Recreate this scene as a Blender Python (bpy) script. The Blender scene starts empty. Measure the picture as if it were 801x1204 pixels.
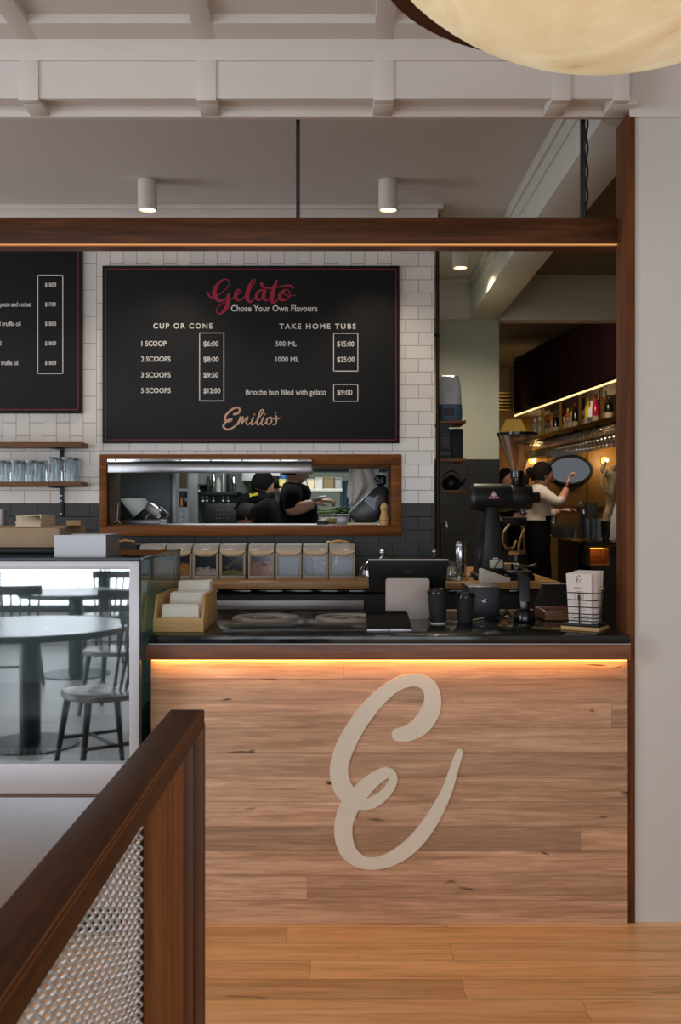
import bpy, bmesh, math, random
from mathutils import Vector, Matrix
random.seed(7)
D = bpy.data
SC = bpy.context.scene
COL = SC.collection
PI = math.pi
R = math.radians

# ------------------------------------------------------------------ camera, world, lights, exposure
EYE = 1.45
F = 1200.0          # focal length in pixels of the 801 x 1204 frame
CX, CY = 400.5, 602.0
cd = D.cameras.new('camera')
cam = D.objects.new('camera', cd)
COL.objects.link(cam)
cam.location = (0, 0, EYE)
cam.rotation_euler = (PI / 2, 0, 0)
cd.sensor_fit = 'VERTICAL'
cd.sensor_height = 36.0
cd.sensor_width = 24.0
cd.lens = 36.0 * F / 1204.0
cd.clip_start = 0.05
cd.dof.use_dof = True
cd.dof.focus_distance = 3.8
cd.dof.aperture_fstop = 7.1
SC.camera = cam

SC.view_settings.view_transform = 'Standard'
SC.view_settings.look = 'None'
SC.view_settings.gamma = 1.0
SC.view_settings.exposure = 0.0
SC.view_settings.use_curve_mapping = False
SC.cycles.max_bounces = 8
SC.cycles.diffuse_bounces = 4
SC.cycles.transparent_max_bounces = 24
SC.cycles.sample_clamp_indirect = 4.0
SC.cycles.caustics_reflective = False
SC.cycles.caustics_refractive = False

w = D.worlds.new('sky')
SC.world = w
w.use_nodes = True
w.node_tree.nodes['Background'].inputs[0].default_value = (0.75, 0.85, 1.0, 1)
w.node_tree.nodes['Background'].inputs[1].default_value = 0.25


def light(name, kind, loc, power, color=(1, 1, 1), size=1.0, size_y=None, rot=(0, 0, 0), spot=None, blend=0.5):
    l = D.lights.new(name, kind)
    l.energy = power
    l.color = color
    if kind == 'AREA':
        l.size = size
        if size_y:
            l.shape = 'RECTANGLE'
            l.size_y = size_y
    else:
        l.shadow_soft_size = size
    if spot:
        l.spot_size = spot
        l.spot_blend = blend
    o = D.objects.new(name, l)
    COL.objects.link(o)
    o.location = loc
    o.rotation_euler = rot
    return o


# daylight through the big shopfront windows behind the camera and an unseen side window on the left
light('daylight', 'AREA', (-0.6, -4.45, 1.7), 205, (0.90, 0.95, 1.0), 6.4, 2.6, (R(90), 0, 0))
light('daylight_side', 'AREA', (-4.45, 0.4, 1.6), 105, (0.92, 0.96, 1.0), 3.4, 2.0, (0, R(-90), 0))
# unseen fill at the left, added to lift the inner ceiling and tiled wall
light('counter_fill', 'AREA', (-4.42, 4.7, 1.5), 62, (0.97, 0.98, 1.0), 1.7, 1.8, (0, R(-100), 0))
# kitchen ceiling panels
light('kitchen_light', 'AREA', (-0.6, 8.0, 2.72), 60, (0.93, 1.0, 0.95), 2.2, 0.8, (0, 0, 0))
# warm fill added out of sight behind the header, brightens woman and statue
light('bar_fill', 'AREA', (1.55, 8.35, 3.2), 34, (1.0, 0.86, 0.68), 0.6, 0.6, (R(38), 0, 0))


# ------------------------------------------------------------------ pixel / metre helpers
def PX(x, d):
    return (x - CX) * d / F


def PZ(y, d):
    return EYE + (CY - y) * d / F


def PT(x, y, d):
    return Vector((PX(x, d), d, PZ(y, d)))


def lin(h):
    h = h.lstrip('#')
    out = []
    for i in (0, 2, 4):
        c = int(h[i:i + 2], 16) / 255
        out.append(c / 12.92 if c <= 0.04045 else ((c + 0.055) / 1.055) ** 2.4)
    return (*out, 1.0)


# ------------------------------------------------------------------ materials
class NT:
    def __init__(s, name):
        s.m = D.materials.new(name)
        s.m.use_nodes = True
        s.t = s.m.node_tree
        s.b = s.t.nodes['Principled BSDF']
        s.out = s.t.nodes['Material Output']

    def n(s, t, **k):
        x = s.t.nodes.new(t)
        for a, v in k.items():
            setattr(x, a, v)
        return x

    def l(s, a, b):
        s.t.links.new(a, b)

    def math(s, op, a, b=None, c=None):
        x = s.n('ShaderNodeMath', operation=op)
        for i, v in enumerate((a, b, c)):
            if v is None:
                continue
            if isinstance(v, (int, float)):
                x.inputs[i].default_value = v
            else:
                s.l(v, x.inputs[i])
        return x.outputs[0]

    def coord(s):
        return s.n('ShaderNodeTexCoord').outputs['Object']

    def mapping(s, vec, scale=(1, 1, 1), loc=(0, 0, 0), rot=(0, 0, 0)):
        x = s.n('ShaderNodeMapping')
        x.inputs['Scale'].default_value = scale
        x.inputs['Location'].default_value = loc
        x.inputs['Rotation'].default_value = rot
        s.l(vec, x.inputs['Vector'])
        return x.outputs[0]

    def noise(s, vec, scale, detail=3, rough=0.55, dist=0.0):
        x = s.n('ShaderNodeTexNoise')
        x.inputs['Scale'].default_value = scale
        x.inputs['Detail'].default_value = detail
        x.inputs['Roughness'].default_value = rough
        x.inputs['Distortion'].default_value = dist
        s.l(vec, x.inputs['Vector'])
        return x.outputs['Fac']

    def ramp(s, fac, stops):
        x = s.n('ShaderNodeValToRGB')
        e = x.color_ramp.elements
        while len(e) < len(stops):
            e.new(0.5)
        for i, (p, c) in enumerate(stops):
            e[i].position = p
            e[i].color = c if not isinstance(c, str) else lin(c)
        s.l(fac, x.inputs[0])
        return x.outputs[0]

    def mix(s, fac, a, b, mode='MIX'):
        x = s.n('ShaderNodeMix', data_type='RGBA', blend_type=mode)
        for sock, v in ((x.inputs[0], fac), (x.inputs[6], a), (x.inputs[7], b)):
            if isinstance(v, (int, float)):
                sock.default_value = v
            elif isinstance(v, (tuple, list)):
                sock.default_value = v
            elif isinstance(v, str):
                sock.default_value = lin(v)
            else:
                s.l(v, sock)
        return x.outputs[2]

    def bump(s, h, strength=0.3, dist=0.002):
        x = s.n('ShaderNodeBump')
        x.inputs['Strength'].default_value = strength
        x.inputs['Distance'].default_value = dist
        s.l(h, x.inputs['Height'])
        s.l(x.outputs[0], s.b.inputs['Normal'])


def plain(name, col, rough=0.6, metal=0.0, var=0.06, scale=14.0, spec=0.5, bump=0.0):
    """procedural principled material with slight colour and gloss mottling"""
    t = NT(name)
    c = lin(col)
    co = t.coord()
    nz = t.noise(co, scale, 4)
    a = tuple(x * (1 - var) for x in c[:3]) + (1,)
    b = tuple(min(1, x * (1 + var)) for x in c[:3]) + (1,)
    t.l(t.ramp(nz, [(0.3, a), (0.7, b)]), t.b.inputs['Base Color'])
    t.l(t.math('MULTIPLY_ADD', nz, 0.12, rough - 0.06), t.b.inputs['Roughness'])
    t.b.inputs['Metallic'].default_value = metal
    t.b.inputs['Specular IOR Level'].default_value = spec
    if bump:
        t.bump(t.noise(co, scale * 8, 3), bump, 0.001)
    return t.m


def wood(name, dark, mid, light_, axis='X', rough=0.45, scale=1.0, knots=0.0, plank=None, seam=0.0, tint=0.25, spec=0.4, streak=0.0):
    """wood with grain along `axis`; plank=(u axis, v axis, length, width) varies board by board"""
    t = NT(name)
    co = t.coord()
    sx = {'X': (0.9, 14, 14), 'Y': (14, 0.9, 14), 'Z': (14, 14, 0.9)}[axis]
    vec = co
    rnd = None
    if plank:
        u, v, L, W = plank
        sep = t.n('ShaderNodeSeparateXYZ')
        t.l(co, sep.inputs[0])
        row = t.math('FLOOR', t.math('DIVIDE', sep.outputs[v], W))
        wn = t.n('ShaderNodeTexWhiteNoise', noise_dimensions='1D')
        t.l(row, wn.inputs['W'])
        uu = t.math('ADD', t.math('DIVIDE', sep.outputs[u], L), t.math('MULTIPLY', wn.outputs['Value'], 7.31))
        colm = t.math('FLOOR', uu)
        cmb = t.n('ShaderNodeCombineXYZ')
        t.l(row, cmb.inputs[0])
        t.l(colm, cmb.inputs[1])
        w2 = t.n('ShaderNodeTexWhiteNoise', noise_dimensions='2D')
        t.l(cmb.outputs[0], w2.inputs['Vector'])
        rnd = w2.outputs['Value']
        off = t.n('ShaderNodeVectorMath', operation='SCALE')
        t.l(w2.outputs['Color'], off.inputs[0])
        off.inputs['Scale'].default_value = 9.0
        ad = t.n('ShaderNodeVectorMath', operation='ADD')
        t.l(co, ad.inputs[0])
        t.l(off.outputs[0], ad.inputs[1])
        vec = ad.outputs[0]
    mp = t.mapping(vec, tuple(a * scale for a in sx))
    g1 = t.noise(mp, 1.6, 6, 0.6, 0.9)
    g2 = t.noise(mp, 9.0, 4, 0.6, 0.2)
    g = t.math('ADD', t.math('MULTIPLY', g1, 0.7), t.math('MULTIPLY', g2, 0.3))
    c = t.ramp(g, [(0.30, dark), (0.50, mid), (0.70, light_)])
    if rnd is not None:
        tv = t.math('MULTIPLY_ADD', rnd, tint * 2, 1 - tint)
        cc = t.n('ShaderNodeCombineXYZ')
        t.l(tv, cc.inputs[0])
        t.l(t.math('MULTIPLY_ADD', tv, 0.96, 0.03), cc.inputs[1])
        t.l(t.math('MULTIPLY_ADD', tv, 0.92, 0.06), cc.inputs[2])
        c = t.mix(1.0, c, cc.outputs[0], 'MULTIPLY')
    if streak:
        ms = t.mapping(vec, {'X': (2.2, 120, 120), 'Y': (120, 2.2, 120), 'Z': (120, 120, 2.2)}[axis])
        st = t.noise(ms, 1.0, 3, 0.6, 0.3)
        stc = t.ramp(st, [(0.53, (0, 0, 0, 1)), (0.70, (1, 1, 1, 1))])
        c = t.mix(t.math('MULTIPLY', stc, streak), c, dark)
    if knots:
        mk = t.mapping(vec, tuple(a * scale * 0.62 for a in {'X': (6.5, 30, 30), 'Y': (30, 6.5, 30), 'Z': (30, 30, 6.5)}[axis]))
        k = t.noise(mk, 1.0, 2, 0.5, 0.6)
        kk = t.ramp(k, [(0.690, (0, 0, 0, 1)), (0.745, (1, 1, 1, 1))])
        c = t.mix(t.math('MULTIPLY', kk, knots), c, '#2a1a12')
    if plank and seam:
        fr = t.math('FRACT', t.math('DIVIDE', sep.outputs[v], W))
        e = t.math('MINIMUM', fr, t.math('SUBTRACT', 1.0, fr))
        m1 = t.math('LESS_THAN', e, 0.0016 / W)
        fu = t.math('FRACT', uu)
        e2 = t.math('MINIMUM', fu, t.math('SUBTRACT', 1.0, fu))
        m2 = t.math('LESS_THAN', e2, 0.0012 / L)
        m = t.math('MAXIMUM', m1, m2)
        c = t.mix(t.math('MULTIPLY', m, seam), c, '#3a2416')
    t.l(c, t.b.inputs['Base Color'])
    t.l(t.math('MULTIPLY_ADD', g, 0.2, rough - 0.1), t.b.inputs['Roughness'])
    t.b.inputs['Specular IOR Level'].default_value = spec
    t.bump(g2, 0.08, 0.001)
    return t.m


def tiles(name, col, grout, w, h, swap=False, rough=0.18, x0=0.0, z0=0.0, var=0.04):
    """running-bond wall tiles in the XZ plane; swap stands them upright"""
    t = NT(name)
    co = t.coord()
    sep = t.n('ShaderNodeSeparateXYZ')
    t.l(co, sep.inputs[0])
    cmb = t.n('ShaderNodeCombineXYZ')
    a = t.math('SUBTRACT', sep.outputs[0], x0)
    b = t.math('SUBTRACT', sep.outputs[2], z0)
    t.l(b if swap else a, cmb.inputs[0])
    t.l(a if swap else b, cmb.inputs[1])
    br = t.n('ShaderNodeTexBrick')
    br.offset = 0.5
    br.inputs['Scale'].default_value = 1.0
    br.inputs['Brick Width'].default_value = w
    br.inputs['Row Height'].default_value = h
    br.inputs['Mortar Size'].default_value = 0.0016
    br.inputs['Mortar Smooth'].default_value = 0.1
    c = lin(col)
    br.inputs['Color1'].default_value = tuple(x * (1 - var) for x in c[:3]) + (1,)
    br.inputs['Color2'].default_value = tuple(min(1, x * (1 + var)) for x in c[:3]) + (1,)
    br.inputs['Mortar'].default_value = lin(grout)
    t.l(cmb.outputs[0], br.inputs['Vector'])
    t.l(br.outputs['Color'], t.b.inputs['Base Color'])
    t.l(t.math('MULTIPLY_ADD', br.outputs['Fac'], 0.5, rough), t.b.inputs['Roughness'])
    wob = t.noise(co, 9.0, 2)
    t.bump(t.math('SUBTRACT', t.math('MULTIPLY', wob, 0.5), br.outputs['Fac']), 0.35, 0.002)
    return t.m


def emit(name, col, strength):
    t = NT(name)
    c = lin(col)
    nz = t.noise(t.coord(), 6.0, 2)
    a = tuple(x * 0.92 for x in c[:3]) + (1,)
    col_ = t.ramp(nz, [(0.3, a), (0.7, c)])
    t.b.inputs['Base Color'].default_value = (0.02, 0.02, 0.02, 1)
    t.l(col_, t.b.inputs['Emission Color'])
    t.b.inputs['Emission Strength'].default_value = strength
    return t.m


def glass(name, tint='#e8f0ee', refl=0.12, rough=0.02, alpha_tint=1.0):
    """thin sheet glass: transparent mixed with a mirror reflection"""
    t = NT(name)
    t.t.nodes.remove(t.b)
    tr = t.n('ShaderNodeBsdfTransparent')
    tr.inputs[0].default_value = lin(tint)
    gl = t.n('ShaderNodeBsdfGlossy')
    gl.inputs['Roughness'].default_value = rough
    gl.inputs[0].default_value = (0.95, 0.97, 1.0, 1)
    fr = t.n('ShaderNodeLayerWeight')
    fr.inputs[0].default_value = 0.25
    nz = t.noise(t.coord(), 3.0, 2)
    f = t.math('ADD', t.math('MULTIPLY', fr.outputs['Facing'], 0.5), t.math('MULTIPLY_ADD', nz, 0.02, refl - 0.01))
    mx = t.n('ShaderNodeMixShader')
    t.l(f, mx.inputs[0])
    t.l(tr.outputs[0], mx.inputs[1])
    t.l(gl.outputs[0], mx.inputs[2])
    t.l(mx.outputs[0], t.out.inputs['Surface'])
    return t.m


M = {}
M['white_paint'] = plain('white_paint', '#d9d3cf', 0.55, var=0.015, scale=5)
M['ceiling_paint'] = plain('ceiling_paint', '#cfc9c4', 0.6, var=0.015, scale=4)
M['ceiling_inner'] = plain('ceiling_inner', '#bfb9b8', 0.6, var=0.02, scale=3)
M['wall_paint'] = plain('wall_paint', '#d3d2d0', 0.6, var=0.015, scale=4)
M['sage'] = plain('sage', '#a3a9a0', 0.6, var=0.02, scale=4)
M['beam_paint'] = plain('beam_paint', '#c2c1bb', 0.55, var=0.02, scale=4)
M['dark_ceiling'] = plain('dark_ceiling', '#6a6350', 0.7, var=0.04, scale=4)
M['gantry_wood'] = wood('gantry_wood', '#2a150c', '#4c2c17', '#6b4123', 'X', 0.45, 1.0, spec=0.2)
M['jamb_wood'] = wood('jamb_wood', '#3d2113', '#643a1f', '#7d4c29', 'Z', 0.5, 1.0, spec=0.2)
M['edge_wood'] = wood('edge_wood', '#4d2f20', '#7c5039', '#96654a', 'X', 0.42, 1.0)
M['panel_wood'] = wood('panel_wood', '#8c6a50', '#bc967a', '#dcb89a', 'X', 0.5, 1.25, 0.95, (0, 2, 3.4, 0.0865), 0.32, 0.27, streak=0.55)
M['floor_wood'] = wood('floor_wood', '#c59058', '#f4bd82', '#fdd8a8', 'X', 0.32, 0.7, 0.5, (0, 1, 1.9, 0.132), 0.45, 0.15, 0.5, streak=0.25)
M['floor_stone'] = plain('floor_stone', '#b4b4b2', 0.4, var=0.05, scale=2)
M['rail_wood'] = wood('rail_wood', '#2a170c', '#4a2b17', '#663f22', 'Y', 0.62, 1.0, spec=0.15)
M['post_wood'] = wood('post_wood', '#5a3319', '#8a5630', '#a06a3e', 'Z', 0.6, 1.0, spec=0.15)
M['post_dark'] = wood('post_dark', '#2c1712', '#472720', '#58332a', 'Z', 0.5, 1.0)
M['frame_wood'] = wood('frame_wood', '#4a280f', '#7a481e', '#925a28', 'X', 0.5, 1.0, spec=0.2)
M['shelf_wood'] = wood('shelf_wood', '#40230f', '#68401f', '#86572d', 'X', 0.45, 1.0)
M['bench_wood'] = wood('bench_wood', '#7d5a33', '#a37b4a', '#ba9260', 'X', 0.35, 1.0)
M['bamboo'] = wood('bamboo', '#b08650', '#cba26b', '#d8b47e', 'X', 0.5, 0.8)
M['pale_wood'] = wood('pale_wood', '#b78d58', '#d0a871', '#dfbc89', 'X', 0.5, 1.0)
M['tile_h'] = tiles('tile_h', '#dedad6', '#8d8078', 0.1495, 0.0748, False, 0.16, PX(446, 5.8), PZ(592, 5.8))
M['tile_v'] = tiles('tile_v', '#dedad6', '#8d8078', 0.151, 0.0762, True, 0.16, PX(97.8, 5.8), PZ(356.5, 5.8))
M['tile_dark'] = tiles('tile_dark', '#181c20', '#090b0c', 0.1495, 0.0748, False, 0.45, PX(446, 5.8), PZ(592, 5.8), 0.12)
M['black_stone'] = plain('black_stone', '#1a1b1d', 0.16, var=0.25, scale=7)
M['black_stone_edge'] = plain('black_stone_edge', '#20252b', 0.3, var=0.2, scale=9)
M['black'] = plain('black', '#0e0e0f', 0.5, var=0.15)
M['black_gloss'] = plain('black_gloss', '#0b0c0e', 0.12, var=0.1)
M['black_matt'] = plain('black_matt', '#1a1a1b', 0.75, var=0.1)
M['black_metal'] = plain('black_metal', '#191b1d', 0.42, 0.5, var=0.12)
M['slate_blue'] = plain('slate_blue', '#181e25', 0.45, 0.2, var=0.1)
M['sign_black'] = plain('sign_black', '#151618', 0.55, var=0.05, scale=3, spec=0.25)
M['sign_white'] = plain('sign_white', '#e2dfdb', 0.6)
M['sign_tan'] = plain('sign_tan', '#c79f88', 0.6)
M['sign_red'] = plain('sign_red', '#a01236', 0.6)
M['sign_line'] = plain('sign_line', '#7d1d33', 0.6)
M['logo_tan'] = plain('logo_tan', '#e2d9c8', 0.5, var=0.02)
M['steel'] = plain('steel', '#97989c', 0.24, 1.0, var=0.05, scale=5)
M['steel_dull'] = plain('steel_dull', '#a9a9ad', 0.45, 0.9, var=0.06, scale=5)
M['chrome'] = plain('chrome', '#b4b6ba', 0.1, 1.0, var=0.03)
M['brass'] = plain('brass', '#a8843f', 0.3, 1.0, var=0.06)
M['copper'] = plain('copper', '#8a5a40', 0.35, 0.9, var=0.06)
M['case_steel'] = plain('case_steel', '#c9c9d0', 0.42, 0.25, var=0.03, scale=4)
M['case_base'] = plain('case_base', '#a6a6aa', 0.38, 0.6, var=0.05, scale=3)
M['case_trim'] = plain('case_trim', '#6b4a3f', 0.5)
M['case_dark'] = plain('case_dark', '#26313a', 0.3, 0.2, var=0.08)
M['case_liner'] = plain('case_liner', '#a9b1b5', 0.6, var=0.05, scale=3)
M['case_glass'] = glass('case_glass', '#d6e0e0', 0.40)
M['side_glass'] = glass('side_glass', '#b6ccbe', 0.06)
M['top_glass'] = glass('top_glass', '#5c6a68', 0.22)
M['clear'] = glass('clear', '#e6ecec', 0.07)
M['tumbler_glass'] = glass('tumbler_glass', '#e9eef0', 0.06, 0.04)
M['bin_frame'] = plain('bin_frame', '#a89f92', 0.5)
M['bin_lip'] = plain('bin_lip', '#cdb895', 0.4)
M['bin_clear'] = glass('bin_clear', '#f2f5f8', 0.035, 0.15)
M['bin_lid'] = plain('bin_lid', '#a3a1a1', 0.3, var=0.15, scale=25)
M['paper'] = plain('paper', '#f2ede6', 0.8, var=0.03)
M['paper_cream'] = plain('paper_cream', '#dccbb0', 0.8, var=0.04)
M['kraft'] = plain('kraft', '#b19a7d', 0.8, var=0.1, scale=8)
M['menu_card'] = plain('menu_card', '#ded2cc', 0.7, var=0.02)
M['menu_ink'] = plain('menu_ink', '#4a2e28', 0.7)
M['menu_grey'] = plain('menu_grey', '#7e7470', 0.7)
M['plinth_white'] = plain('plinth_white', '#b8aba4', 0.5, var=0.02)
M['eftpos_white'] = plain('eftpos_white', '#d6d0c8', 0.4)
M['warm_led'] = emit('warm_led', '#ffae50', 13.0)
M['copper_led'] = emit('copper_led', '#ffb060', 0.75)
M['cool_led'] = emit('cool_led', '#f2f6ff', 6.0)
M['lamp_warm'] = emit('lamp_warm', '#ffdfae', 5.0)
M['bulb'] = emit('bulb', '#ffd9a0', 4.0)
M['gantry_led'] = emit('gantry_led', '#ffdb9a', 1.6)
M['green_led'] = emit('green_led', '#40ff70', 1.5)
M['orange_panel'] = emit('orange_panel', '#c87820', 0.4)
M['skin'] = plain('skin', '#c58f78', 0.55, var=0.05)
M['hair_dark'] = plain('hair_dark', '#15100e', 0.75, var=0.2, scale=40, spec=0.15)
M['shirt_white'] = plain('shirt_white', '#d9cfc6', 0.8, var=0.05)
M['cloth_black'] = plain('cloth_black', '#09090a', 0.9, var=0.15, spec=0.08)
M['yellow_ink'] = plain('yellow_ink', '#b9a51e', 0.7)
M['ochre'] = plain('ochre', '#8a6630', 0.5, var=0.06, scale=3)
M['curtain'] = plain('curtain', '#150506', 0.95, var=0.25, scale=20, spec=0.1)
M['statue'] = plain('statue', '#9a8666', 0.55, 0.1, var=0.2, scale=20)
M['mirror'] = plain('mirror', '#c5c2bd', 0.03, 1.0, var=0.02)
M['kitchen_wall'] = plain('kitchen_wall', '#9aa39c', 0.45, var=0.04, scale=3)
M['celery'] = plain('celery', '#6f9140', 0.6, var=0.2, scale=30)
M['celery_leaf'] = plain('celery_leaf', '#3b6a24', 0.6, var=0.25, scale=40)
M['yellow_food'] = plain('yellow_food', '#d8c774', 0.6, var=0.1, scale=40)
M['blue_plastic'] = plain('blue_plastic', '#4b7194', 0.4)
M['tan_box'] = plain('tan_box', '#8a7355', 0.6)
M['cloth_white'] = plain('cloth_white', '#cfcac2', 0.8, var=0.05)
M['wire'] = plain('wire', '#bdb9b7', 0.4, 0.4, var=0.05)
M['table_top'] = plain('table_top', '#8e9193', 0.25, var=0.05)
M['chair_wood'] = wood('chair_wood', '#171413', '#2b2623', '#3c3531', 'Y', 0.35, 1.0)
M['chair_seat'] = wood('chair_seat', '#4a4540', '#7a736c', '#938c84', 'Y', 0.25, 1.0)
M['bag_silver'] = plain('bag_silver', '#c9cbd0', 0.35, 0.2, var=0.08)
M['bag_blue'] = plain('bag_blue', '#3f6079', 0.5)
M['cereal'] = plain('cereal', '#e8ac58', 0.7, var=0.25, scale=60)
M['nut'] = plain('nut', '#cf8f78', 0.7, var=0.25, scale=60)
M['mallow'] = plain('mallow', '#ebe2d6', 0.7, var=0.1, scale=60)
M['green_crumb'] = plain('green_crumb', '#8f8347', 0.8, var=0.2, scale=60)
M['choc'] = plain('choc', '#4e322c', 0.7, var=0.2, scale=60)
M['powder_grey'] = plain('powder_grey', '#59626e', 0.8, var=0.1, scale=20)
M['slicer_grey'] = plain('slicer_grey', '#2f373b', 0.5, 0.0, var=0.06)
M['blue_bright'] = plain('blue_bright', '#2c5fae', 0.4)
M['bag_black'] = plain('bag_black', '#10141b', 0.3, var=0.2)
M['bag_print'] = plain('bag_print', '#8a93a6', 0.5)
M['bar_black'] = plain('bar_black', '#161412', 0.12, var=0.2)
M['well_steel'] = plain('well_steel', '#b5b3b0', 0.3, 0.55, var=0.05)
M['stem_glass'] = glass('stem_glass', '#eef0ee', 0.30, 0.08)
M['niche_led'] = emit('niche_led', '#ff9a30', 5.0)
M['worn_highlight_wood'] = wood('worn_highlight_wood', '#5a3010', '#8a5019', '#9c6226', 'Y', 0.6, 1.0, spec=0.15)
M['bin_back'] = plain('bin_back', '#5d6874', 0.35, var=0.15, scale=12)
M['grinder_paint'] = plain('grinder_paint', '#1d2124', 0.42, 0.2, var=0.1)
M['hopper_glass'] = glass('hopper_glass', '#ddd2bc', 0.24, 0.22)
M['sign_line_bright'] = plain('sign_line_bright', '#b3263a', 0.5)
M['pole_metal'] = plain('pole_metal', '#4a3426', 0.4, 0.5, var=0.12)
M['packet_grey'] = plain('packet_grey', '#3b3b3d', 0.7)
M['tumbler_base'] = plain('tumbler_base', '#9a9da0', 0.15, var=0.2, scale=30)
M['tablet_glass'] = plain('tablet_glass', '#090a0c', 0.8, var=0.1, spec=0.08)
M['lamp_shade'] = emit('lamp_shade', '#c99a45', 0.35)


# ------------------------------------------------------------------ mesh helpers
class MB:
    """collects shapes given in world (or local) coordinates and links them as ONE mesh object with origin o"""
    def __init__(s, o=(0, 0, 0)):
        s.bm = bmesh.new()
        s.o = Vector(o)

    def _v(s, p):
        return s.bm.verts.new(Vector(p) - s.o)

    def faces(s, verts, faces, mi=0):
        vs = [s._v(v) for v in verts]
        out = []
        for f in faces:
            try:
                ff = s.bm.faces.new([vs[i] for i in f])
                ff.material_index = mi
                out.append(ff)
            except ValueError:
                pass
        return vs, out

    def box(s, x0, x1, y0, y1, z0, z1, bev=0.0, mx=None, seg=2):
        c = [(x0, y0, z0), (x1, y0, z0), (x1, y1, z0), (x0, y1, z0), (x0, y0, z1), (x1, y0, z1), (x1, y1, z1), (x0, y1, z1)]
        if mx is not None:
            c = [mx @ Vector(p) for p in c]
        vs, fs = s.faces(c, [(0, 3, 2, 1), (4, 5, 6, 7), (0, 1, 5, 4), (1, 2, 6, 5), (2, 3, 7, 6), (3, 0, 4, 7)])
        if bev:
            ed = list({e for f in fs for e in f.edges})
            bmesh.ops.bevel(s.bm, geom=ed, offset=bev, segments=seg, affect='EDGES', profile=0.5)
        return s

    def hexa(s, c, bev=0.0):
        """8 free corners: bottom ring then top ring"""
        vs, fs = s.faces(c, [(0, 3, 2, 1), (4, 5, 6, 7), (0, 1, 5, 4), (1, 2, 6, 5), (2, 3, 7, 6), (3, 0, 4, 7)])
        if bev:
            ed = list({e for f in fs for e in f.edges})
            bmesh.ops.bevel(s.bm, geom=ed, offset=bev, segments=2, affect='EDGES', profile=0.5)
        return s

    def tube(s, pts, r, n=8, closed=False):
        pts = [Vector(p) for p in pts]
        m = len(pts)
        rr = r if isinstance(r, (list, tuple)) else [r] * m
        rings = []
        nrm = None
        for i, p in enumerate(pts):
            if closed:
                t = pts[(i + 1) % m] - pts[i - 1]
            else:
                t = pts[min(i + 1, m - 1)] - pts[max(i - 1, 0)]
            if t.length < 1e-9:
                t = Vector((0, 0, 1))
            t.normalize()
            if nrm is None:
                a = Vector((0, 0, 1)) if abs(t.z) < 0.9 else Vector((1, 0, 0))
                nrm = t.cross(a).normalized()
            nrm = (nrm - t * nrm.dot(t))
            if nrm.length < 1e-6:
                nrm = t.orthogonal()
            nrm.normalize()
            b = t.cross(nrm)
            rings.append([s._v(p + (nrm * math.cos(2 * PI * k / n) + b * math.sin(2 * PI * k / n)) * rr[i]) for k in range(n)])
        last = m if closed else m - 1
        for i in range(last):
            A, B = rings[i], rings[(i + 1) % m]
            for k in range(n):
                s.bm.faces.new((A[k], A[(k + 1) % n], B[(k + 1) % n], B[k]))
        if not closed:
            s.bm.faces.new(rings[0][::-1])
            s.bm.faces.new(rings[-1])
        return s

    def lathe(s, prof, c=(0, 0, 0), n=28, axis='Z', flute=0.0, nfl=0):
        c = Vector(c)
        rings = []
        for (r, h) in prof:
            ring = []
            for k in range(n):
                a = 2 * PI * k / n
                q = r * (1 + flute * (math.cos(nfl * a))) if nfl else r
                u, v = q * math.cos(a), q * math.sin(a)
                p = {'Z': (u, v, h), 'X': (h, u, v), 'Y': (u, h, v)}[axis]
                ring.append(s._v(c + Vector(p)))
            rings.append(ring)
        flip = axis == 'Y'
        for i in range(len(rings) - 1):
            A, B = rings[i], rings[i + 1]
            for k in range(n):
                f = (A[k], A[(k + 1) % n], B[(k + 1) % n], B[k])
                s.bm.faces.new(f[::-1] if flip else f)
        for ring, rev in ((rings[0], True), (rings[-1], False)):
            try:
                s.bm.faces.new(ring[::-1] if rev != flip else ring)
            except ValueError:
                pass
        return s

    def prism(s, poly, axis, a0, a1, bev=0.0):
        def p3(q, a):
            return {'Y': (q[0], a, q[1]), 'X': (a, q[0], q[1]), 'Z': (q[0], q[1], a)}[axis]
        n = len(poly)
        vs = [p3(q, a0) for q in poly] + [p3(q, a1) for q in poly]
        fs = [tuple(range(n))[::-1], tuple(range(n, 2 * n))] + [(i, (i + 1) % n, n + (i + 1) % n, n + i) for i in range(n)]
        v, f = s.faces(vs, fs)
        if bev:
            ed = list({e for q in f for e in q.edges})
            bmesh.ops.bevel(s.bm, geom=ed, offset=bev, segments=2, affect='EDGES', profile=0.5)
        return s

    def ball(s, c, r, n=14, m=8):
        if isinstance(r, (int, float)):
            r = (r, r, r)
        mx = Matrix.Translation(Vector(c) - s.o) @ Matrix.Diagonal((r[0], r[1], r[2], 1))
        bmesh.ops.create_uvsphere(s.bm, u_segments=n, v_segments=m, radius=1.0, matrix=mx)
        return s

    def stroke(s, pts, fn, y0, y1, sub=6, cap=True):
        """brush stroke: pts (u, v, width); fn maps (u, v) to (x, z); slab between depths y0 (front) and y1"""
        P = [Vector(p) for p in pts]
        dense = []
        for i in range(len(P) - 1):
            p0, p1, p2, p3 = P[max(i - 1, 0)], P[i], P[i + 1], P[min(i + 2, len(P) - 1)]
            for k in range(sub):
                t = k / sub
                dense.append(0.5 * ((2 * p1) + (p2 - p0) * t + (2 * p0 - 5 * p1 + 4 * p2 - p3) * t * t + (3 * p1 - p0 - 3 * p2 + p3) * t ** 3))
        dense.append(P[-1])
        L, Rr = [], []
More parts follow.
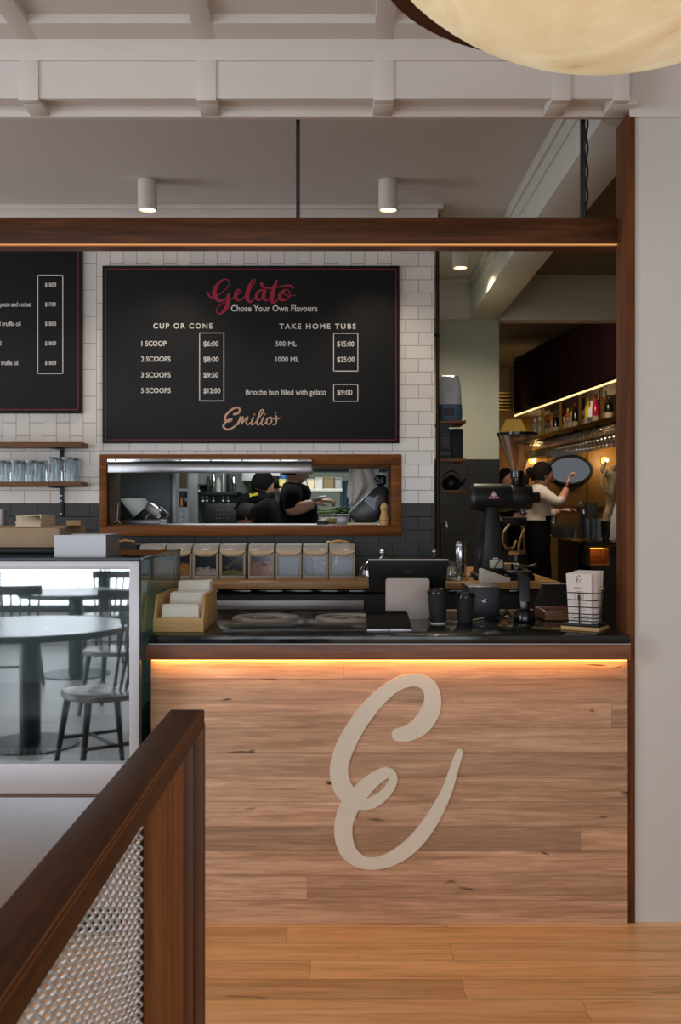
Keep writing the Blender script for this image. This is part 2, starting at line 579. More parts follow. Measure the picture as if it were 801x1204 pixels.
        for i, p in enumerate(dense):
            a, b = dense[max(i - 1, 0)], dense[min(i + 1, len(dense) - 1)]
            t = Vector((b.x - a.x, b.y - a.y))
            if t.length < 1e-6:
                t = Vector((1, 0))
            t.normalize()
            nn = Vector((-t.y, t.x)) * p.z * 0.5
            L.append((p.x + nn.x, p.y + nn.y))
            Rr.append((p.x - nn.x, p.y - nn.y))

        def quad(a, b, c, d):
            q = [fn(*k) for k in (a, b, c, d)]
            vs = [(x, y0, z) for x, z in q] + [(x, y1, z) for x, z in q]
            s.faces(vs, [(0, 1, 2, 3), (7, 6, 5, 4), (0, 4, 5, 1), (1, 5, 6, 2), (2, 6, 7, 3), (3, 7, 4, 0)])
        # one continuous ribbon
        ring = []
        th = y1 - y0
        for i, (a, b) in enumerate(zip(L, Rr)):
            (xa, za), (xb, zb) = fn(*a), fn(*b)
            q = y0 - 0.12 * th * i / len(L)
            ring.append([s._v((xa, q, za)), s._v((xb, q, zb)), s._v((xb, y1, zb)), s._v((xa, y1, za))])
        for A, B in zip(ring, ring[1:]):
            for k in range(4):
                s.bm.faces.new((A[k], A[(k + 1) % 4], B[(k + 1) % 4], B[k]))
        s.bm.faces.new(ring[0][::-1])
        s.bm.faces.new(ring[-1])
        if cap:
            for p in (dense[0], dense[-1]):
                n = 14
                c = [fn(p.x + 0.5 * p.z * math.cos(2 * PI * k / n), p.y + 0.5 * p.z * math.sin(2 * PI * k / n)) for k in range(n)]
                s.prism(c, 'Y', y0 + 0.04 * th, y1 - 0.02 * th)
        return s

    def text(s, body, x0, x1, zb, y, h=None, thick=0.0, depth=0.0008, spacing=1.0, mx=None):
        """flat lettering facing -Y, fitted between x0 and x1 with its baseline at zb (cap height h)"""
        cu = D.curves.new('t', 'FONT')
        cu.body = body
        cu.size = 1.0
        cu.offset = thick
        cu.space_character = spacing
        cu.extrude = 0.5
        cu.resolution_u = 4
        ob = D.objects.new('t', cu)
        COL.objects.link(ob)
        bpy.context.view_layer.update()
        me = D.meshes.new_from_object(ob.evaluated_get(bpy.context.evaluated_depsgraph_get()))
        xs = [v.co.x for v in me.vertices]
        mn, mxx = min(xs), max(xs)
        sx = (x1 - x0) / (mxx - mn)
        sz = h / 0.70 if h else sx
        vs = []
        for v in me.vertices:
            p = Vector((x0 + (v.co.x - mn) * sx, y - (v.co.z + 0.5) * depth, zb + v.co.y * sz))
            vs.append(mx @ p if mx is not None else p)
        s.faces(vs, [tuple(p.vertices) for p in me.polygons])
        D.objects.remove(ob)
        D.curves.remove(cu)
        D.meshes.remove(me)
        return s

    def build(s, name, mat, parent=None, smooth=35, label=None, kind=None):
        me = D.meshes.new(name)
        bmesh.ops.recalc_face_normals(s.bm, faces=s.bm.faces)
        s.bm.to_mesh(me)
        s.bm.free()
        for m in (mat if isinstance(mat, list) else [mat]):
            me.materials.append(M[m] if isinstance(m, str) else m)
        if smooth:
            me.polygons.foreach_set('use_smooth', [True] * len(me.polygons))
            me.set_sharp_from_angle(angle=R(smooth))
        o = D.objects.new(name, me)
        COL.objects.link(o)
        if parent:
            o.parent = parent
        else:
            o.location = s.o
        if label:
            o['label'] = label
        if kind:
            o['kind'] = kind
        return o


def tag(o, label, cat, group=None, kind=None):
    o['label'] = label
    o['category'] = cat
    if group:
        o['group'] = group
    if kind:
        o['kind'] = kind
    return o


def thing(name, loc, label, cat, group=None, rz=0.0):
    o = D.objects.new(name, None)
    COL.objects.link(o)
    o.empty_display_size = 0.05
    o.location = loc
    o.rotation_euler = (0, 0, rz)
    return tag(o, label, cat, group)


def dup(r, loc, rz=None, label=None):
    c = r.copy()
    COL.objects.link(c)
    c.location = loc
    if rz is not None:
        c.rotation_euler = (0, 0, rz)
    if label:
        c['label'] = label
    for ch in list(r.children):
        k = ch.copy()
        COL.objects.link(k)
        k.parent = c
        for g in list(ch.children):
            q = g.copy()
            COL.objects.link(q)
            q.parent = k
    return c


def struct(name, mb, mat, **k):
    return mb.build(name, mat, None, kind='structure', **k)


# ------------------------------------------------------------------ the room shell
b = MB(); b.box(-4.6, 5.2, -4.7, 14.2, -0.12, 0.0)
struct('floor', b, 'floor_wood')
b = MB(); b.box(-4.5, -0.50, -4.4, 2.55, 0.0, 0.006)
struct('floor_entry', b, 'floor_stone')
b = MB(); b.box(-4.5, 0.53, 6.1, 10.4, 0.0, 0.15)
struct('floor_kitchen', b, 'black_matt')
b = MB(); b.box(0.6, 5.1, 7.9, 14.0, 0.0, 0.20)
struct('floor_bar', b, 'gantry_wood')

# front room ceiling with applied battens
CZ = 3.08
b = MB()
b.box(-4.6, 3.1, -4.7, 3.56, CZ + 0.03, CZ + 0.12)
BAT = [PX(33.5 + 209.0 * k, 3.52) for k in range(-6, 9)]
for x in BAT:
    if -4.5 < x < 2.9:
        b.box(x - 0.034, x + 0.034, -4.5, 3.53, CZ, CZ + 0.035, 0.002)
for y0 in (3.405, 2.55, 1.6, 0.6, -0.4, -1.4, -2.4, -3.4):
    b.box(-4.5, 3.0, y0, y0 + (0.125 if y0 > 3.4 else 0.068), CZ + 0.0008, CZ + 0.034)
struct('ceiling', b, 'ceiling_paint')

# panelled bulkhead over the counter
BH = 2.87
b = MB()
b.box(-4.5, 1.0, 3.5505, 3.660, BH + 0.036, 3.40); b.box(1.0005, 1.036, 3.612, 3.660, BH + 0.036, 3.40)   # core
b.box(-4.5, 0.9985, 3.520, 3.550, PZ(71, 3.52), CZ + 0.02, 0.0015)     # top rail
b.box(-4.5, 1.037, 3.661, 3.692, BH - 0.0005, 3.38, 0.0015)            # back rail
xs = [x for x in BAT if -4.5 < x < 0.9]
xe = PX(722, 3.52)
for x0, x1 in [(x - 0.034, x + 0.034) for x in xs] + [(xe, 0.9985)]:
    b.box(x0, x1, 3.519, 3.550, BH, PZ(70, 3.52), 0.0015)
    b.box(x0, x1 if x1 < 0.99 else 1.036, 3.5505, 3.6605, BH, BH + 0.0355, 0.0015)
for x0, x1 in zip(xs, xs[1:] + [xe + 0.034]):                           # recessed panels
    b.box(x0 + 0.0342, x1 - 0.0342, 3.527, 3.550, BH + 0.010, PZ(71.3, 3.52))
struct('trim_1', b, 'white_paint')

# right hand wall, its panelled frieze and the inner ceiling
b = MB(); b.box(1.04, 3.1, 3.61, 3.74, 0, 3.3)
struct('wall_front_right', b, 'wall_paint')
b = MB()
zb = PZ(137, 3.595)
FX = PX(741, 3.595)
b.box(FX + 0.001, 3.0, 3.602, 3.6095, zb + 0.001, CZ + 0.05)
b.box(FX, 3.0, 3.595, 3.6025, zb, zb + 0.034, 0.001)
b.box(FX, FX + 0.030, 3.5955, 3.6025, zb + 0.0345, CZ - 0.051, 0.001)
b.box(FX + 0.042, 3.0, 3.599, 3.6035, zb + 0.0345, zb + 0.043, 0.001)
b.box(FX + 0.0305, FX + 0.0415, 3.599, 3.6035, zb + 0.0345, CZ - 0.051, 0.001)
b.box(FX, 3.0, 3.595, 3.6025, CZ - 0.05, CZ + 0.02, 0.001)
struct('trim_2', b, 'white_paint')
b = MB(); b.box(3.0, 3.1, -4.7, 3.7, 0, 3.3)
struct('wall_right', b, 'wall_paint')
b = MB()
b.box(-4.6, -4.5, -4.7, -1.4, 0, 3.3); b.box(-4.6, -4.5, 2.2, 10.4, 0, 3.3)
b.box(-4.6, -4.5, -1.4, 2.2, 0, 0.6); b.box(-4.6, -4.5, -1.4, 2.2, 2.6, 3.3)
struct('wall_left', b, 'wall_paint')
b = MB()
b.box(-4.6, 3.1, -4.3, -4.2, 2.72, 3.3); b.box(-4.6, 3.1, -4.3, -4.2, 0, 0.35)
b.box(-4.6, -3.9, -4.3, -4.2, 0.3, 2.75); b.box(2.6, 3.1, -4.3, -4.2, 0.3, 2.75)
struct('wall_back', b, 'wall_paint')
for i, x in enumerate((-3.9, -2.6, -1.3, 0.0, 1.3)):
    r = D.objects.new('window_%d' % (i + 1), None); COL.objects.link(r); r['kind'] = 'structure'; r.location = (x, -4.25, 0.35)
    b = MB((x, -4.25, 0.35))
    b.box(x, x + 0.06, -4.28, -4.22, 0.35, 2.72, 0.004); b.box(x + 1.24, x + 1.30, -4.28, -4.22, 0.35, 2.72, 0.004)
    b.box(x + 0.06, x + 1.24, -4.28, -4.22, 0.35, 0.43, 0.004); b.box(x + 0.06, x + 1.24, -4.28, -4.22, 2.64, 2.72, 0.004)
    b.box(x + 0.06, x + 1.24, -4.27, -4.23, 1.02, 1.07, 0.004)
    b.build('window_frame', 'chair_wood', r)

b = MB()
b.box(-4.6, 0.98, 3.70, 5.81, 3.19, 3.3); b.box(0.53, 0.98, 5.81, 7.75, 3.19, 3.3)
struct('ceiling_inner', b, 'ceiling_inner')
b = MB(); b.box(1.19, 5.2, 3.66, 7.75, 3.24, 3.34)
struct('ceiling_side', b, 'dark_ceiling')
b = MB()
b.box(0.972, 1.193, 3.66, 7.72, 2.907, 3.36, 0.002)
b.box(0.955, 0.975, 3.66, 7.70, 3.135, 3.195, 0.004)
b.box(0.960, 0.975, 3.66, 7.70, 3.05, 3.062, 0.002)
struct('trim_3', b, 'beam_paint')
b = MB()
b.box(0.40, 1.197, 7.70, 7.85, 1.848, 3.4)
struct('wall_far', b, 'sage')
b = MB(); b.box(0.40, 1.199, 7.694, 7.86, 0, 1.848)
struct('wall_far_wainscot', b, 'tile_dark')
b = MB(); b.box(1.18, 5.2, 7.70, 7.85, 2.90, 3.4)
struct('wall_far_header', b, 'beam_paint')
b = MB()
zc = PZ(332, 7.7)
b.box(0.52, 0.975, 7.62, 7.70, zc - 0.015, 3.195, 0.004); b.box(0.52, 0.975, 7.66, 7.70, zc - 0.27, zc - 0.01, 0.004); b.box(0.52, 0.975, 7.655, 7.70, zc - 0.285, zc - 0.268, 0.003)
struct('trim_4', b, 'beam_paint')
b = MB(); b.box(2.6, 2.7, 3.7, 7.75, 0, 3.4)
struct('wall_side', b, 'dark_ceiling')

# the tiled wall with the serving window cut out of it
WX0, WX1, WZ0, WZ1 = PX(126.5, 5.8), PX(460.4, 5.8), PZ(620, 5.8), PZ(546, 5.8)
TX1 = PX(510.5, 5.8)
zd, zv = PZ(592, 5.8), PZ(521, 5.8)


def wall_rects(x0, x1, z0, z1, y0, y1, mb):
    """a wall slab minus the serving window"""
    hx0, hx1, hz0, hz1 = WX0, WX1, WZ0, WZ1
    if z1 <= hz0 or z0 >= hz1 or x1 <= hx0 or x0 >= hx1:
        mb.box(x0, x1, y0, y1, z0, z1)
        return
    if x0 < hx0: mb.box(x0, hx0, y0, y1, z0, z1)
    if x1 > hx1: mb.box(hx1, x1, y0, y1, z0, z1)
    a, c = max(x0, hx0), min(x1, hx1)
    if z0 < hz0: mb.box(a, c, y0, y1, z0, hz0)
    if z1 > hz1: mb.box(a, c, y0, y1, hz1, z1)


xs_ = PX(470, 5.8)
b = MB(); wall_rects(-4.5, TX1, 0, zd, 5.80, 5.95, b)
struct('wall_tiled_lower', b, 'tile_dark')
b = MB(); wall_rects(-4.5, xs_, zd, zv, 5.80, 5.95, b); b.box(xs_, TX1, 5.80, 5.95, zd, 3.19)
struct('wall_tiled', b, 'tile_h')
b = MB(); b.box(-4.5, xs_, 5.80, 5.95, zv, 3.19)
struct('wall_tiled_upper', b, 'tile_v')
b = MB(); wall_rects(-4.5, TX1, 0, 3.19, 5.95, 6.09, b)
struct('wall_kitchen_front', b, 'black_matt')
b = MB()
b.box(-4.5, TX1 + 0.05, 5.755, 5.80, PZ(246, 5.78), 3.19, 0.003); b.box(-4.5, TX1 + 0.02, 5.775, 5.80, PZ(256, 5.78), PZ(246, 5.78), 0.003)
struct('trim_5', b, 'white_paint')

# kitchen shell and bar shell
b = MB(); b.box(-4.5, 0.53, 10.3, 10.4, 0, 3.0); b.box(0.44, 0.53, 6.09, 10.3, 0, 3.0)
struct('wall_kitchen', b, 'kitchen_wall')
b = MB(); b.box(-4.5, 0.53, 6.09, 10.4, 2.75, 2.85)
struct('ceiling_kitchen', b, 'kitchen_wall')
b = MB(); b.box(0.6, 5.2, 13.0, 13.12, 0, 3.9); b.box(5.0, 5.12, 7.8, 13.1, 0, 3.9); b.box(0.55, 0.66, 7.85, 13.1, 0, 3.9)
for x in (2.62, 3.15, 3.8):
    b.box(x, x + 0.02, 12.985, 13.0, 1.55, 2.5)
b.box(0.66, 5.0, 12.98, 13.0, 1.50, 1.56, 0.003)
struct('wall_bar', b, 'ochre')
b = MB(); b.box(0.55, 5.2, 7.85, 13.1, 3.30, 3.4); b.box(0.66, 5.0, 9.5, 9.6, 3.26, 3.3, 0.004)
struct('ceiling_bar', b, 'dark_ceiling')


# ------------------------------------------------------------------ jamb post and hanging timber gantry
b = MB((1.025, 3.66, 0)); b.box(1.0095, 1.040, 3.60, 3.735, 0.0, PZ(124, 3.6) - 0.03, 0.002)
tag(b.build('timber_post', 'jamb_wood'), 'tall dark timber jamb post at the end of the counter beside the white wall', 'post')

g = thing('hanging_beam', (-0.5, 3.75, 2.42), 'long dark timber beam hung across the opening above the counter, lit along its lower edge', 'beam')
b = MB((-0.5, 3.75, 2.42)); b.box(-3.2, 1.0085, 3.715, 3.785, PZ(287, 3.72), PZ(256, 3.72), 0.002); b.build('timber', 'gantry_wood', g)
b = MB((-0.5, 3.75, 2.42)); b.box(-3.2, 1.0085, 3.720, 3.780, PZ(290.5, 3.72), PZ(287, 3.72)); b.build('lower_rail', 'copper', g)
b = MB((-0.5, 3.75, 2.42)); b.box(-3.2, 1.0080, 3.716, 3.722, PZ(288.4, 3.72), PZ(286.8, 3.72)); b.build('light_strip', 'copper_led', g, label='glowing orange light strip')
for xp, nm in ((350.5, 0), (685, 1), (15 - 320, 2)):
    x = PX(xp, 3.75)
    b = MB((-0.5, 3.75, 2.42)); b.box(x - 0.007, x + 0.007, 3.743, 3.757, PZ(257, 3.75), 3.19 if nm != 1 else 3.24); b.build('hanger_rod', 'black', g)
    if nm == 1:
        b = MB((-0.5, 3.75, 2.42))
        for ph in (0, PI):
            b.tube([(x + 0.012 + 0.006 * math.cos(k * 0.5 + ph), 3.745 + 0.006 * math.sin(k * 0.5 + ph), PZ(257, 3.75) + k * 0.014) for k in range(52)], 0.004, 6)
        b.build('cable', 'black', g)


# ceiling downlights
def downlight(x, d, top, label, power=22, ang=R(110), group='surface mounted ceiling downlights'):
    c = Vector((x, d, top))
    t = thing('ceiling_downlight', c, label, 'downlight', group)
    b = MB(c); b.lathe([(0.042, -0.138), (0.043, -0.157), (0.046, -0.160), (0.050, -0.157), (0.050, -0.004), (0.047, 0.0)], c, 32); b.build('housing', 'white_paint', t)
    b = MB(c); b.lathe([(0.042, -0.148), (0.0, -0.1475)], c, 24); b.build('lens', 'lamp_warm', t)
    light('downlight_lamp', 'SPOT', (x, d, top - 0.165), power, (1.0, 0.82, 0.60), 0.04, None, (0, 0, 0), ang, 0.8)


downlight(PX(173.5, 5.35), 5.35, 3.19, 'white cylindrical downlight on the inner ceiling, left of the black hanger rod')
downlight(PX(456.5, 5.35), 5.35, 3.19, 'white cylindrical downlight on the inner ceiling, right of the black hanger rod')
downlight(PX(541.5, 6.62), 6.62, 3.19, 'white downlight peeping out just under the hanging timber beam', 110, R(150))

# alabaster bowl pendant near the camera
PC = Vector((PX(738, 2.05), 2.05, 2.585))
RB = 0.66
t = thing('bowl_pendant', PC, 'large creamy alabaster bowl pendant lamp with a dark bronze rim at upper right', 'pendant lamp')
b = MB(PC)
prof = []
for k in range(15):
    a = R(46) * k / 14
    prof.append((max(0.001, RB * math.sin(a)), RB * (1 - math.cos(a)) - 0.20))
b.lathe(prof, PC, 72)
nt = NT('alabaster')
co = nt.coord()
n1 = nt.noise(nt.mapping(co, (1, 1, 1.5)), 3.2, 6, 0.6, 1.6)
c1 = nt.ramp(n1, [(0.26, '#a98d60'), (0.42, '#d2bb90'), (0.7, '#e2d2ae')])
nt.l(c1, nt.b.inputs['Base Color'])
nt.l(c1, nt.b.inputs['Emission Color'])
nt.b.inputs['Emission Strength'].default_value = 0.5
nt.l(nt.math('MULTIPLY_ADD', n1, 0.1, 0.25), nt.b.inputs['Roughness'])
M['alabaster'] = nt.m
b.build('bowl', 'alabaster', t)
rz_ = RB * math.sin(R(46))
h_ = RB * (1 - math.cos(R(46))) - 0.20
b = MB(PC); b.lathe([(rz_ - 0.02, h_ - 0.004), (rz_ + 0.035, h_ - 0.004), (rz_ + 0.037, h_ + 0.03), (rz_ - 0.02, h_ + 0.03), (rz_ - 0.02, h_ - 0.004)], PC, 72); b.build('rim', 'copper', t)
b = MB(PC)
for k in range(3):
    a = R(90 + 120 * k)
    b.tube([PC + Vector((rz_ * math.cos(a), rz_ * math.sin(a), h_ + 0.02)), PC + Vector((0.02 * math.cos(a), 0.02 * math.sin(a), 0.50))], 0.005, 8)
b.lathe([(0.05, 0.49), (0.05, 0.534)], PC, 24)
b.build('suspension', 'copper', t)

# ------------------------------------------------------------------ the counter
CT = PZ(747, 3.55)                       # counter top height
c0 = Vector((0.17, 3.9, 0))
ct = thing('service_counter', c0, 'long timber clad service counter with black stone top and cream logo', 'counter')
b = MB(c0); b.box(-0.668, 1.008, 3.549, 4.44, CT - 0.031, CT, 0.003)
nt = NT('counter_tile')
co = nt.coord()
br = nt.n('ShaderNodeTexBrick'); br.offset = 0.0
br.inputs['Scale'].default_value = 1.0; br.inputs['Brick Width'].default_value = 0.30; br.inputs['Row Height'].default_value = 0.30; br.inputs['Mortar Size'].default_value = 0.0016
br.inputs['Color1'].default_value = lin('#1a1b1d'); br.inputs['Color2'].default_value = lin('#202124'); br.inputs['Mortar'].default_value = lin('#0c0c0d')
nt.l(nt.mapping(co, (1, 1, 1), (0.0, 0.05, 0)), br.inputs['Vector'])
nz = nt.noise(co, 6.0, 5, 0.6)
nt.l(nt.mix(nt.math('MULTIPLY', nz, 0.35), br.outputs['Color'], '#2d2e30'), nt.b.inputs['Base Color'])
nt.l(nt.math('MULTIPLY_ADD', nz, 0.14, 0.04), nt.b.inputs['Roughness'])
nt.b.inputs['Specular IOR Level'].default_value = 0.4
nt.bump(nt.math('SUBTRACT', nz, br.outputs['Fac']), 0.05, 0.001)
M['counter_tile'] = nt.m
b.build('stone_top', 'counter_tile', ct)
b = MB(c0); b.box(-0.668, 1.0085, 3.546, 3.552, CT - 0.031, CT - 0.0285); b.build('edge_trim', 'steel_dull', ct)
b = MB(c0); b.box(-0.678, 1.0090, 3.545, 3.60, PZ(776, 3.55), CT - 0.032, 0.002); b.build('timber_edge', 'edge_wood', ct)
b = MB(c0); b.box(-0.666, 1.0090, 3.583, 3.605, 0.0, PZ(776, 3.55) + 0.002, 0.001); b.build('front_panel', 'panel_wood', ct)
b = MB(c0); b.box(-0.660, 1.000, 3.562, 3.578, PZ(776, 3.55) - 0.004, PZ(776, 3.55) + 0.001); b.build('light_strip', 'warm_led', ct, label='glowing warm light strip under the counter edge')
b = MB(c0); b.box(-0.66, 1.005, 3.60, 4.40, 0.0, CT - 0.031); b.build('carcass', 'black', ct)
b = MB(c0); b.box(0.40, 1.005, 4.438, 4.455, CT - 0.012, CT + 0.003); b.build('rear_edge', 'pale_wood', ct)
for xp in (313, 410):
    c = Vector((PX(xp, 4.12), 4.12, CT))
    b = MB(c0)
    b.lathe([(0.100, 0.001), (0.103, 0.006), (0.112, 0.009), (0.130, 0.008), (0.137, 0.0)], c, 48)
    b2 = MB(c0); b2.lathe([(0.0, 0.0072), (0.05, 0.0064), (0.080, 0.0035), (0.0995, 0.0012)], c, 48); b2.build('well_lid', 'chrome', ct)
    b.build('well_cover', 'well_steel', ct, label='round steel well cover let into the black counter top')

# the big E on the panel
E1 = [(412, 358, 58), (460, 350, 72), (515, 316, 84), (556, 255, 84), (568, 190, 74), (548, 138, 66), (500, 114, 56), (440, 119, 58), (378, 150, 62), (312, 208, 70), (252, 280, 76), (200, 362, 80), (163, 442, 82), (147, 515, 82), (160, 585, 84), (200, 640, 80), (252, 668, 54), (310, 656, 50), (360, 615, 45), (390, 565, 38), (380, 530, 40), (347, 532, 54), (300, 562, 64), (248, 612, 74), (200, 672, 84), (171, 745, 82), (169, 820, 80), (193, 885, 72), (245, 926, 58), (310, 934, 54), (382, 914, 62), (465, 860, 68), (545, 768, 64), (620, 635, 50), (664, 510, 38), (687, 438, 32)]


def efn(u, v):
    return (PX(360 + u * 0.26217, 3.58), PZ(770 + v * 0.26217, 3.58))


b = MB(c0); b.stroke([(u, v, w_) for u, v, w_ in E1], efn, 3.577, 3.5835, 8); b.build('logo_letter', 'logo_tan', ct, label='large cream script letter E')

# ------------------------------------------------------------------ gelato display case
DT = 1.29
dx = -0.681
d0 = Vector((-1.35, 3.85, 0))
dc = thing('display_case', d0, 'long pale steel and glass display case left of the timber counter', 'display case')
dl = -2.05
yf, yb = 3.47, 4.33
b = MB(d0)
b.box(dl, dx - 0.018, yf + 0.002, yf + 0.03, PZ(669.5, yf), PZ(659.5, yf), 0.002)
xr = PX(163.5, yf); xq = PX(152, yf)
b.box(xq, xr, yf, yf + 0.03, PZ(897, yf), PZ(660, yf), 0.002)
b.box(dl, xr, yf - 0.006, yf + 0.03, PZ(933, yf), PZ(897, yf), 0.004)
b.build('frame', 'case_steel', dc)
b = MB(d0)
b.box(dl, dx, yf - 0.004, yf + 0.02, PZ(660, yf), PZ(655.5, yf), 0.001)
b.box(xr, dx + 0.0, yf - 0.002, yf + 0.02, 0.06, PZ(657, yf), 0.001)
b.box(dl, dx, yb - 0.02, yb, 0.06, DT)
b.box(dx - 0.012, dx, yf, yb, 0.06, PZ(897, yf), 0.002)
b.box(dx - 0.010, dx + 0.001, yb - 0.012, yb + 0.001, 0.6, DT)
b.build('dark_trim', 'case_dark', dc)
b = MB(d0); b.box(dl, xr, yf - 0.012, yf + 0.02, PZ(936.5, yf), PZ(933.2, yf), 0.002); b.build('trim_line', 'case_trim', dc)
b = MB(d0); b.box(dl, xr, yf + 0.002, yf + 0.03, 0.10, PZ(936.5, yf), 0.002); b.build('base_panel', 'case_base', dc)
b = MB(d0); b.box(dl, dx - 0.02, yf + 0.05, yb - 0.03, 0.0, 0.10); b.build('plinth', 'black', dc)
b = MB(d0)
b.box(dl, dx - 0.02, yf + 0.03, yb - 0.02, 0.10, PZ(897, yf) - 0.03)
b.box(dl, dx - 0.02, yb - 0.06, yb - 0.02, 0.5, DT - 0.02)
b.build('liner', 'case_liner', dc)
b = MB(d0); b.box(dl, xq, yf + 0.010, yf + 0.016, PZ(898, yf), PZ(668, yf)); b.build('front_glass', 'case_glass', dc)
b = MB(d0); b.box(dx - 0.008, dx - 0.002, yf + 0.02, yb - 0.012, PZ(897, yf), DT - 0.006); b.build('side_glass', 'side_glass', dc)
b = MB(d0); b.box(dl, dx, yf + 0.0, yb, DT - 0.006, DT); b.build('top_glass', 'top_glass', dc)
b = MB(d0); b.tube([(dx - 0.001, yf + 0.02, DT - 0.002), (dx - 0.001, yb, DT - 0.002)], 0.006, 8); b.build('edge_bead', 'chrome', dc)
b = MB(d0); b.box(dl, xq, yf + 0.06, yb - 0.10, PZ(843, 3.55), PZ(843, 3.55) + 0.006); b.box(dl, xq, yf + 0.057, yf + 0.061, PZ(843, 3.55) - 0.004, PZ(843, 3.55) + 0.010); b.build('shelf', 'steel_dull', dc)
b = MB(d0)
n = 60
for k in range(n):
    x = dl + (xq - dl) * k / n
    b.box(x + 0.002, x + 0.010, yf + 0.045, yf + 0.060, PZ(893, yf), PZ(886, yf), mx=None)
b.box(dl, xq, yf + 0.044, yf + 0.062, PZ(894.5, yf), PZ(893, yf)); b.box(dl, xq, yf + 0.044, yf + 0.062, PZ(886, yf), PZ(884.6, yf))
b.build('vent_grille', 'paper', dc)
b = MB(d0)
x = dl
while x < xq - 0.01:
    b.box(x, x + 0.010, yf + 0.019, yf + 0.024, PZ(671.8, yf), PZ(670, yf)); x += 0.0145
b.build('light_strip', 'cool_led', dc)

light('case_light', 'AREA', (-1.4, 3.62, 1.262), 4, (0.95, 0.98, 1.0), 1.2, 0.06, (0, 0, 0))
# ------------------------------------------------------------------ foreground railing
r0 = Vector((-0.385, 1.6, 0))
rl = thing('railing', r0, 'dark timber handrail with woven wire mesh infill running away at lower left', 'railing')
RT = PZ(834.5, 2.58)
x0_, x1_ = -0.431, -0.3445
b = MB(r0); b.box(x0_, x1_, 0.42, 2.585, RT - 0.047, RT, 0.003); b.build('handrail', 'rail_wood', rl)
b = MB(r0); b.prism([(x1_ - 0.006, RT - 0.0005), (x1_ - 0.004, RT + 0.0006), (x1_ + 0.0006, RT - 0.003), (x1_ - 0.0005, RT - 0.006)], 'Y', 0.43, 2.58); b.build('worn_edge_highlight', 'worn_highlight_wood', rl, label='worn orange brown edge of the handrail with a painted highlight')  # worn edge strip, the edge highlight put into its orange brown colour
edges = [PX(1, 1) for _ in ()]


def zy(x):
    return -0.3490 * F / (x - CX)


for (a, c, m, xo) in ((190, 202.6, 'post_wood', 0.0), (203.4, 216, 'post_wood', 0.0), (217, 227.6, 'post_dark', 0.0), (229, 239.2, 'post_dark', 0.0), (239.8, 242.6, 'post_dark', -0.002)):
    y0 = zy(a); y1 = zy(c)
    b = MB(r0); b.box(-0.427, -0.349 + xo, y0 + 0.002, y1 - 0.002, 0.0, RT - 0.046, 0.003); b.build('post', m, rl)
b = MB(r0); b.box(-0.392, -0.384, zy(187), zy(190) + 0.003, 0.05, RT - 0.047); b.box(-0.392, -0.384, 0.45, zy(187), 0.05, 0.07); b.build('mesh_frame', 'black_metal', rl)
b = MB(r0); b.box(-0.427, -0.349, 0.46, 0.54, 0.0, RT - 0.046, 0.003); b.build('post', 'post_wood', rl)
b = MB(r0)
yy = 0.56
k = 0
ztop = RT - 0.05
while yy < zy(187.3):
    ph = 0.9 * k
    pts = []
    m = int((ztop - 0.09) / 0.0029)
    for i in range(m):
        z = 0.09 + i * 0.0029
        q = 2 * PI * z / 0.0200 + (0.5 if k % 2 else 0)
        pts.append((-0.386 + 0.0046 * math.sin(q), yy + 0.0012 * math.cos(q), z))
    b.tube(pts, 0.0027, 5)
    yy += 0.0255
    k += 1
z = 0.09
while z < ztop:
    b.tube([(-0.389, 0.55, z), (-0.389, zy(187.3), z)], 0.0011, 4)
    z += 0.0200
b.build('wire_mesh', 'wire', rl, smooth=80)

# ------------------------------------------------------------------ menu signs on the tiled wall
SY = 5.775


def sx(x):
    return PX(x, SY)


def sz(y):
    return PZ(y, SY)


def outline(mb, x0, x1, y0, y1, wpx, d=0.0006):
    yA, yB = SY - d, SY
    a = wpx
    mb.box(sx(x0), sx(x1), yA, yB, sz(y0 + a), sz(y0)); mb.box(sx(x0), sx(x1), yA, yB, sz(y1), sz(y1 - a))
    mb.box(sx(x0), sx(x0 + a), yA, yB, sz(y1), sz(y0)); mb.box(sx(x1 - a), sx(x1), yA, yB, sz(y1), sz(y0))


def words(part, rows):
    for (s_, a, c, base, cap, th, sp) in rows:
        mb = MB(s0)
        mb.text(s_, sx(a), sx(c), sz(base), SY, cap * SY / F, th, 0.0006, sp)
        mb.build(part, 'sign_white', sg, smooth=0)


def price_box(*a):
    mb = MB(s0)
    outline(mb, *a, 0.9)
    mb.build('price_box', 'sign_white', sg)


s0 = Vector((sx(295), SY, sz(521)))
sg = thing('menu_sign', s0, 'wide black gelato menu board with a red script heading above the serving window', 'sign')
b = MB(s0); b.box(sx(120.3), sx(469.7), SY, 5.80, sz(521), sz(312.5), 0.0015); b.build('board', 'sign_black', sg)
b = MB(s0); outline(b, 123.8, 466.3, 316, 517.5, 0.8); b.build('border', 'sign_line', sg)
words('lettering', [
    ('Chose Your Own Flavours', 271.7, 373.3, 366, 7.2, 0.014, 1.0),
    ('CUP OR CONE', 180.3, 250, 386.2, 6.0, 0.02, 1.3),
    ('TAKE HOME TUBS', 328.6, 418.6, 386.6, 6.0, 0.02, 1.3),
    ('1 SCOOP', 166.4, 195.8, 406.8, 6.0, 0.012, 1.0),
    ('2 SCOOPS', 166, 200.6, 425.1, 6.0, 0.012, 1.0),
    ('3 SCOOPS', 166, 200.6, 443.7, 6.0, 0.012, 1.0),
    ('5 SCOOPS', 166, 200.6, 462.1, 6.0, 0.012, 1.0),
    ('500 ML', 324.3, 348.8, 407, 6.0, 0.008, 1.0),
    ('1000 ML', 324.3, 351.8, 425.4, 6.0, 0.008, 1.0),
    ('Brioche bun filled with gelato', 289.2, 383.4, 464.2, 6.6, 0.006, 1.0)])
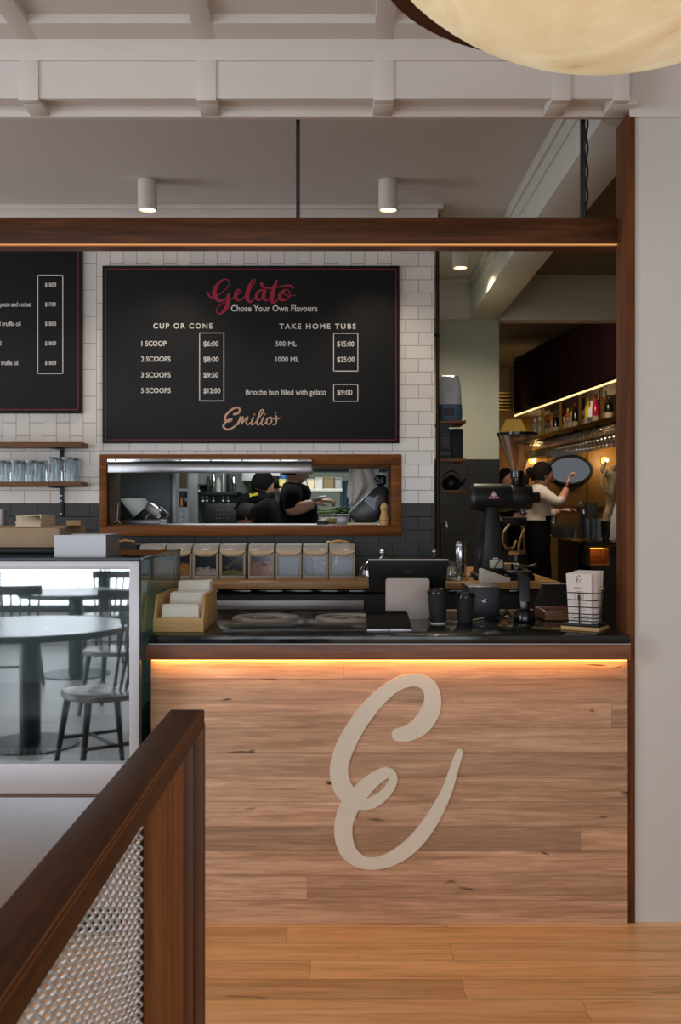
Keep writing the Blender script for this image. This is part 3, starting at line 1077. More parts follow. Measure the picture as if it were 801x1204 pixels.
words('price', [('$6:00', 239.3, 257, 407, 6.0, 0.014, 1), ('$8:00', 239.3, 257.4, 425.4, 6.0, 0.014, 1), ('$9:50', 239.3, 257, 443.8, 6.0, 0.014, 1), ('$12:00', 239.3, 259.3, 462.3, 6.0, 0.014, 1),
          ('$15:00', 396.4, 416.4, 407.2, 6.0, 0.014, 1), ('$25:00', 396.4, 417.2, 425.6, 6.0, 0.014, 1), ('$9:00', 396.6, 414.4, 464.3, 6.0, 0.014, 1)])
price_box(234.3, 263.8, 391, 471.8); price_box(392, 421.3, 391.5, 436.7); price_box(392, 421.3, 451.5, 472.3)
GEL = [
    [(22, 135, 14), (45, 168, 12), (90, 160, 7), (150, 110, 5), (172, 75, 5), (155, 50, 6), (120, 55, 10), (80, 100, 24), (70, 150, 32), (100, 190, 22), (140, 185, 10), (165, 150, 10)],
    [(165, 150, 18), (165, 190, 26), (150, 240, 26), (110, 280, 11), (85, 265, 7), (100, 228, 6), (170, 190, 6), (205, 165, 7)],
    [(205, 165, 8), (240, 140, 8), (238, 118, 8), (215, 135, 18), (215, 175, 22), (240, 190, 11), (275, 165, 6)],
    [(275, 165, 6), (330, 90, 6), (345, 55, 7), (325, 55, 9), (300, 110, 26), (290, 170, 28), (310, 200, 14), (345, 170, 6)],
    [(410, 130, 8), (385, 120, 12), (355, 150, 20), (360, 185, 18), (385, 180, 9), (410, 135, 8)],
    [(408, 125, 22), (400, 170, 24), (420, 190, 11), (448, 170, 6)],
    [(490, 55, 10), (470, 110, 26), (455, 180, 28), (470, 205, 14), (508, 170, 6)],
    [(385, 75, 20), (400, 100, 14), (450, 108, 9), (530, 92, 8), (580, 92, 14), (600, 105, 12)],
    [(540, 125, 10), (510, 150, 22), (520, 185, 22), (560, 180, 9), (578, 145, 7), (560, 118, 7), (525, 128, 7), (560, 160, 6), (615, 155, 6)]]


def gfn(u, v):
    return (sx(240 + u * 0.17478), sz(320 + v * 0.17478))


b = MB(s0)
for i, st in enumerate(GEL):
    b.stroke(st, gfn, SY - 0.0006 - 0.00003 * i, SY, 5)
b.build('script_heading', 'sign_red', sg)
EMI = [
    [(225, 152, 24), (268, 138, 24), (288, 105, 22), (262, 82, 18), (210, 97, 20), (150, 150, 22), (130, 195, 22), (150, 226, 20), (188, 222, 15), (203, 203, 13), (172, 205, 16), (125, 250, 22), (115, 285, 22), (160, 312, 20), (220, 287, 18), (265, 240, 16), (292, 180, 14)],
    [(292, 180, 16), (268, 258, 16)], [(268, 258, 10), (318, 178, 16), (306, 252, 16)], [(306, 252, 10), (368, 178, 16), (352, 240, 16), (374, 258, 14), (412, 222, 9)],
    [(425, 185, 16), (405, 248, 16), (425, 260, 11), (462, 222, 9)], [(439, 152, 18), (441, 155, 18)],
    [(460, 225, 9), (530, 128, 14), (520, 103, 13), (495, 132, 16), (465, 240, 16), (485, 260, 11), (522, 214, 9)],
    [(530, 185, 16), (510, 248, 16), (530, 260, 11), (572, 218, 9)], [(544, 152, 18), (546, 155, 18)],
    [(605, 182, 14), (572, 200, 16), (565, 243, 16), (592, 256, 14), (620, 220, 14), (606, 182, 11), (642, 200, 9)],
    [(640, 206, 9), (668, 168, 12), (668, 218, 16), (660, 252, 16), (632, 260, 12)], [(665, 215, 9), (705, 187, 9)], [(660, 134, 12), (655, 158, 8)]]


def mfn(u, v):
    return (sx(250 + u * 0.11236), sz(470 + v * 0.11236))


b = MB(s0)
for i, st in enumerate(EMI):
    b.stroke(st, mfn, SY - 0.0006 - 0.00003 * i, SY, 5)
b.build('script_name', 'sign_tan', sg)

s0 = Vector((sx(-60), SY, sz(486)))
sg = thing('menu_sign', s0, 'black menu board cut off by the left edge, with a single column of prices', 'sign')
b = MB(s0); b.box(sx(-230), sx(96), SY, 5.80, sz(486), sz(270), 0.0015); b.build('board', 'sign_black', sg)
b = MB(s0); outline(b, -226, 92.4, 273, 482, 0.9); b.build('border', 'sign_line', sg)
price_box(44, 74.3, 323.3, 439.6)
words('price', [('$18:00', 53, 66, 337.0, 4.6, 0.02, 0.95), ('$17:00', 53, 65.6, 360.0, 4.6, 0.02, 0.95), ('$18:00', 53, 66, 382.8, 4.6, 0.02, 0.95), ('$18:00', 53, 66, 405.8, 4.6, 0.02, 0.95), ('$18:00', 53, 66, 428.8, 4.6, 0.02, 0.95)])
words('lettering', [('pesto and rocket', 0, 36.8, 360.4, 5.4, 0.008, 0.95), ('and truffle oil', -8, 24.2, 383.2, 5.4, 0.008, 0.95), ('oil', -4, 1.4, 406.2, 5.4, 0.008, 0.95), ('truffle oil', 1.2, 21.2, 429.2, 5.4, 0.008, 0.95)])


# ------------------------------------------------------------------ rear bench under the serving window
BT = EYE - 0.362
q0 = Vector((-0.6, 5.5, 0))
bn = thing('rear_bench', q0, 'long timber topped rear bench running below the serving window', 'bench')
b = MB(q0)
b.prism([(-3.2, 5.2), (1.137, 5.2), (1.137, 6.75), (0.60, 6.75), (0.60, 5.795), (-3.2, 5.795)], 'Z', BT - 0.030, BT, 0.002)
b.build('bench_top', 'bench_wood', bn)
b = MB(q0); b.prism([(-3.2, 5.26), (1.10, 5.26), (1.10, 6.7), (0.62, 6.7), (0.62, 5.79), (-3.2, 5.79)], 'Z', 0.0, BT - 0.031); b.build('carcass', 'black', bn)
b = MB(q0); b.box(-1.6, PX(428, 5.21), 5.215, 5.262, PZ(717, 5.21), PZ(706, 5.21), 0.003); b.build('steel_rail', 'steel_dull', bn, label='brushed steel rail along the bench front')
b = MB(q0)
for k in range(14):
    x = -0.95 + k * 0.165
    b.box(x, x + 0.16, 5.235, 5.262, BT - 0.062, BT - 0.034, 0.003)
b.build('drawer_fronts', 'black_gloss', bn)

BT += 0.0008
CT += 0.0008
DT += 0.0008
# ------------------------------------------------------------------ tilt bins of toppings
BW = 31.6 * 5.5 / F
bins = ['brown glossy chocolate bits behind the case glass, leftmost of the row', 'golden cereal clusters, second from the left', 'pale marshmallow pieces, third from the left', 'green crumbs with a wooden scoop', 'pink brown nuts', 'grey sprinkles, left of the blue lined bin', 'dark blue plastic bags', 'grey blue powder, rightmost of the row']


def topping_bin(i, xl):
    w_ = BW * 0.965
    c = Vector((xl + w_ / 2, 5.55, BT))
    t = thing('topping_bin', c, 'clear topping bin with ' + bins[i], 'bin', 'tilt out topping bins on the rear bench')
    x0, x1, y0, y1 = xl, xl + w_, 5.48, 5.64
    z0, z1 = BT, BT + 0.186
    fw = 0.013
    b = MB(c)
    b.box(x0, x1, y0, y1, z0, z0 + 0.020, 0.003)
    b.box(x0, x0 + fw, y0, y1, z0 + 0.020, z1 - 0.045, 0.002); b.box(x1 - fw, x1, y0, y1, z0 + 0.020, z1 - 0.045, 0.002)
    b.build('frame', 'bin_frame', t)
    b = MB(c); b.box(x0, x1, y1 - 0.006, y1, z0 + 0.0205, z1, 0.001); b.build('back_panel', 'bin_back', t)
    # the clear window
    b = MB(c); b.box(x0 + fw, x1 - fw, y0 + 0.004, y0 + 0.007, z0 + 0.020, z1 - 0.046); b.build('window', 'bin_clear', t)
    # curved cream lip: bulges down in the middle
    b = MB(c)
    n = 14
    top = z1 - 0.032
    vs, fs = [], []
    for k in range(n + 1):
        u = k / n
        x = x0 + 0.002 + (w_ - 0.004) * u
        dz = 0.026 * (1 - (2 * u - 1) ** 4)
        for (yy, zz) in ((y0 - 0.010, top), (y0 - 0.012, top - 0.004 - dz * 0.55), (y0 - 0.002, top - 0.006 - dz), (y0 + 0.012, top - 0.006 - dz), (y0 + 0.012, top)):
            vs.append((x, yy, zz))
    for k in range(n):
        for j in range(5):
            a, d = k * 5 + j, k * 5 + (j + 1) % 5
            fs.append((a, d, d + 5, a + 5))
    fs.append((0, 1, 2, 3, 4)); fs.append(tuple(n * 5 + j for j in (4, 3, 2, 1, 0)))
    b.faces(vs, fs)
    b.build('lip', 'bin_lip', t)
    b = MB(c)
    b.hexa([(x0 + 0.002, y0 - 0.010, top + 0.0005), (x1 - 0.002, y0 - 0.010, top + 0.0005), (x1 - 0.002, y1 - 0.007, top + 0.0005), (x0 + 0.002, y1 - 0.007, top + 0.0005),
            (x0 + 0.002, y0 + 0.035, z1), (x1 - 0.002, y0 + 0.035, z1), (x1 - 0.002, y1 - 0.007, z1), (x0 + 0.002, y1 - 0.007, z1)], 0.002)
    b.build('lid', 'bin_lid', t)
    # contents
    rng = random.Random(i)
    ax0, ax1, ay0, ay1, az = x0 + fw + 0.001, x1 - fw - 0.001, y0 + 0.0078, y1 - 0.012, z0 + 0.0215
    b = MB(c)
    if i in (0, 1, 2, 4):
        n, r, h = {0: (90, 0.008, 0.06), 1: (110, 0.010, 0.06), 2: (60, 0.010, 0.036), 4: (190, 0.007, 0.072)}[i]
        b.box(ax0, ax1, ay0 + 0.006, ay1, az, az + h * 0.7)
        for k in range(n):
            x, y = rng.uniform(ax0 + r, ax1 - r), rng.uniform(ay0 + r, ay0 + r + 0.012)
            zz = az + r + rng.random() * (h - r)
            b.ball((x, y, zz), (r * rng.uniform(0.7, 1.2), r, r * rng.uniform(0.6, 1.1)), 6, 4)
        o = b.build('contents', {0: 'choc', 1: 'cereal', 2: 'mallow', 4: 'nut'}[i], t)
        o['kind'] = 'stuff'
    elif i == 3:
        b.prism([(ax0, az), (ax1, az), (ax1, az + 0.020), ((ax0 + ax1) / 2, az + 0.032), (ax0, az + 0.022)], 'Y', ay0, ay1); b.build('contents', 'green_crumb', t)['kind'] = 'stuff'
        b = MB(c)
        b.tube([(ax0 + 0.035, ay0 + 0.010, az + 0.050), (ax1 - 0.006, ay0 + 0.012, z1 - 0.062)], [0.006, 0.0045], 8); b.ball((ax0 + 0.027, ay0 + 0.011, az + 0.043), (0.017, 0.010, 0.013), 12, 8)
        b.build('scoop', 'tan_box', t, label='wooden scoop')
    elif i == 5:
        b.box(ax0, ax1, ay0, ay1, az, z1 - 0.07, 0.006); b.build('contents', 'powder_grey', t)
    elif i == 6:
        for k in range(4):
            x = ax0 + 0.02 + (ax1 - ax0 - 0.04) * (k % 2); zz = az + 0.024 + 0.045 * (k // 2)
            b.ball((x, ay0 + 0.03, zz), (0.024, 0.024, 0.026), 12, 8)
        b.build('contents', 'bag_plastic', t)
    else:
        b.box(ax0, ax1, ay0, ay1, az, z1 - 0.075, 0.006); b.build('contents', 'powder_grey', t)
        b = MB(c); b.tube([(ax0 + 0.02, ay0 - 0.001, az + 0.06), (ax0 + 0.032, ay0 + 0.012, z1 - 0.05)], 0.005, 8); b.build('scoop', 'paper', t, label='white plastic scoop')


M['bag_plastic'] = plain('bag_plastic', '#39496a', 0.2, var=0.3, scale=20)
for i, xp in enumerate((163.6, 195.0, 226.4, 258.2, 291.8, 324.2, 355.8, 387.0)):
    topping_bin(i, PX(xp, 5.48))


# small things lying on the bins and bench
def tongs(x, y, z, label, rz):
    c = Vector((x, y, z))
    t = thing('serving_tongs', c, label, 'tongs', rz=rz)
    b = MB(); b.tube([(-0.05, -0.006, 0.008), (0.0, -0.010, 0.018), (0.052, -0.004, 0.010)], [0.006, 0.007, 0.005], 8); b.ball((-0.052, -0.006, 0.010), (0.016, 0.010, 0.008)); b.build('jaw', 'pale_wood', t)
    b = MB(); b.tube([(-0.04, 0.014, 0.007), (0.0, 0.016, 0.014), (0.05, 0.010, 0.008)], [0.006, 0.007, 0.005], 8); b.ball((-0.046, 0.014, 0.008), (0.015, 0.009, 0.007)); b.build('jaw', 'pale_wood', t)


tongs(PX(398, 5.56), 5.56, BT + 0.187, 'small pale wooden tongs lying on the rightmost topping bin', 0.1)
tongs(PX(147, 5.6), 5.6, BT + 0.187, 'small pale tongs lying behind the steel box, under the window frame', 0.4)
t0 = Vector((PX(305, 5.25), 5.27, BT))
tag(MB(t0).box(PX(282, 5.27), PX(331, 5.27), 5.215, 5.30, BT, BT + 0.004, 0.001).build('bench_mat', 'kraft', None), 'thin brown paper sheet lying on the rear bench below the topping bins', 'paper')
# a bin plinth keeps the left tongs supported
b = MB((PX(147, 5.6), 5.6, BT)); b.box(PX(120, 5.6), PX(165, 5.6), 5.50, 5.70, BT, BT + 0.186, 0.004)
tag(b.build('storage_tub', 'black', None), 'black storage tub at the left end of the topping bins, behind the display case', 'tub')


# ------------------------------------------------------------------ glass cloches
def cloche(xp, d, r, ztop, label):
    x = PX(xp, d)
    c = Vector((x, d, BT))
    t = thing('cake_cloche', c, label, 'cloche', 'glass cake domes on the rear bench')
    b = MB(c); b.lathe([(0.0, 0.0), (r + 0.012, 0.0), (r + 0.014, 0.012), (r + 0.004, 0.014), (0.0, 0.014)], c, 40); b.build('base', 'tan_box', t)
    h = ztop - BT - 0.014
    prof = [(r, 0.015)]
    for k in range(9):
        a = R(90) * k / 8
        prof.append((max(0.006, r * math.cos(a) ** 0.7), 0.015 + h * 0.35 + (h * 0.65) * math.sin(a)))
    b = MB(c); b.lathe(prof, c, 40); b.build('dome', 'clear', t)
    b = MB(c); b.lathe([(0.012, h + 0.012), (0.02, h + 0.018), (0.008, h + 0.026), (0.007, h + 0.032)], c, 20); b.ball(c + Vector((0, 0, h + 0.048)), 0.019, 16, 10); b.build('knob', 'chrome', t)


cloche(450.5, 5.45, 0.130, PZ(657, 5.45), 'glass cake dome with a chrome knob behind the left half of the till screen')
cloche(511.5, 5.52, 0.125, PZ(656, 5.52), 'glass cake dome with a chrome knob behind the right half of the till screen')


def lathe_thing(name, c, prof, mat, label, cat, group=None, n=28, **k):
    b = MB(c); b.lathe(prof, c, n, **k)
    return tag(b.build(name, mat), label, cat, group)


# steel shaker, chrome pole tap
c = Vector((PX(541.5, 5.70), 5.70, BT))
t = thing('steel_canister', c, 'polished steel canister standing behind the right glass dome', 'canister')
b = MB(c); b.lathe([(0.0, 0), (0.031, 0.0), (0.033, 0.004), (0.033, 0.165), (0.031, 0.172)], c); b.build('body', 'chrome', t)
b = MB(c); b.lathe([(0.034, 0.172), (0.034, 0.190), (0.030, 0.196), (0.0, 0.198)], c); b.build('lid', 'steel', t)
c = Vector((PX(535, 5.36), 5.36, BT))
t = thing('glass_jug', c, 'small clear glass jug on the bench beside the white card terminal', 'jug')
b = MB(c); b.lathe([(0.0, 0.003), (0.036, 0.0), (0.040, 0.03), (0.034, 0.07), (0.026, 0.092), (0.031, 0.105)], c); b.build('body', 'tumbler_glass', t)
b = MB(c); b.tube([c + Vector((0.030, 0, 0.09)), c + Vector((0.058, 0, 0.085)), c + Vector((0.062, 0, 0.05)), c + Vector((0.040, 0, 0.03))], 0.005, 8); b.build('handle', 'tumbler_glass', t)
c = Vector((PX(520.5, 6.0), 6.0, BT))
t = thing('pole_tap', c, 'thin tarnished metal pole tap with ring collars behind the steel canister', 'tap')
b = MB(c); b.tube([c, c + Vector((0, 0, 0.30))], 0.010, 12); b.lathe([(0.019, 0), (0.019, 0.006), (0.012, 0.012)], c); b.build('stem', 'pole_metal', t)
for z in (0.13, 0.19, 0.27):
    b = MB(c); b.lathe([(0.010, z), (0.018, z + 0.003), (0.018, z + 0.016), (0.010, z + 0.02)], c); b.build('collar', 'pole_metal', t)
b = MB(c); b.tube([c + Vector((0, 0, 0.295)), c + Vector((0.022, -0.02, 0.30)), c + Vector((0.026, -0.022, 0.27))], 0.008, 8); b.build('spout', 'chrome', t)

# ------------------------------------------------------------------ napkin box
c = Vector((-0.579, 3.83, CT))
nb = thing('napkin_box', c, 'open fronted bamboo box of white napkins at the left end of the counter', 'box')
xa, xb, ya, yb_ = PX(180, 3.64), PX(239.3, 3.64), 3.64, 4.03
hb, hf, th = 0.128, 0.050, 0.009
b = MB(c); b.box(xa, xb, ya, ya + th, CT, CT + hf, 0.001); b.build('front_panel', 'bamboo', nb)
for x in (xa, xb - th):
    b = MB(c); b.prism([(ya + th, CT), (yb_ - th, CT), (yb_ - th, CT + hb), (ya + 0.055, CT + hb), (ya + 0.012, CT + hf + 0.004), (ya + th, CT + hf)], 'X', x, x + th, 0.0008); b.build('side_panel', 'bamboo', nb)
b = MB(c); b.box(xa, xb, yb_ - th, yb_, CT, CT + hb, 0.001); b.build('back_panel', 'bamboo', nb)
b = MB(c); b.box(xa + th, xb - th, ya + th, yb_ - th, CT, CT + 0.006); b.build('base', 'bamboo', nb)


def napkins(x0, x1, y0, y1, z1, tilt, label, seed):
    c = Vector(((x0 + x1) / 2, (y0 + y1) / 2, CT + 0.006))
    rng = random.Random(seed)
    b = MB(c)
    n = 12
    for k in range(n):
        ya_ = y0 + (y1 - y0) * k / n
        yb2 = y0 + (y1 - y0) * (k + 0.92) / n
        dz = rng.uniform(-0.004, 0.002)
        jx = rng.uniform(-0.002, 0.002)
        z0 = CT + 0.0065
        s_ = tilt * (z1 - z0)
        droop = 0.010 * rng.random()
        b.hexa([(x0 + jx, ya_, z0), (x1 + jx, ya_, z0), (x1 + jx, yb2, z0), (x0 + jx, yb2, z0),
                (x0 + jx + 0.006, ya_ + s_, z1 + dz - droop), (x1 + jx - 0.004, ya_ + s_, z1 + dz), (x1 + jx - 0.004, yb2 + s_, z1 + dz), (x0 + jx + 0.006, yb2 + s_, z1 + dz - droop)], 0.0012)
    return tag(b.build('napkin_stack', 'paper'), label, 'napkins', 'napkin bundles in the bamboo box')


napkins(xa + 0.020, xb - 0.020, 3.665, 3.720, CT + 0.094, 0.10, 'front bundle of white paper napkins in the bamboo box', 1)
napkins(xa + 0.030, xb - 0.012, 3.765, 3.835, CT + 0.128, 0.18, 'middle bundle of white paper napkins in the bamboo box', 2)
napkins(xa + 0.040, xb - 0.011, 3.890, 3.965, CT + 0.165, 0.18, 'tallest rear bundle of white paper napkins in the bamboo box', 3)

# ------------------------------------------------------------------ till screen on white plinth
c = Vector((PX(479, 4.1), 4.12, CT))
t = thing('till_screen', c, 'wide dark till screen on a rounded white plinth, its back towards the customer', 'till')
b = MB(c)


def rrect(x0, x1, z0, z1, r, n=5):
    out = []
    for cx_, cz_, a0 in ((x1 - r, z1 - r, 0), (x0 + r, z1 - r, 90), (x0 + r, z0 + r, 180), (x1 - r, z0 + r, 270)):
        for k in range(n + 1):
            a = R(a0 + 90 * k / n)
            out.append((cx_ + r * math.cos(a), cz_ + r * math.sin(a)))
    return out


pl = rrect(PX(453.7, 4.07), PX(505, 4.07), CT + 0.0, PZ(680, 4.07), 0.010)
b.prism(pl, 'Y', 4.065, 4.085, 0.002); b.box(PX(456, 4.07), PX(503, 4.07), 4.084, 4.22, CT, CT + 0.012, 0.003)
b.build('plinth', 'plinth_white', t)
b = MB(c)
w0, w1 = PX(432.5, 4.12), PX(527, 4.12)
zt, zb2 = PZ(659, 4.12), PZ(697, 4.12)
b.hexa([(w0 + 0.006, 4.150, zb2), (w1 - 0.010, 4.150, zb2), (w1 - 0.010, 4.175, zb2), (w0 + 0.006, 4.175, zb2), (w0, 4.092, zt), (w1, 4.092, zt), (w1, 4.117, zt), (w0, 4.117, zt)], 0.004)
b.build('screen_back', 'black', t)
b = MB(c); b.hexa([(w0, 4.093, zt + 0.0005), (w1, 4.093, zt + 0.0005), (w1, 4.117, zt + 0.0005), (w0, 4.117, zt + 0.0005), (w0 + 0.002, 4.094, zt + 0.006), (w1 - 0.002, 4.094, zt + 0.006), (w1 - 0.002, 4.116, zt + 0.006), (w0 + 0.002, 4.116, zt + 0.006)]); b.build('top_edge', 'plinth_white', t)
b = MB(c)
mxs = Matrix.Translation((PX(480, 4.1), 4.1 + 0.0115, PZ(670.5, 4.1))) @ Matrix.Rotation(R(-24), 4, 'X')
for a_, d_, e_, f_ in ((-0.019, 0.019, 0.009, 0.0115), (-0.019, 0.019, -0.0115, -0.009), (-0.0195, -0.017, -0.011, 0.011), (0.017, 0.0195, -0.011, 0.011), (-0.006, 0.006, -0.004, 0.004)):
    b.box(a_, d_, -0.002, 0.002, e_, f_, 0, mxs)
b.build('emblem', 'packet_grey', t)

# card tablet in front
c = Vector((PX(457.5, 3.75), 3.74, CT))
t = thing('counter_tablet', c, 'low dark tablet tilted on its stand in front of the white till plinth', 'tablet')
tx0, tx1 = PX(431, 3.655), PX(485, 3.655)
b = MB(c); b.hexa([(tx0, 3.650, CT), (tx1, 3.650, CT), (tx1 - 0.004, 3.87, CT), (tx0 + 0.004, 3.87, CT), (tx0, 3.650, CT + 0.012), (tx1, 3.650, CT + 0.012), (tx1 - 0.004, 3.87, CT + 0.052), (tx0 + 0.004, 3.87, CT + 0.052)], 0.003); b.build('body', 'slate_blue', t)
b = MB(c); b.hexa([(tx0 + 0.003, 3.653, CT + 0.0128), (tx1 - 0.003, 3.653, CT + 0.0128), (tx1 - 0.006, 3.868, CT + 0.0528), (tx0 + 0.006, 3.868, CT + 0.0528), (tx0 + 0.003, 3.653, CT + 0.0145), (tx1 - 0.003, 3.653, CT + 0.0145), (tx1 - 0.006, 3.868, CT + 0.0545), (tx0 + 0.006, 3.868, CT + 0.0545)]); b.build('screen', 'tablet_glass', t)
b = MB(c); b.box(tx0 + 0.002, (tx0 + tx1) / 2 - 0.001, 3.6465, 3.651, CT + 0.001, CT + 0.0105, 0.001); b.box((tx0 + tx1) / 2 + 0.001, tx1 - 0.002, 3.6465, 3.651, CT + 0.001, CT + 0.0105, 0.001); b.build('front_edge', 'steel_dull', t)


# ------------------------------------------------------------------ takeaway cups
def cup(xp, d, h, r, ring, label):
    c = Vector((PX(xp, d), d, CT))
    t = thing('takeaway_cup', c, label, 'cup', 'black takeaway coffee cups on the counter')
    rb = r * 0.70
    hl = h - 0.016
    z0 = 0.006 if ring else 0.0
    prof = [(0.0, z0), (rb, z0)]
    n = 26
    for k in range(n + 1):
        u = k / n
        z = z0 + 0.004 + (hl - z0 - 0.004) * u
        prof.append((rb + (r * 0.93 - rb) * (z / hl) + (0.0007 if k % 2 else -0.0003), z))
    b = MB(c); b.lathe(prof, c, 32); b.build('sleeve', 'black_matt', t)
    if ring:
        b = MB(c); b.lathe([(0.0, 0.0), (rb - 0.001, 0.0), (rb - 0.0005, 0.006)], c, 32); b.build('base_ring', 'paper', t, label='white base ring')
    b = MB(c); b.lathe([(r * 0.94, hl - 0.003), (r, hl - 0.002), (r, hl + 0.004), (r * 0.93, hl + 0.006), (r * 0.87, hl + 0.016), (r * 0.82, hl + 0.016), (r * 0.80, hl + 0.010), (0.0, hl + 0.010)], c, 32); b.build('lid', 'black_gloss', t)


cup(515, 3.92, 0.134, 0.0425, True, 'taller black takeaway cup with a white base ring, left of the pair')
cup(547, 3.95, 0.116, 0.0405, False, 'shorter all black takeaway cup, right of the pair')

# black box with a white bird mark
c = Vector((PX(570, 4.2), 4.25, CT))
t = thing('printer_box', c, 'black box with a white bird mark behind the shorter takeaway cup', 'printer')
b = MB(c); b.box(PX(551.5, 4.12), PX(588, 4.12), 4.12, 4.37, CT + 0.004, PZ(690, 4.12), 0.004); b.build('housing', 'slate_blue', t)
b = MB(c); b.box(PX(552.5, 4.12), PX(587, 4.12), 4.13, 4.36, CT, CT + 0.004); b.build('foot', 'black', t)
b = MB(c)


def bfn(u, v):
    return (PX(410 + u * 0.2372, 4.12), PZ(630 + v * 0.2372, 4.12))


b.stroke([(660, 322, 2), (668, 324, 9), (674, 321, 9), (682, 312, 3)], bfn, 4.1180, 4.121, 4)
b.stroke([(666, 332, 2), (671, 324, 7), (672, 316, 2)], bfn, 4.1176, 4.121, 4)
b.stroke([(672, 322, 6), (680, 328, 5), (682, 331, 2)], bfn, 4.1172, 4.121, 4)
b.build('bird_mark', 'sign_white', t)
# black cordless handset in a round cradle
c = Vector((PX(617, 3.97), 3.97, CT))
t = thing('scanner_handset', c, 'glossy black upright handset standing in a round cradle', 'handset')
b = MB(c); b.lathe([(0.0, 0.0), (0.040, 0.0), (0.042, 0.008), (0.041, 0.030), (0.034, 0.044), (0.026, 0.050), (0.0, 0.050)], c, 32); b.build('cradle', 'black_gloss', t)
b = MB(c); b.hexa([c + Vector(p) for p in ((-0.019, -0.012, 0.048), (0.019, -0.012, 0.048), (0.019, 0.016, 0.048), (-0.019, 0.016, 0.048), (-0.024, 0.016, 0.188), (0.024, 0.016, 0.188), (0.024, 0.044, 0.188), (-0.024, 0.044, 0.188))], 0.006); b.build('handset', 'black_gloss', t)
b = MB(c); b.hexa([c + Vector(p) for p in ((-0.017, -0.0135, 0.08), (0.017, -0.0135 + 0.006, 0.08), (0.017, -0.009, 0.08), (-0.017, -0.009, 0.08), (-0.020, 0.012, 0.175), (0.020, 0.012, 0.175), (0.020, 0.017, 0.175), (-0.020, 0.017, 0.175))], 0.002); b.build('face_plate', 'slate_blue', t)
# cables
b = MB((PX(588, 4.05), 4.05, CT))
for k in range(3):
    b.tube([(PX(576 + 3 * k, 4.1), 4.08 - 0.02 * k, CT + 0.005), (PX(588, 4.05), 4.0 + 0.03 * k, CT + 0.012), (PX(596, 4.05), 4.05, CT + 0.028 + 0.008 * k), (PX(602, 4.05), 4.06 + 0.02 * k, CT + 0.012), (PX(592, 4.05), 4.1, CT + 0.005)], 0.0028, 6, True)
tag(b.build('cable_coil', 'black', None), 'tangle of thin black cable between the bird mark box and the handset', 'cable')
b = MB((PX(560, 4.0), 4.0, CT))
b.tube([(PX(552, 3.98) + 0.008 * k, 3.985 + 0.012 * k + 0.004 * math.sin(k), CT + 0.004) for k in range(10)], 0.0032, 6)
tag(b.build('white_cable', 'paper_cream', None), 'short white cable lying on the counter behind the shorter takeaway cup', 'cable')
# white card terminal on the bench
c = Vector((PX(580, 5.28), 5.30, BT))
t = thing('card_terminal', c, 'white card terminal with a sloping black face on the rear bench', 'card terminal')
tx0, tx1 = PX(565, 5.25), PX(599, 5.25)
b = MB(c)
b.prism([(tx0, BT), (tx1, BT), (tx1 + 0.002, BT + 0.022), (tx0 + 0.012, BT + 0.070), (tx0 + 0.002, BT + 0.066)], 'Y', 5.22, 5.33, 0.003); b.build('body', 'eftpos_white', t)
b = MB(c)
dx_, dz_ = (tx1 + 0.002) - (tx0 + 0.012), 0.022 - 0.070
vsl = []
for u, o in ((0.10, 0.0006), (0.93, 0.0006), (0.93, 0.0026), (0.10, 0.0026)):
    vsl.append((tx0 + 0.012 + dx_ * u + o * 0.35, BT + 0.070 + dz_ * u + o))
b.prism(vsl, 'Y', 5.228, 5.322); b.build('face', 'black_gloss', t)
b = MB((PX(560, 5.4), 5.4, BT))
b.tube([(PX(548, 5.4), 5.36, BT + 0.006), (PX(555, 5.4), 5.42, BT + 0.03), (PX(562, 5.4), 5.40, BT + 0.018), (PX(556, 5.4), 5.35, BT + 0.006), (PX(566, 5.4), 5.36, BT + 0.012)], 0.004, 6)
tag(b.build('power_cable', 'black', None), 'short black cord curling beside the white card terminal', 'cord')

# dark tablet leaning
c = Vector((PX(646, 4.33), 4.34, CT))
t = thing('leaning_tablet', c, 'dark tablet leaning back behind the menu rack, with a pale top edge', 'tablet')
tl = [(PX(626, 4.30), 4.30, CT + 0.0), (PX(668, 4.30), 4.30, CT + 0.0), (PX(668, 4.30), 4.312, CT + 0.0), (PX(626, 4.30), 4.312, CT + 0.0),
      (PX(637, 4.38), 4.375, PZ(687, 4.38)), (PX(675, 4.38), 4.375, PZ(687, 4.38)), (PX(675, 4.38), 4.387, PZ(687, 4.38)), (PX(637, 4.38), 4.387, PZ(687, 4.38))]
b = MB(c); b.hexa(tl, 0.002); b.build('screen', 'black', t)
b = MB(c); b.box(PX(637, 4.38), PX(675, 4.38), 4.375, 4.387, PZ(687, 4.38) + 0.0002, PZ(687, 4.38) + 0.003); b.build('top_edge', 'steel_dull', t)
b = MB(c); b.tube([(PX(652, 4.38), 4.384, PZ(694, 4.38)), (PX(656, 4.4), 4.42, CT + 0.002)], 0.005, 8); b.build('stand', 'black', t)
# wooden tray
c = Vector((PX(655, 4.08), 4.1, CT))
t = thing('wooden_tray', c, 'small low brown wooden tray behind the menu rack', 'tray')
b = MB(c); b.box(PX(640, 4.03), PX(684, 4.03), 4.02, 4.22, CT, CT + 0.012, 0.002); b.build('tray_base', 'edge_wood', t)
b = MB(c)
for (a_, d_, e_, f_) in ((PX(640, 4.03), PX(684, 4.03), 4.02, 4.03), (PX(640, 4.03), PX(684, 4.03), 4.21, 4.22), (PX(640, 4.03), PX(640, 4.03) + 0.01, 4.031, 4.209), (PX(684, 4.03) - 0.01, PX(684, 4.03), 4.031, 4.209)):
    b.box(a_, d_, e_, f_, CT + 0.0125, CT + 0.038, 0.002)
b.build('rim', 'edge_wood', t)

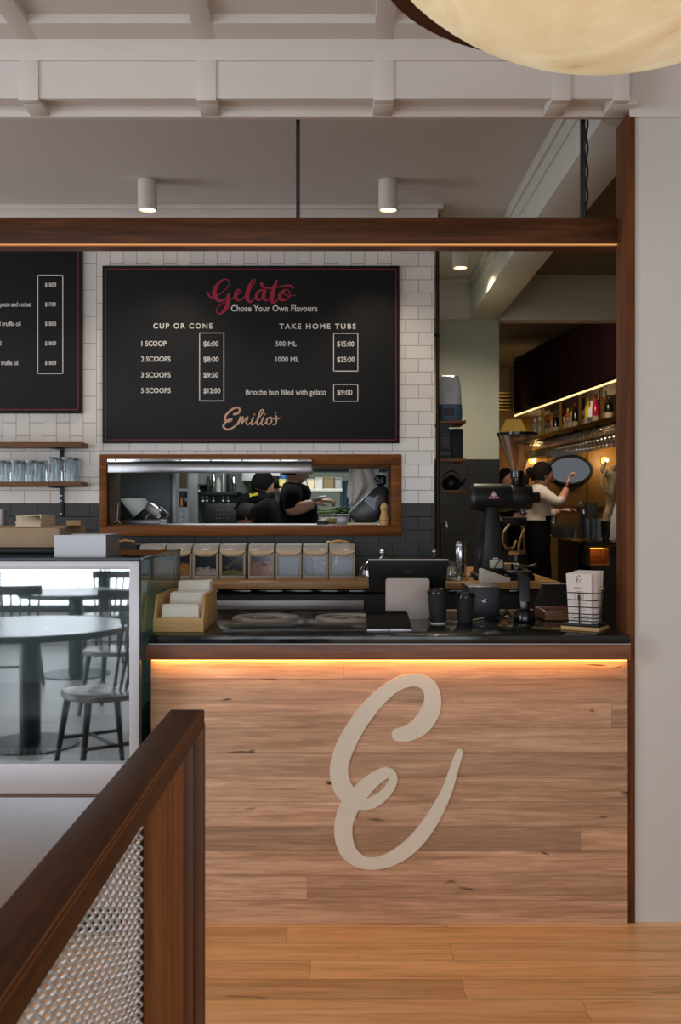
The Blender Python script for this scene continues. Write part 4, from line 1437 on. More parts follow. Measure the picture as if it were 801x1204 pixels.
# ------------------------------------------------------------------ menu rack
MR = Vector((0.893, 3.725, CT))
rzm = R(-33)
mrk = thing('menu_rack', MR, 'black wire rack on a pale wooden base at the right end of the counter', 'menu rack', rz=rzm)
b = MB(); b.box(-0.07, 0.07, -0.06, 0.06, 0.0, 0.014, 0.002); b.build('base', 'pale_wood', mrk)
b = MB(); b.box(-0.065, 0.067, -0.055, 0.057, 0.0142, 0.024, 0.002); b.build('tray', 'black_metal', mrk)
b = MB()
for z, g_ in ((0.034, 0.0), (0.046, 0.001), (0.060, 0.002), (0.085, 0.004), (0.110, 0.006), (0.136, 0.008)):
    b.tube([(-0.056 - g_, -0.045 - g_, z), (0.056 + g_, -0.045 - g_, z), (0.060 + g_, 0.045 + g_, z), (-0.056 - g_, 0.045 + g_, z)], 0.0018, 6, True)
b.build('wire_rings', 'black_metal', mrk)
for (x, y, lean, zt_) in ((-0.004, -0.0465, -0.008, 0.137), (0.059, -0.002, 0.008, 0.158), (-0.057, 0.0, -0.008, 0.137), (0.0, 0.047, 0.008, 0.137)):
    b = MB(); b.tube([(x, y, 0.024), (x + (lean if abs(x) > 0.03 else 0), y + (lean if abs(x) < 0.03 else 0), zt_)], 0.0024 if zt_ < 0.14 else 0.004, 8); b.build('upright', 'black_metal', mrk)
b = MB(); b.tube([(0.070, -0.002, 0.152), (0.058, -0.002, 0.152)], 0.005, 10); b.build('peg', 'pale_wood', mrk)
mm = Matrix.Translation(MR) @ Matrix.Rotation(rzm, 4, 'Z')
NC = 9
for k in range(NC):
    y0 = -0.041 + k * 0.0088
    lean = -0.012 + 0.030 * k / NC
    hh = 0.205 + (0.004 if k > 3 else 0) + 0.002 * (k % 3)
    dxk = (-0.004 if k < 2 else 0.006) + 0.002 * (k % 2)
    lab = {0: 'front menu card printed with a script E, standing in the black wire rack', NC - 1: 'rearmost cream menu card standing in the black wire rack'}.get(k, 'cream menu card packed in the middle of the black wire rack')
    root = thing('menu_card', MR, lab, 'menu card', 'menu cards in the wire rack', rzm)
    b = MB()
    w2 = 0.043
    b.hexa([(-w2 + dxk, y0, 0.0245), (w2 + dxk, y0, 0.0245), (w2 + dxk, y0 + 0.0042, 0.0245), (-w2 + dxk, y0 + 0.0042, 0.0245),
            (-w2 - 0.006 + dxk, y0 + lean, hh), (w2 + 0.004 + dxk, y0 + lean, hh), (w2 + 0.004 + dxk, y0 + lean + 0.0042, hh), (-w2 - 0.006 + dxk, y0 + lean + 0.0042, hh)], 0.0005)
    b.build('card', 'menu_card', root)
    if k == 0:
        def cfn(u, v):
            return u, v
        def cw(bb, y_):
            for v in bb.bm.verts:
                tz = (v.co.z - 0.0245) / (hh - 0.0245)
                v.co.y += y0 + lean * tz - 0.0004
        S = 0.00012
        b = MB(); b.stroke([((u - 400) * 0.000031 - 0.006, 0.186 - (v - 520) * 0.000034, w_ * 0.000026) for u, v, w_ in E1], cfn, -0.0003, 0.0004, 3); cw(b, 0); b.build('script_letter', 'menu_ink', root)
        b = MB(); b.stroke([((u - 400) * 0.000055 - 0.008, 0.155 - (v - 200) * 0.00005, 0.0012) for u, v in ((110, 230), (160, 180), (190, 260), (240, 180), (280, 260), (330, 190), (380, 260), (430, 180), (480, 260), (560, 190), (620, 260), (680, 190))], cfn, -0.0003, 0.0004, 3); cw(b, 0); b.build('script_name', 'menu_ink', root)
        b = MB(); b.stroke([(-0.006 + 0.017 * math.cos(a_), 0.123 + 0.019 * math.sin(a_), 0.0016) for a_ in [R(-40 + 260 * q / 10) for q in range(11)]], cfn, -0.0003, 0.0004, 3); b.box(-0.012, 0.001, -0.0003, 0.0004, 0.108, 0.126); cw(b, 0); b.build('crest', 'menu_grey', root)
        b = MB()
        for z, a_, d_ in ((0.097, -0.03, 0.024), (0.080, -0.02, 0.014), (0.073, -0.026, 0.02), (0.052, -0.034, 0.03), (0.040, -0.030, 0.032), (0.0365, -0.034, 0.03)):
            b.box(a_, d_, -0.0003, 0.0004, z, z + 0.0012)
        cw(b, 0)
        b.build('small_print', 'menu_grey', root)
b = MB((0.985, 3.93, CT))
b.tube([(0.985 + 0.018 * math.cos(k * 0.9), 3.93 + 0.02 * math.sin(k * 0.9), CT + 0.004 + 0.0028 * k) for k in range(24)], 0.003, 6)
tag(b.build('cord_loop', 'black_metal', None), 'small coil of black cord against the foot of the timber post', 'cord')

# ------------------------------------------------------------------ bulk coffee grinder
GD = 5.5
gx = lambda p: PX(p, GD)
gz = lambda p: PZ(p, GD)
c = Vector((gx(585), GD, BT))
t = thing('coffee_grinder', c, 'big black bulk coffee grinder with a clear bean hopper and red triangle badge', 'coffee grinder')
b = MB(c); b.box(gx(557), gx(624), GD - 0.13, GD + 0.16, BT, BT + 0.030, 0.006); b.box(gx(592), gx(622), GD - 0.14, GD + 0.05, BT + 0.030, BT + 0.05, 0.006); b.build('base', 'black_metal', t)
b = MB(c); b.hexa([(gx(563), GD - 0.09, BT + 0.0305), (gx(590), GD - 0.09, BT + 0.0305), (gx(590), GD + 0.12, BT + 0.0305), (gx(559), GD + 0.12, BT + 0.0305), (gx(571), GD - 0.07, gz(596)), (gx(585), GD - 0.07, gz(596)), (gx(585), GD + 0.09, gz(596)), (gx(567), GD + 0.09, gz(596))], 0.006); b.build('column', 'grinder_paint', t)
zc_ = gz(585)
b = MB(c); b.lathe([(0.0, gx(553) - 0.0), (0.056, gx(553)), (0.066, gx(555)), (0.075, gx(557)), (0.075, gx(596)), (0.070, gx(599)), (0.070, gx(600.5))], Vector((0, GD, zc_)), 40, 'X'); b.build('motor_body', 'grinder_paint', t)
b = MB(c); b.lathe([(0.066, gx(600.5)), (0.069, gx(602)), (0.069, gx(621)), (0.062, gx(625)), (0.0, gx(625))], Vector((0, GD, zc_)), 40, 'X'); b.build('burr_housing', 'black', t)
b = MB(c); b.lathe([(0.026, gx(625.2)), (0.030, gx(626)), (0.030, gx(633)), (0.027, gx(634.5)), (0.0, gx(634.5))], Vector((0, GD, zc_)), 24, 'X'); b.build('dial', 'black_matt', t)
hx = gx(608.5)
b = MB(c); b.lathe([(0.036, gz(571)), (0.031, gz(566)), (0.031, gz(562)), (0.037, gz(561)), (0.037, gz(554.5)), (0.034, gz(554))], Vector((hx, GD, 0)), 28); b.build('hopper_neck', 'black_gloss', t)
b = MB(c); b.lathe([(0.036, gz(554)), (0.046, gz(546)), (0.070, gz(533)), (0.094, gz(519)), (0.105, gz(511.5)), (0.107, gz(510.5))], Vector((hx, GD, 0)), 40); b.build('hopper', 'hopper_glass', t)
b = MB(c); b.lathe([(0.0, gz(509)), (0.110, gz(509)), (0.110, gz(512)), (0.1075, gz(512.5)), (0.0, gz(511))], Vector((hx, GD, 0)), 40); b.build('hopper_lid', 'black_gloss', t)
b = MB(c); b.lathe([(0.020, gz(604)), (0.026, gz(600)), (0.026, gz(596)), (0.03, gz(592))], Vector((gx(613), GD - 0.01, 0)), 20); b.build('chute', 'chrome', t)
b = MB(c); b.tube([(gx(618), GD - 0.03, gz(603)), (gx(612), GD - 0.07, gz(606)), (gx(606), GD - 0.07, gz(604))], 0.006, 8); b.build('clip', 'chrome', t)
# red triangle badge wraps the front of the drum
ty = GD - 0.0755
b = MB(c); b.prism([(gx(571), gz(586.5)), (gx(585.5), gz(586.5)), (gx(578.2), gz(577.6))], 'Y', ty - 0.004, ty + 0.006); b.build('badge', 'sign_line_bright', t, label='red triangle badge')
b = MB(c); b.box(gx(572.5), gx(584), ty - 0.0048, ty - 0.0042, gz(586), gz(585)); b.lathe([(0.0, -0.0048), (0.009, -0.0048), (0.009, -0.0042)], Vector((gx(578.2), ty, gz(582.2))), 16, 'Y'); b.stroke([(574.2, 585.3, 0.5), (578.2, 578.8, 0.5), (582.3, 585.3, 0.5)], lambda u, v: (gx(u), gz(v)), ty - 0.0048, ty - 0.0042, 2); b.build('badge_mark', 'sign_white', t)
b = MB(c); b.box(gx(573), gx(588), GD - 0.0965, GD - 0.090, gz(667), gz(657), 0.002); b.box(gx(577), gx(583), GD - 0.0965, GD - 0.090, gz(656.6), gz(654.8), 0.001); b.build('data_plate', 'eftpos_white', t, label='white plate')
b = MB(c); b.tube([(gx(585), GD - 0.099, gz(658)), (gx(580), GD - 0.103, gz(662)), (gx(577), GD - 0.11, gz(669)), (gx(570), GD - 0.12, gz(672))], 0.003, 6); b.build('cord', 'black', t)
M['grinder_paint'].name = 'grinder_paint'
# tamping bits on the grinder base
c = Vector((gx(606), GD - 0.06, BT + 0.05))
t = thing('portafilter', c, 'chrome coffee portafilter with a wooden handle resting on the grinder base', 'portafilter')
b = MB(c); b.lathe([(0.022, 0.002), (0.030, 0.004), (0.034, 0.022), (0.034, 0.034), (0.031, 0.034), (0.028, 0.018), (0.0, 0.016)], c, 28); b.tube([c + Vector((0.03, 0, 0.022)), c + Vector((0.062, -0.01, 0.022))], 0.007, 8); b.build('basket', 'chrome', t)
b = MB(c); b.tube([c + Vector((0.062, -0.010, 0.022)), c + Vector((0.085, -0.016, 0.024)), c + Vector((0.10, -0.02, 0.03))], [0.008, 0.012, 0.010], 10); b.build('handle', 'black', t)
c = Vector((gx(600), GD + 0.02, BT + 0.0505))
b = MB(c); b.box(gx(591), gx(611), GD + 0.0, GD + 0.045, BT + 0.0505, BT + 0.085, 0.004, None)
tag(b.build('wooden_block', 'pale_wood'), 'pale wooden block beside the chrome portafilter on the grinder', 'block')

# ------------------------------------------------------------------ coffee pole shelf
PD = 5.98
c = Vector((PX(514.5, PD), PD, 0))
t = thing('pole_shelf', c, 'tall dark metal pole carrying three small timber shelves at the end of the tiled wall', 'shelf')
px_ = PX(514.6, PD)
b = MB(c); b.tube([(px_, PD, 0.0), (px_, PD, 3.19)], 0.0105, 12); b.build('pole', 'pole_metal', t)
b = MB(c); b.lathe([(0.010, -0.012), (0.017, -0.008), (0.017, 0.008), (0.010, 0.012)], Vector((px_, PD, PZ(394, PD))), 16); b.build('collar', 'black_metal', t)
SHX1 = PX(547.5, PD)
SHZ = [PZ(494, 5.95), PZ(539, 5.95), PZ(576, 5.95)]
for z in SHZ:
    b = MB(c); b.box(px_ + 0.008, SHX1, 5.95, 6.24, z - 0.018, z, 0.003); b.build('board', 'shelf_wood', t)
    b = MB(c); b.prism([(px_ + 0.012, z - 0.019), (px_ + 0.10, z - 0.019), (px_ + 0.012, z - 0.09)], 'Y', PD + 0.01, PD + 0.018); b.build('bracket', 'black_metal', t)
# paper coffee bag
SHZ = [z + 0.0008 for z in SHZ]
bz = SHZ[0]
c = Vector(((px_ + SHX1) / 2, 6.08, bz))
t = thing('coffee_bag', c, 'crumpled silver coffee bag with a blue lower half on the top pole shelf', 'coffee bag')
rng = random.Random(5)


def bag_ring(z, w_, d_, jit):
    out = []
    for k in range(20):
        a = 2 * PI * k / 20
        ca, sa = math.cos(a), math.sin(a)
        rr_ = 1 / max(abs(ca) ** 4 + abs(sa) ** 4, 1e-6) ** 0.25
        out.append((c.x + w_ * ca * rr_ + rng.uniform(-jit, jit), c.y + d_ * sa * rr_ + rng.uniform(-jit, jit), z + rng.uniform(-jit, jit)))
    return out


def loft(mb, rings):
    n = len(rings[0])
    vs = [v for r_ in rings for v in r_]
    fs = [(i * n + k, i * n + (k + 1) % n, (i + 1) * n + (k + 1) % n, (i + 1) * n + k) for i in range(len(rings) - 1) for k in range(n)]
    fs += [tuple(range(n))[::-1], tuple((len(rings) - 1) * n + k for k in range(n))]
    mb.faces(vs, fs)


b = MB(c); loft(b, [bag_ring(bz + z, w_, d_, j) for z, w_, d_, j in ((0.001, 0.068, 0.05, 0), (0.02, 0.072, 0.055, 0.002), (0.06, 0.072, 0.056, 0.003), (0.10, 0.071, 0.055, 0.003))]); b.build('lower_bag', 'bag_blue', t)
b = MB(c); loft(b, [bag_ring(bz + z, w_, d_, j) for z, w_, d_, j in ((0.1005, 0.071, 0.055, 0.0), (0.14, 0.067, 0.05, 0.004), (0.18, 0.063, 0.04, 0.006), (0.22, 0.064, 0.028, 0.007), (0.26, 0.056, 0.018, 0.008), (0.275, 0.050, 0.014, 0.006))]); b.build('upper_bag', 'bag_silver', t)
b = MB(c); b.box(c.x - 0.055, c.x + 0.02, c.y - 0.062, c.y - 0.058, bz + 0.03, bz + 0.075); b.build('panel_label', 'slate_blue', t)
# two black coffee packets
for k, (xa_, xb_, m_) in enumerate(((px_ + 0.012, px_ + 0.083, 'black_matt'), (px_ + 0.086, SHX1 - 0.012, 'black'))):
    z = SHZ[1]
    c = Vector(((xa_ + xb_) / 2, 6.06, z))
    t = thing('coffee_packet', c, ('charcoal coffee packet printed with pale lines, at the left on the middle pole shelf', 'plain black coffee packet at the right on the middle pole shelf')[k], 'coffee packet')
    b = MB(c); b.box(xa_, xb_, 6.0, 6.12, z, z + 0.178, 0.004); b.build('packet', 'packet_grey' if k == 0 else 'black_matt', t)
    if k == 0:
        b = MB(c)
        for q, (zz, a_, d_) in enumerate(((0.145, 0.25, 0.75), (0.124, 0.15, 0.8), (0.115, 0.15, 0.85), (0.105, 0.2, 0.8), (0.095, 0.15, 0.85), (0.085, 0.2, 0.8), (0.075, 0.15, 0.85), (0.066, 0.3, 0.7), (0.034, 0.1, 0.9), (0.024, 0.1, 0.9))):
            b.box(xa_ + (xb_ - xa_) * a_, xa_ + (xb_ - xa_) * d_, 5.9985, 6.0005, z + zz, z + zz + 0.004)
        b.build('print', 'menu_grey', t)
z = SHZ[2]
c = Vector(((px_ + SHX1) / 2 + 0.01, 6.08, z))
t = thing('iron_teapot', c, 'dark teapot on the lowest pole shelf', 'teapot')
b = MB(c); b.lathe([(0.0, 0.0), (0.04, 0.0), (0.055, 0.02), (0.060, 0.04), (0.050, 0.066), (0.03, 0.076), (0.0, 0.078)], c, 28); b.build('body', 'black_metal', t)
b = MB(c); b.lathe([(0.03, 0.0765), (0.02, 0.084), (0.006, 0.086), (0.008, 0.095), (0.0, 0.098)], c, 20); b.build('lid', 'black_metal', t)
b = MB(c); b.tube([c + Vector((0.052, 0, 0.03)), c + Vector((0.075, 0, 0.05)), c + Vector((0.084, 0, 0.07))], [0.012, 0.008, 0.006], 8); b.build('spout', 'black_metal', t)
b = MB(c); b.tube([c + Vector((-0.045, 0, 0.062)), c + Vector((-0.04, 0, 0.10)), c + Vector((0, 0, 0.115)), c + Vector((0.04, 0, 0.10)), c + Vector((0.045, 0, 0.062))], 0.004, 8); b.build('handle', 'black_metal', t)

# ------------------------------------------------------------------ glass shelf on the left
c = Vector((-1.8, 5.7, PZ(571.5, 5.62)))
t = thing('wall_shelf', c, 'pair of narrow timber wall shelves on a black bracket left of the serving window', 'shelf')
SX = PX(96, 5.62)
for y_ in (519.7, 566.3):
    z = PZ(y_, 5.62)
    b = MB(c); b.prism([(-2.6, 5.62), (SX, 5.62), (SX, 5.77), (SX - 0.02, 5.795), (-2.6, 5.795)], 'Z', z - 0.026, z, 0.002); b.build('board', 'shelf_wood', t)
for xp in (72.5, -120):
    x = PX(xp, 5.79)
    b = MB(c); b.box(x - 0.012, x + 0.012, 5.787, 5.7985, PZ(607, 5.79), PZ(521, 5.79) - 0.03, 0.001)
    for y_ in (519.7, 566.3):
        z = PZ(y_, 5.62) - 0.027
        b.box(x - 0.03, x + 0.012, 5.64, 5.787, z - 0.006, z, 0.001)
    b.build('bracket', 'slate_blue', t)
    for y_ in (583, 589, 604):
        b = MB(c); b.lathe([(0.0, -0.0045), (0.004, -0.004), (0.005, 0.0)], Vector((x, 5.787, PZ(y_, 5.79))), 10, 'Y'); b.build('screw', 'steel', t)
GZ = PZ(566.3, 5.62) + 0.0006


def tumbler(x, y, r, h, name, label, first=[None, None], kind=0):
    c = Vector((x, y, GZ))
    if first[kind] is None:
        t = thing('tumbler', c, label, 'glass', 'upturned tumblers on the lower wall shelf')
        b = MB(c); n = 16
        prof = [(r, 0.0005), (r * 0.99, h * 0.35), (r * 0.94, h * 0.62), (r * 0.86, h - 0.008), (r * 0.83, h), (r * 0.8, h - 0.004), (r * 0.8, h - 0.014)]
        b.lathe(prof, c, 32, 'Z', 0.02, 16); b.build('wall', 'tumbler_glass', t)
        b = MB(c); b.lathe([(r * 0.80, h - 0.012), (r * 0.80, h - 0.002), (0.0, h - 0.003)], c, 24); b.build('thick_base', 'tumbler_base', t)
        first[kind] = t
        return t
    return dup(first[kind], c, None, label)


short_x = [1, 18, 36, -16, -33]
sl = ['short', 'short']
for k, xp in enumerate(short_x):
    lab = 'short upturned tumbler in the front row on the lower wall shelf'
    tumbler(PX(xp, 5.66), 5.66, 0.036, 0.118, '', lab, kind=0)
for k, xp in enumerate((-8, 9, 27, 46)):
    tumbler(PX(xp, 5.74), 5.74, 0.036, 0.118, '', 'short upturned tumbler in the back row on the lower wall shelf', kind=0)
tumbler(PX(60.5, 5.66), 5.66, 0.038, 0.136, '', 'tall upturned tumbler just left of the shelf bracket, front row', kind=1)
tumbler(PX(78.5, 5.66), 5.66, 0.036, 0.136, '', 'tall upturned tumbler in front of the bracket, rightmost in the front row', kind=1)
tumbler(PX(69, 5.745), 5.745, 0.036, 0.136, '', 'tall upturned tumbler in the back row behind the two tall front ones', kind=1)
tumbler(PX(86, 5.745), 5.745, 0.034, 0.136, '', 'tall upturned tumbler at the right end of the back row', kind=1)

# ------------------------------------------------------------------ things on the display case
c = Vector((-1.35, 4.1, DT))
t = thing('paper_tray', c, 'shallow tray draped in brown kraft paper on the display case, left of the steel box', 'tray')
b = MB(c); b.box(-1.85, -1.07, 3.97, 4.27, DT, DT + 0.020, 0.002); b.build('tray_base', 'black', t)
b = MB(c); b.hexa([(-1.86, 3.945, DT + 0.0205), (-1.085, 3.945, DT + 0.0205), (-1.06, 4.26, DT + 0.0205), (-1.86, 4.26, DT + 0.0205), (-1.86, 3.955, DT + 0.098), (-1.09, 3.955, DT + 0.098), (-1.065, 4.26, DT + 0.104), (-1.86, 4.26, DT + 0.104)], 0.008); b.build('kraft_paper', 'kraft', t)
c = Vector((PX(37, 4.05), 4.06, DT + 0.105))
b = MB(c)
rng = random.Random(3)
for k in range(9):
    z = DT + 0.100 + k * 0.0049
    x0, x1 = PX(20, 4.0) + rng.uniform(-0.003, 0.003), PX(49, 4.0) + rng.uniform(-0.003, 0.003)
    b.hexa([(x0, 3.985, z), (x1, 3.985, z), (x1 + 0.02, 4.12, z), (x0 + 0.01, 4.12, z), (x0, 3.985, z + 0.0046), (x1, 3.985, z + 0.0046 + 0.0008 * k), (x1 + 0.02, 4.12, z + 0.0046), (x0 + 0.01, 4.12, z + 0.0046)])
tag(b.build('paper_stack', 'paper_cream'), 'stack of curled cream paper sheets on the kraft paper tray', 'paper')
c = Vector((PX(86, 4.1), 4.1, DT))
b = MB(c); b.hexa([(PX(78, 4.0), 4.0, DT + 0.1055), (PX(95, 4.0), 4.0, DT + 0.1055), (PX(98, 4.2), 4.2, DT + 0.1055), (PX(82, 4.2), 4.2, DT + 0.1055), (PX(78, 4.0), 4.0, DT + 0.128), (PX(95, 4.0), 4.0, DT + 0.128), (PX(98, 4.2), 4.2, DT + 0.124), (PX(82, 4.2), 4.2, DT + 0.124)], 0.003)
tag(b.build('paper_roll', 'bench_wood'), 'yellowish flat packet at the right end of the kraft paper tray', 'packet')
c = Vector((PX(94, 3.66), 3.66, DT))
t = thing('steel_box', c, 'brushed steel open box standing on the corner of the display case', 'box')
x0, x1, y0, y1, z1 = PX(64, 3.56), PX(124.5, 3.56), 3.56, 3.78, DT + 0.079
b = MB(c)
b.box(x0, x1, y0, y0 + 0.003, DT + 0.003, z1); b.box(x0, x1, y1 - 0.003, y1, DT + 0.003, z1)
b.box(x0, x0 + 0.003, y0 + 0.003, y1 - 0.003, DT + 0.003, z1); b.box(x1 - 0.003, x1, y0 + 0.003, y1 - 0.003, DT + 0.003, z1); b.box(x0, x1, y0, y1, DT, DT + 0.0028)
b.build('box_shell', 'steel_dull', t)
b = MB(c); b.box(x0 + 0.004, x1 - 0.004, y0 + 0.004, y1 - 0.004, DT + 0.004, z1 - 0.006); b.build('contents', 'tan_box', t)
c = Vector((PX(0, 4.2), 4.2, DT))
b = MB(c); b.lathe([(0.0, 0.105), (0.028, 0.105), (0.028, 0.168), (0.024, 0.172), (0.0, 0.172)], c, 24)
tag(b.build('steel_shaker', 'steel_dull'), 'steel shaker on the kraft tray at the left edge of the picture', 'shaker')


# ------------------------------------------------------------------ people
def skin_mesh(joints, bones, root):
    names = list(joints)
    me = D.meshes.new('skin_tmp')
    me.from_pydata([Vector(joints[n][0]) for n in names], [(names.index(a), names.index(b_)) for a, b_, _ in bones], [])
    ob = D.objects.new('skin_tmp', me)
    COL.objects.link(ob)
    ob.modifiers.new('skin', 'SKIN')
    for i, n in enumerate(names):
        r = joints[n][1]
        me.skin_vertices[0].data[i].radius = r if isinstance(r, tuple) else (r, r)
        me.skin_vertices[0].data[i].use_root = n == root
    sub = ob.modifiers.new('sub', 'SUBSURF')
    sub.levels = 2
    bpy.context.view_layer.update()
    out = D.meshes.new_from_object(ob.evaluated_get(bpy.context.evaluated_depsgraph_get()))
    vs = [v.co.copy() for v in out.vertices]
    fs = [tuple(p.vertices) for p in out.polygons]
    D.objects.remove(ob); D.meshes.remove(me); D.meshes.remove(out)
    return vs, fs


def seg_dist(p, a, b_):
    d = b_ - a
    t = max(0, min(1, (p - a).dot(d) / max(d.length_squared, 1e-9)))
    return (p - (a + d * t)).length, t


def add_body(mb, joints, bones, root, mats):
    vs, fs = skin_mesh(joints, bones, root)
    rad = lambda n: (sum(joints[n][1]) / 2 if isinstance(joints[n][1], tuple) else joints[n][1])
    segs = [(Vector(joints[a][0]), Vector(joints[b_][0]), mats.index(m), rad(a), rad(b_)) for a, b_, m in bones]
    groups = {}
    bmv = [mb._v(v) for v in vs]
    for f in fs:
        ctr = sum((vs[i] for i in f), Vector()) / len(f)

        def score(s_):
            dd, tt = seg_dist(ctr, s_[0], s_[1])
            return dd / (s_[3] * (1 - tt) + s_[4] * tt)
        k = min(segs, key=score)[2]
        try:
            ff = mb.bm.faces.new([bmv[i] for i in f]); ff.material_index = k
        except ValueError:
            pass


def add_head(mb, c, yaw, pitch, k_skin, k_dark, h=0.225, k_jaw=None):
    """head centred at c, looking along local +Y turned by yaw (0 = away from the camera, -90 deg = to the right)"""
    mx = Matrix.Translation(Vector(c)) @ Matrix.Rotation(yaw, 4, 'Z') @ Matrix.Rotation(pitch, 4, 'X')
    n, m = 20, 14
    vs, fs = [], []
    for i in range(m + 1):
        th = PI * i / m
        for k in range(n):
            ph = 2 * PI * k / n
            x, y, z = math.sin(th) * math.cos(ph), math.sin(th) * math.sin(ph), math.cos(th)
            low = max(0.0, -z)
            X = 0.076 * x * (1 - 0.32 * low)
            Y = 0.098 * y * (1 - 0.22 * low) + 0.018 * low
            Z = (h / 2) * z
            vs.append(mx @ Vector((X, Y, Z)))
    for i in range(m):
        for k in range(n):
            fs.append((i * n + k, i * n + (k + 1) % n, (i + 1) * n + (k + 1) % n, (i + 1) * n + k))
    bmv = [mb._v(v) for v in vs]
    for f in fs:
        try:
            ff = mb.bm.faces.new([bmv[q] for q in f])
            lo = (mx.inverted() @ (sum((vs[q] for q in f), Vector()) / 4))
            ff.material_index = k_jaw if (k_jaw is not None and lo.z < -0.035 and lo.y > -0.02) else k_skin
        except ValueError:
            pass
    bmesh.ops.remove_doubles(mb.bm, verts=bmv, dist=1e-5)

    def blob(p, r, mi):
        before = set(mb.bm.faces)
        bmesh.ops.create_uvsphere(mb.bm, u_segments=10, v_segments=6, radius=1.0, matrix=Matrix.Translation(-mb.o) @ mx @ Matrix.Translation(p) @ Matrix.Diagonal((*r, 1)))
        for f in mb.bm.faces:
            if f not in before:
                f.material_index = mi
    blob((0, 0.100, -0.018), (0.012, 0.022, 0.024), k_skin)       # nose
    blob((0.073, -0.005, -0.01), (0.010, 0.020, 0.030), k_skin)   # ears
    blob((-0.073, -0.005, -0.01), (0.010, 0.020, 0.030), k_skin)
    for sx_ in (-1, 1):
        blob((0.030 * sx_, 0.086, 0.004), (0.011, 0.008, 0.006), k_dark)
        blob((0.031 * sx_, 0.088, 0.022), (0.016, 0.006, 0.004), k_dark)
    blob((0, 0.088, -0.058), (0.022, 0.008, 0.006), k_dark)
    return mx


def add_hand(mb, wrist, d, up, mi, s=1.0, curl=0.5):
    """palm, four bent fingers of different lengths and a thumb; d = pointing direction"""
    d = Vector(d).normalized(); up = Vector(up).normalized()
    side = d.cross(up).normalized(); up = side.cross(d).normalized()
    w_ = Vector(wrist)
    before = set(mb.bm.faces)
    palm = w_ + d * 0.045 * s
    mx = Matrix((side, d, up)).transposed().to_4x4()
    bmesh.ops.create_uvsphere(mb.bm, u_segments=10, v_segments=8, radius=1.0, matrix=Matrix.Translation(palm - mb.o) @ mx @ Matrix.Diagonal((0.040 * s, 0.055 * s, 0.016 * s, 1)))
    for k, L in enumerate((0.066, 0.076, 0.071, 0.056)):
        o = palm + side * (0.027 - 0.018 * k) * s + d * 0.038 * s
        p1 = o + d * L * 0.45 * s - up * 0.010 * curl * s
        p2 = o + d * L * 0.75 * s - up * 0.034 * curl * s
        p3 = o + d * L * (0.95 - 0.4 * curl) * s - up * 0.060 * curl * s
        mb.tube([o, p1, p2, p3], [0.0095 * s, 0.009 * s, 0.008 * s, 0.0065 * s], 7)
    o = palm + side * 0.030 * s - d * 0.018 * s
    mb.tube([o, o + side * 0.026 * s + d * 0.022 * s - up * 0.008 * s, o + side * 0.028 * s + d * 0.05 * s - up * 0.02 * s], [0.012 * s, 0.0105 * s, 0.008 * s], 7)
    for f in mb.bm.faces:
        if f not in before:
            f.material_index = mi


PM = ['skin', 'shirt_white', 'cloth_black', 'hair_dark', 'stubble']
M['stubble'] = plain('stubble', '#b3826f', 0.7, var=0.2, scale=60)

# waitress behind the bar, in profile to the right
WD = 9.2
wp = lambda x, y, dd=0.0: tuple(PT(x, y, WD + dd))
wr = Vector((PX(632, WD), WD, 0.20))
t = thing('person', wr, 'woman in white shirt and black trousers, dark hair tied back, reaching up behind the bar', 'person')
J = {'pelvis': (wp(632, 621), (0.125, 0.15)), 'waist': (wp(633, 610), (0.105, 0.125)), 'chest': (wp(632, 591), (0.115, 0.145)), 'upper': (wp(631.5, 581), (0.085, 0.125)), 'neck': (wp(634, 571.5), 0.050), 'skull': (wp(637, 563), 0.052),
     'sr': (wp(636, 579, -0.17), 0.066), 'er': (wp(657, 591, -0.20), 0.050), 'cr': (wp(662.2, 586.5, -0.20), 0.046), 'wr': (wp(667, 572.5, -0.20), 0.026),
     'sl': (wp(634, 580, 0.17), 0.066), 'el': (wp(646, 604, 0.16), 0.050), 'cl': (wp(651.5, 603.5, 0.14), 0.046), 'wl': (wp(660, 600, 0.12), 0.026),
     'hr': ((wr.x, WD - 0.09, 1.16), 0.10), 'kr': ((wr.x + 0.05, WD - 0.10, 0.70), 0.075), 'ar': ((wr.x - 0.03, WD - 0.10, 0.27), 0.05), 'tr': ((wr.x + 0.12, WD - 0.10, 0.235), 0.035),
     'hl': ((wr.x, WD + 0.09, 1.16), 0.10), 'kl': ((wr.x + 0.02, WD + 0.10, 0.70), 0.075), 'al': ((wr.x - 0.06, WD + 0.10, 0.27), 0.05), 'tl': ((wr.x + 0.09, WD + 0.10, 0.235), 0.035)}
B = [('pelvis', 'waist', 'cloth_black'), ('waist', 'chest', 'shirt_white'), ('chest', 'upper', 'shirt_white'), ('upper', 'neck', 'shirt_white'), ('neck', 'skull', 'skin'),
     ('upper', 'sr', 'shirt_white'), ('sr', 'er', 'shirt_white'), ('er', 'cr', 'shirt_white'), ('cr', 'wr', 'skin'), ('upper', 'sl', 'shirt_white'), ('sl', 'el', 'shirt_white'), ('el', 'cl', 'shirt_white'), ('cl', 'wl', 'skin'),
     ('pelvis', 'hr', 'cloth_black'), ('hr', 'kr', 'cloth_black'), ('kr', 'ar', 'cloth_black'), ('ar', 'tr', 'cloth_black'), ('pelvis', 'hl', 'cloth_black'), ('hl', 'kl', 'cloth_black'), ('kl', 'al', 'cloth_black'), ('al', 'tl', 'cloth_black')]
b = MB(wr)
add_body(b, J, B, 'pelvis', PM)
hc = Vector(wp(638, 558.5))
hm = add_head(b, hc, R(-82), R(-6), 0, 3, 0.212)
add_hand(b, J['wr'][0], (0.25, 0.05, 1), (-1, 0.2, 0), 0, 0.95, 0.7)
add_hand(b, J['wl'][0], (1, 0.0, 0.1), (0, 0, 1), 0, 0.95, 0.5)
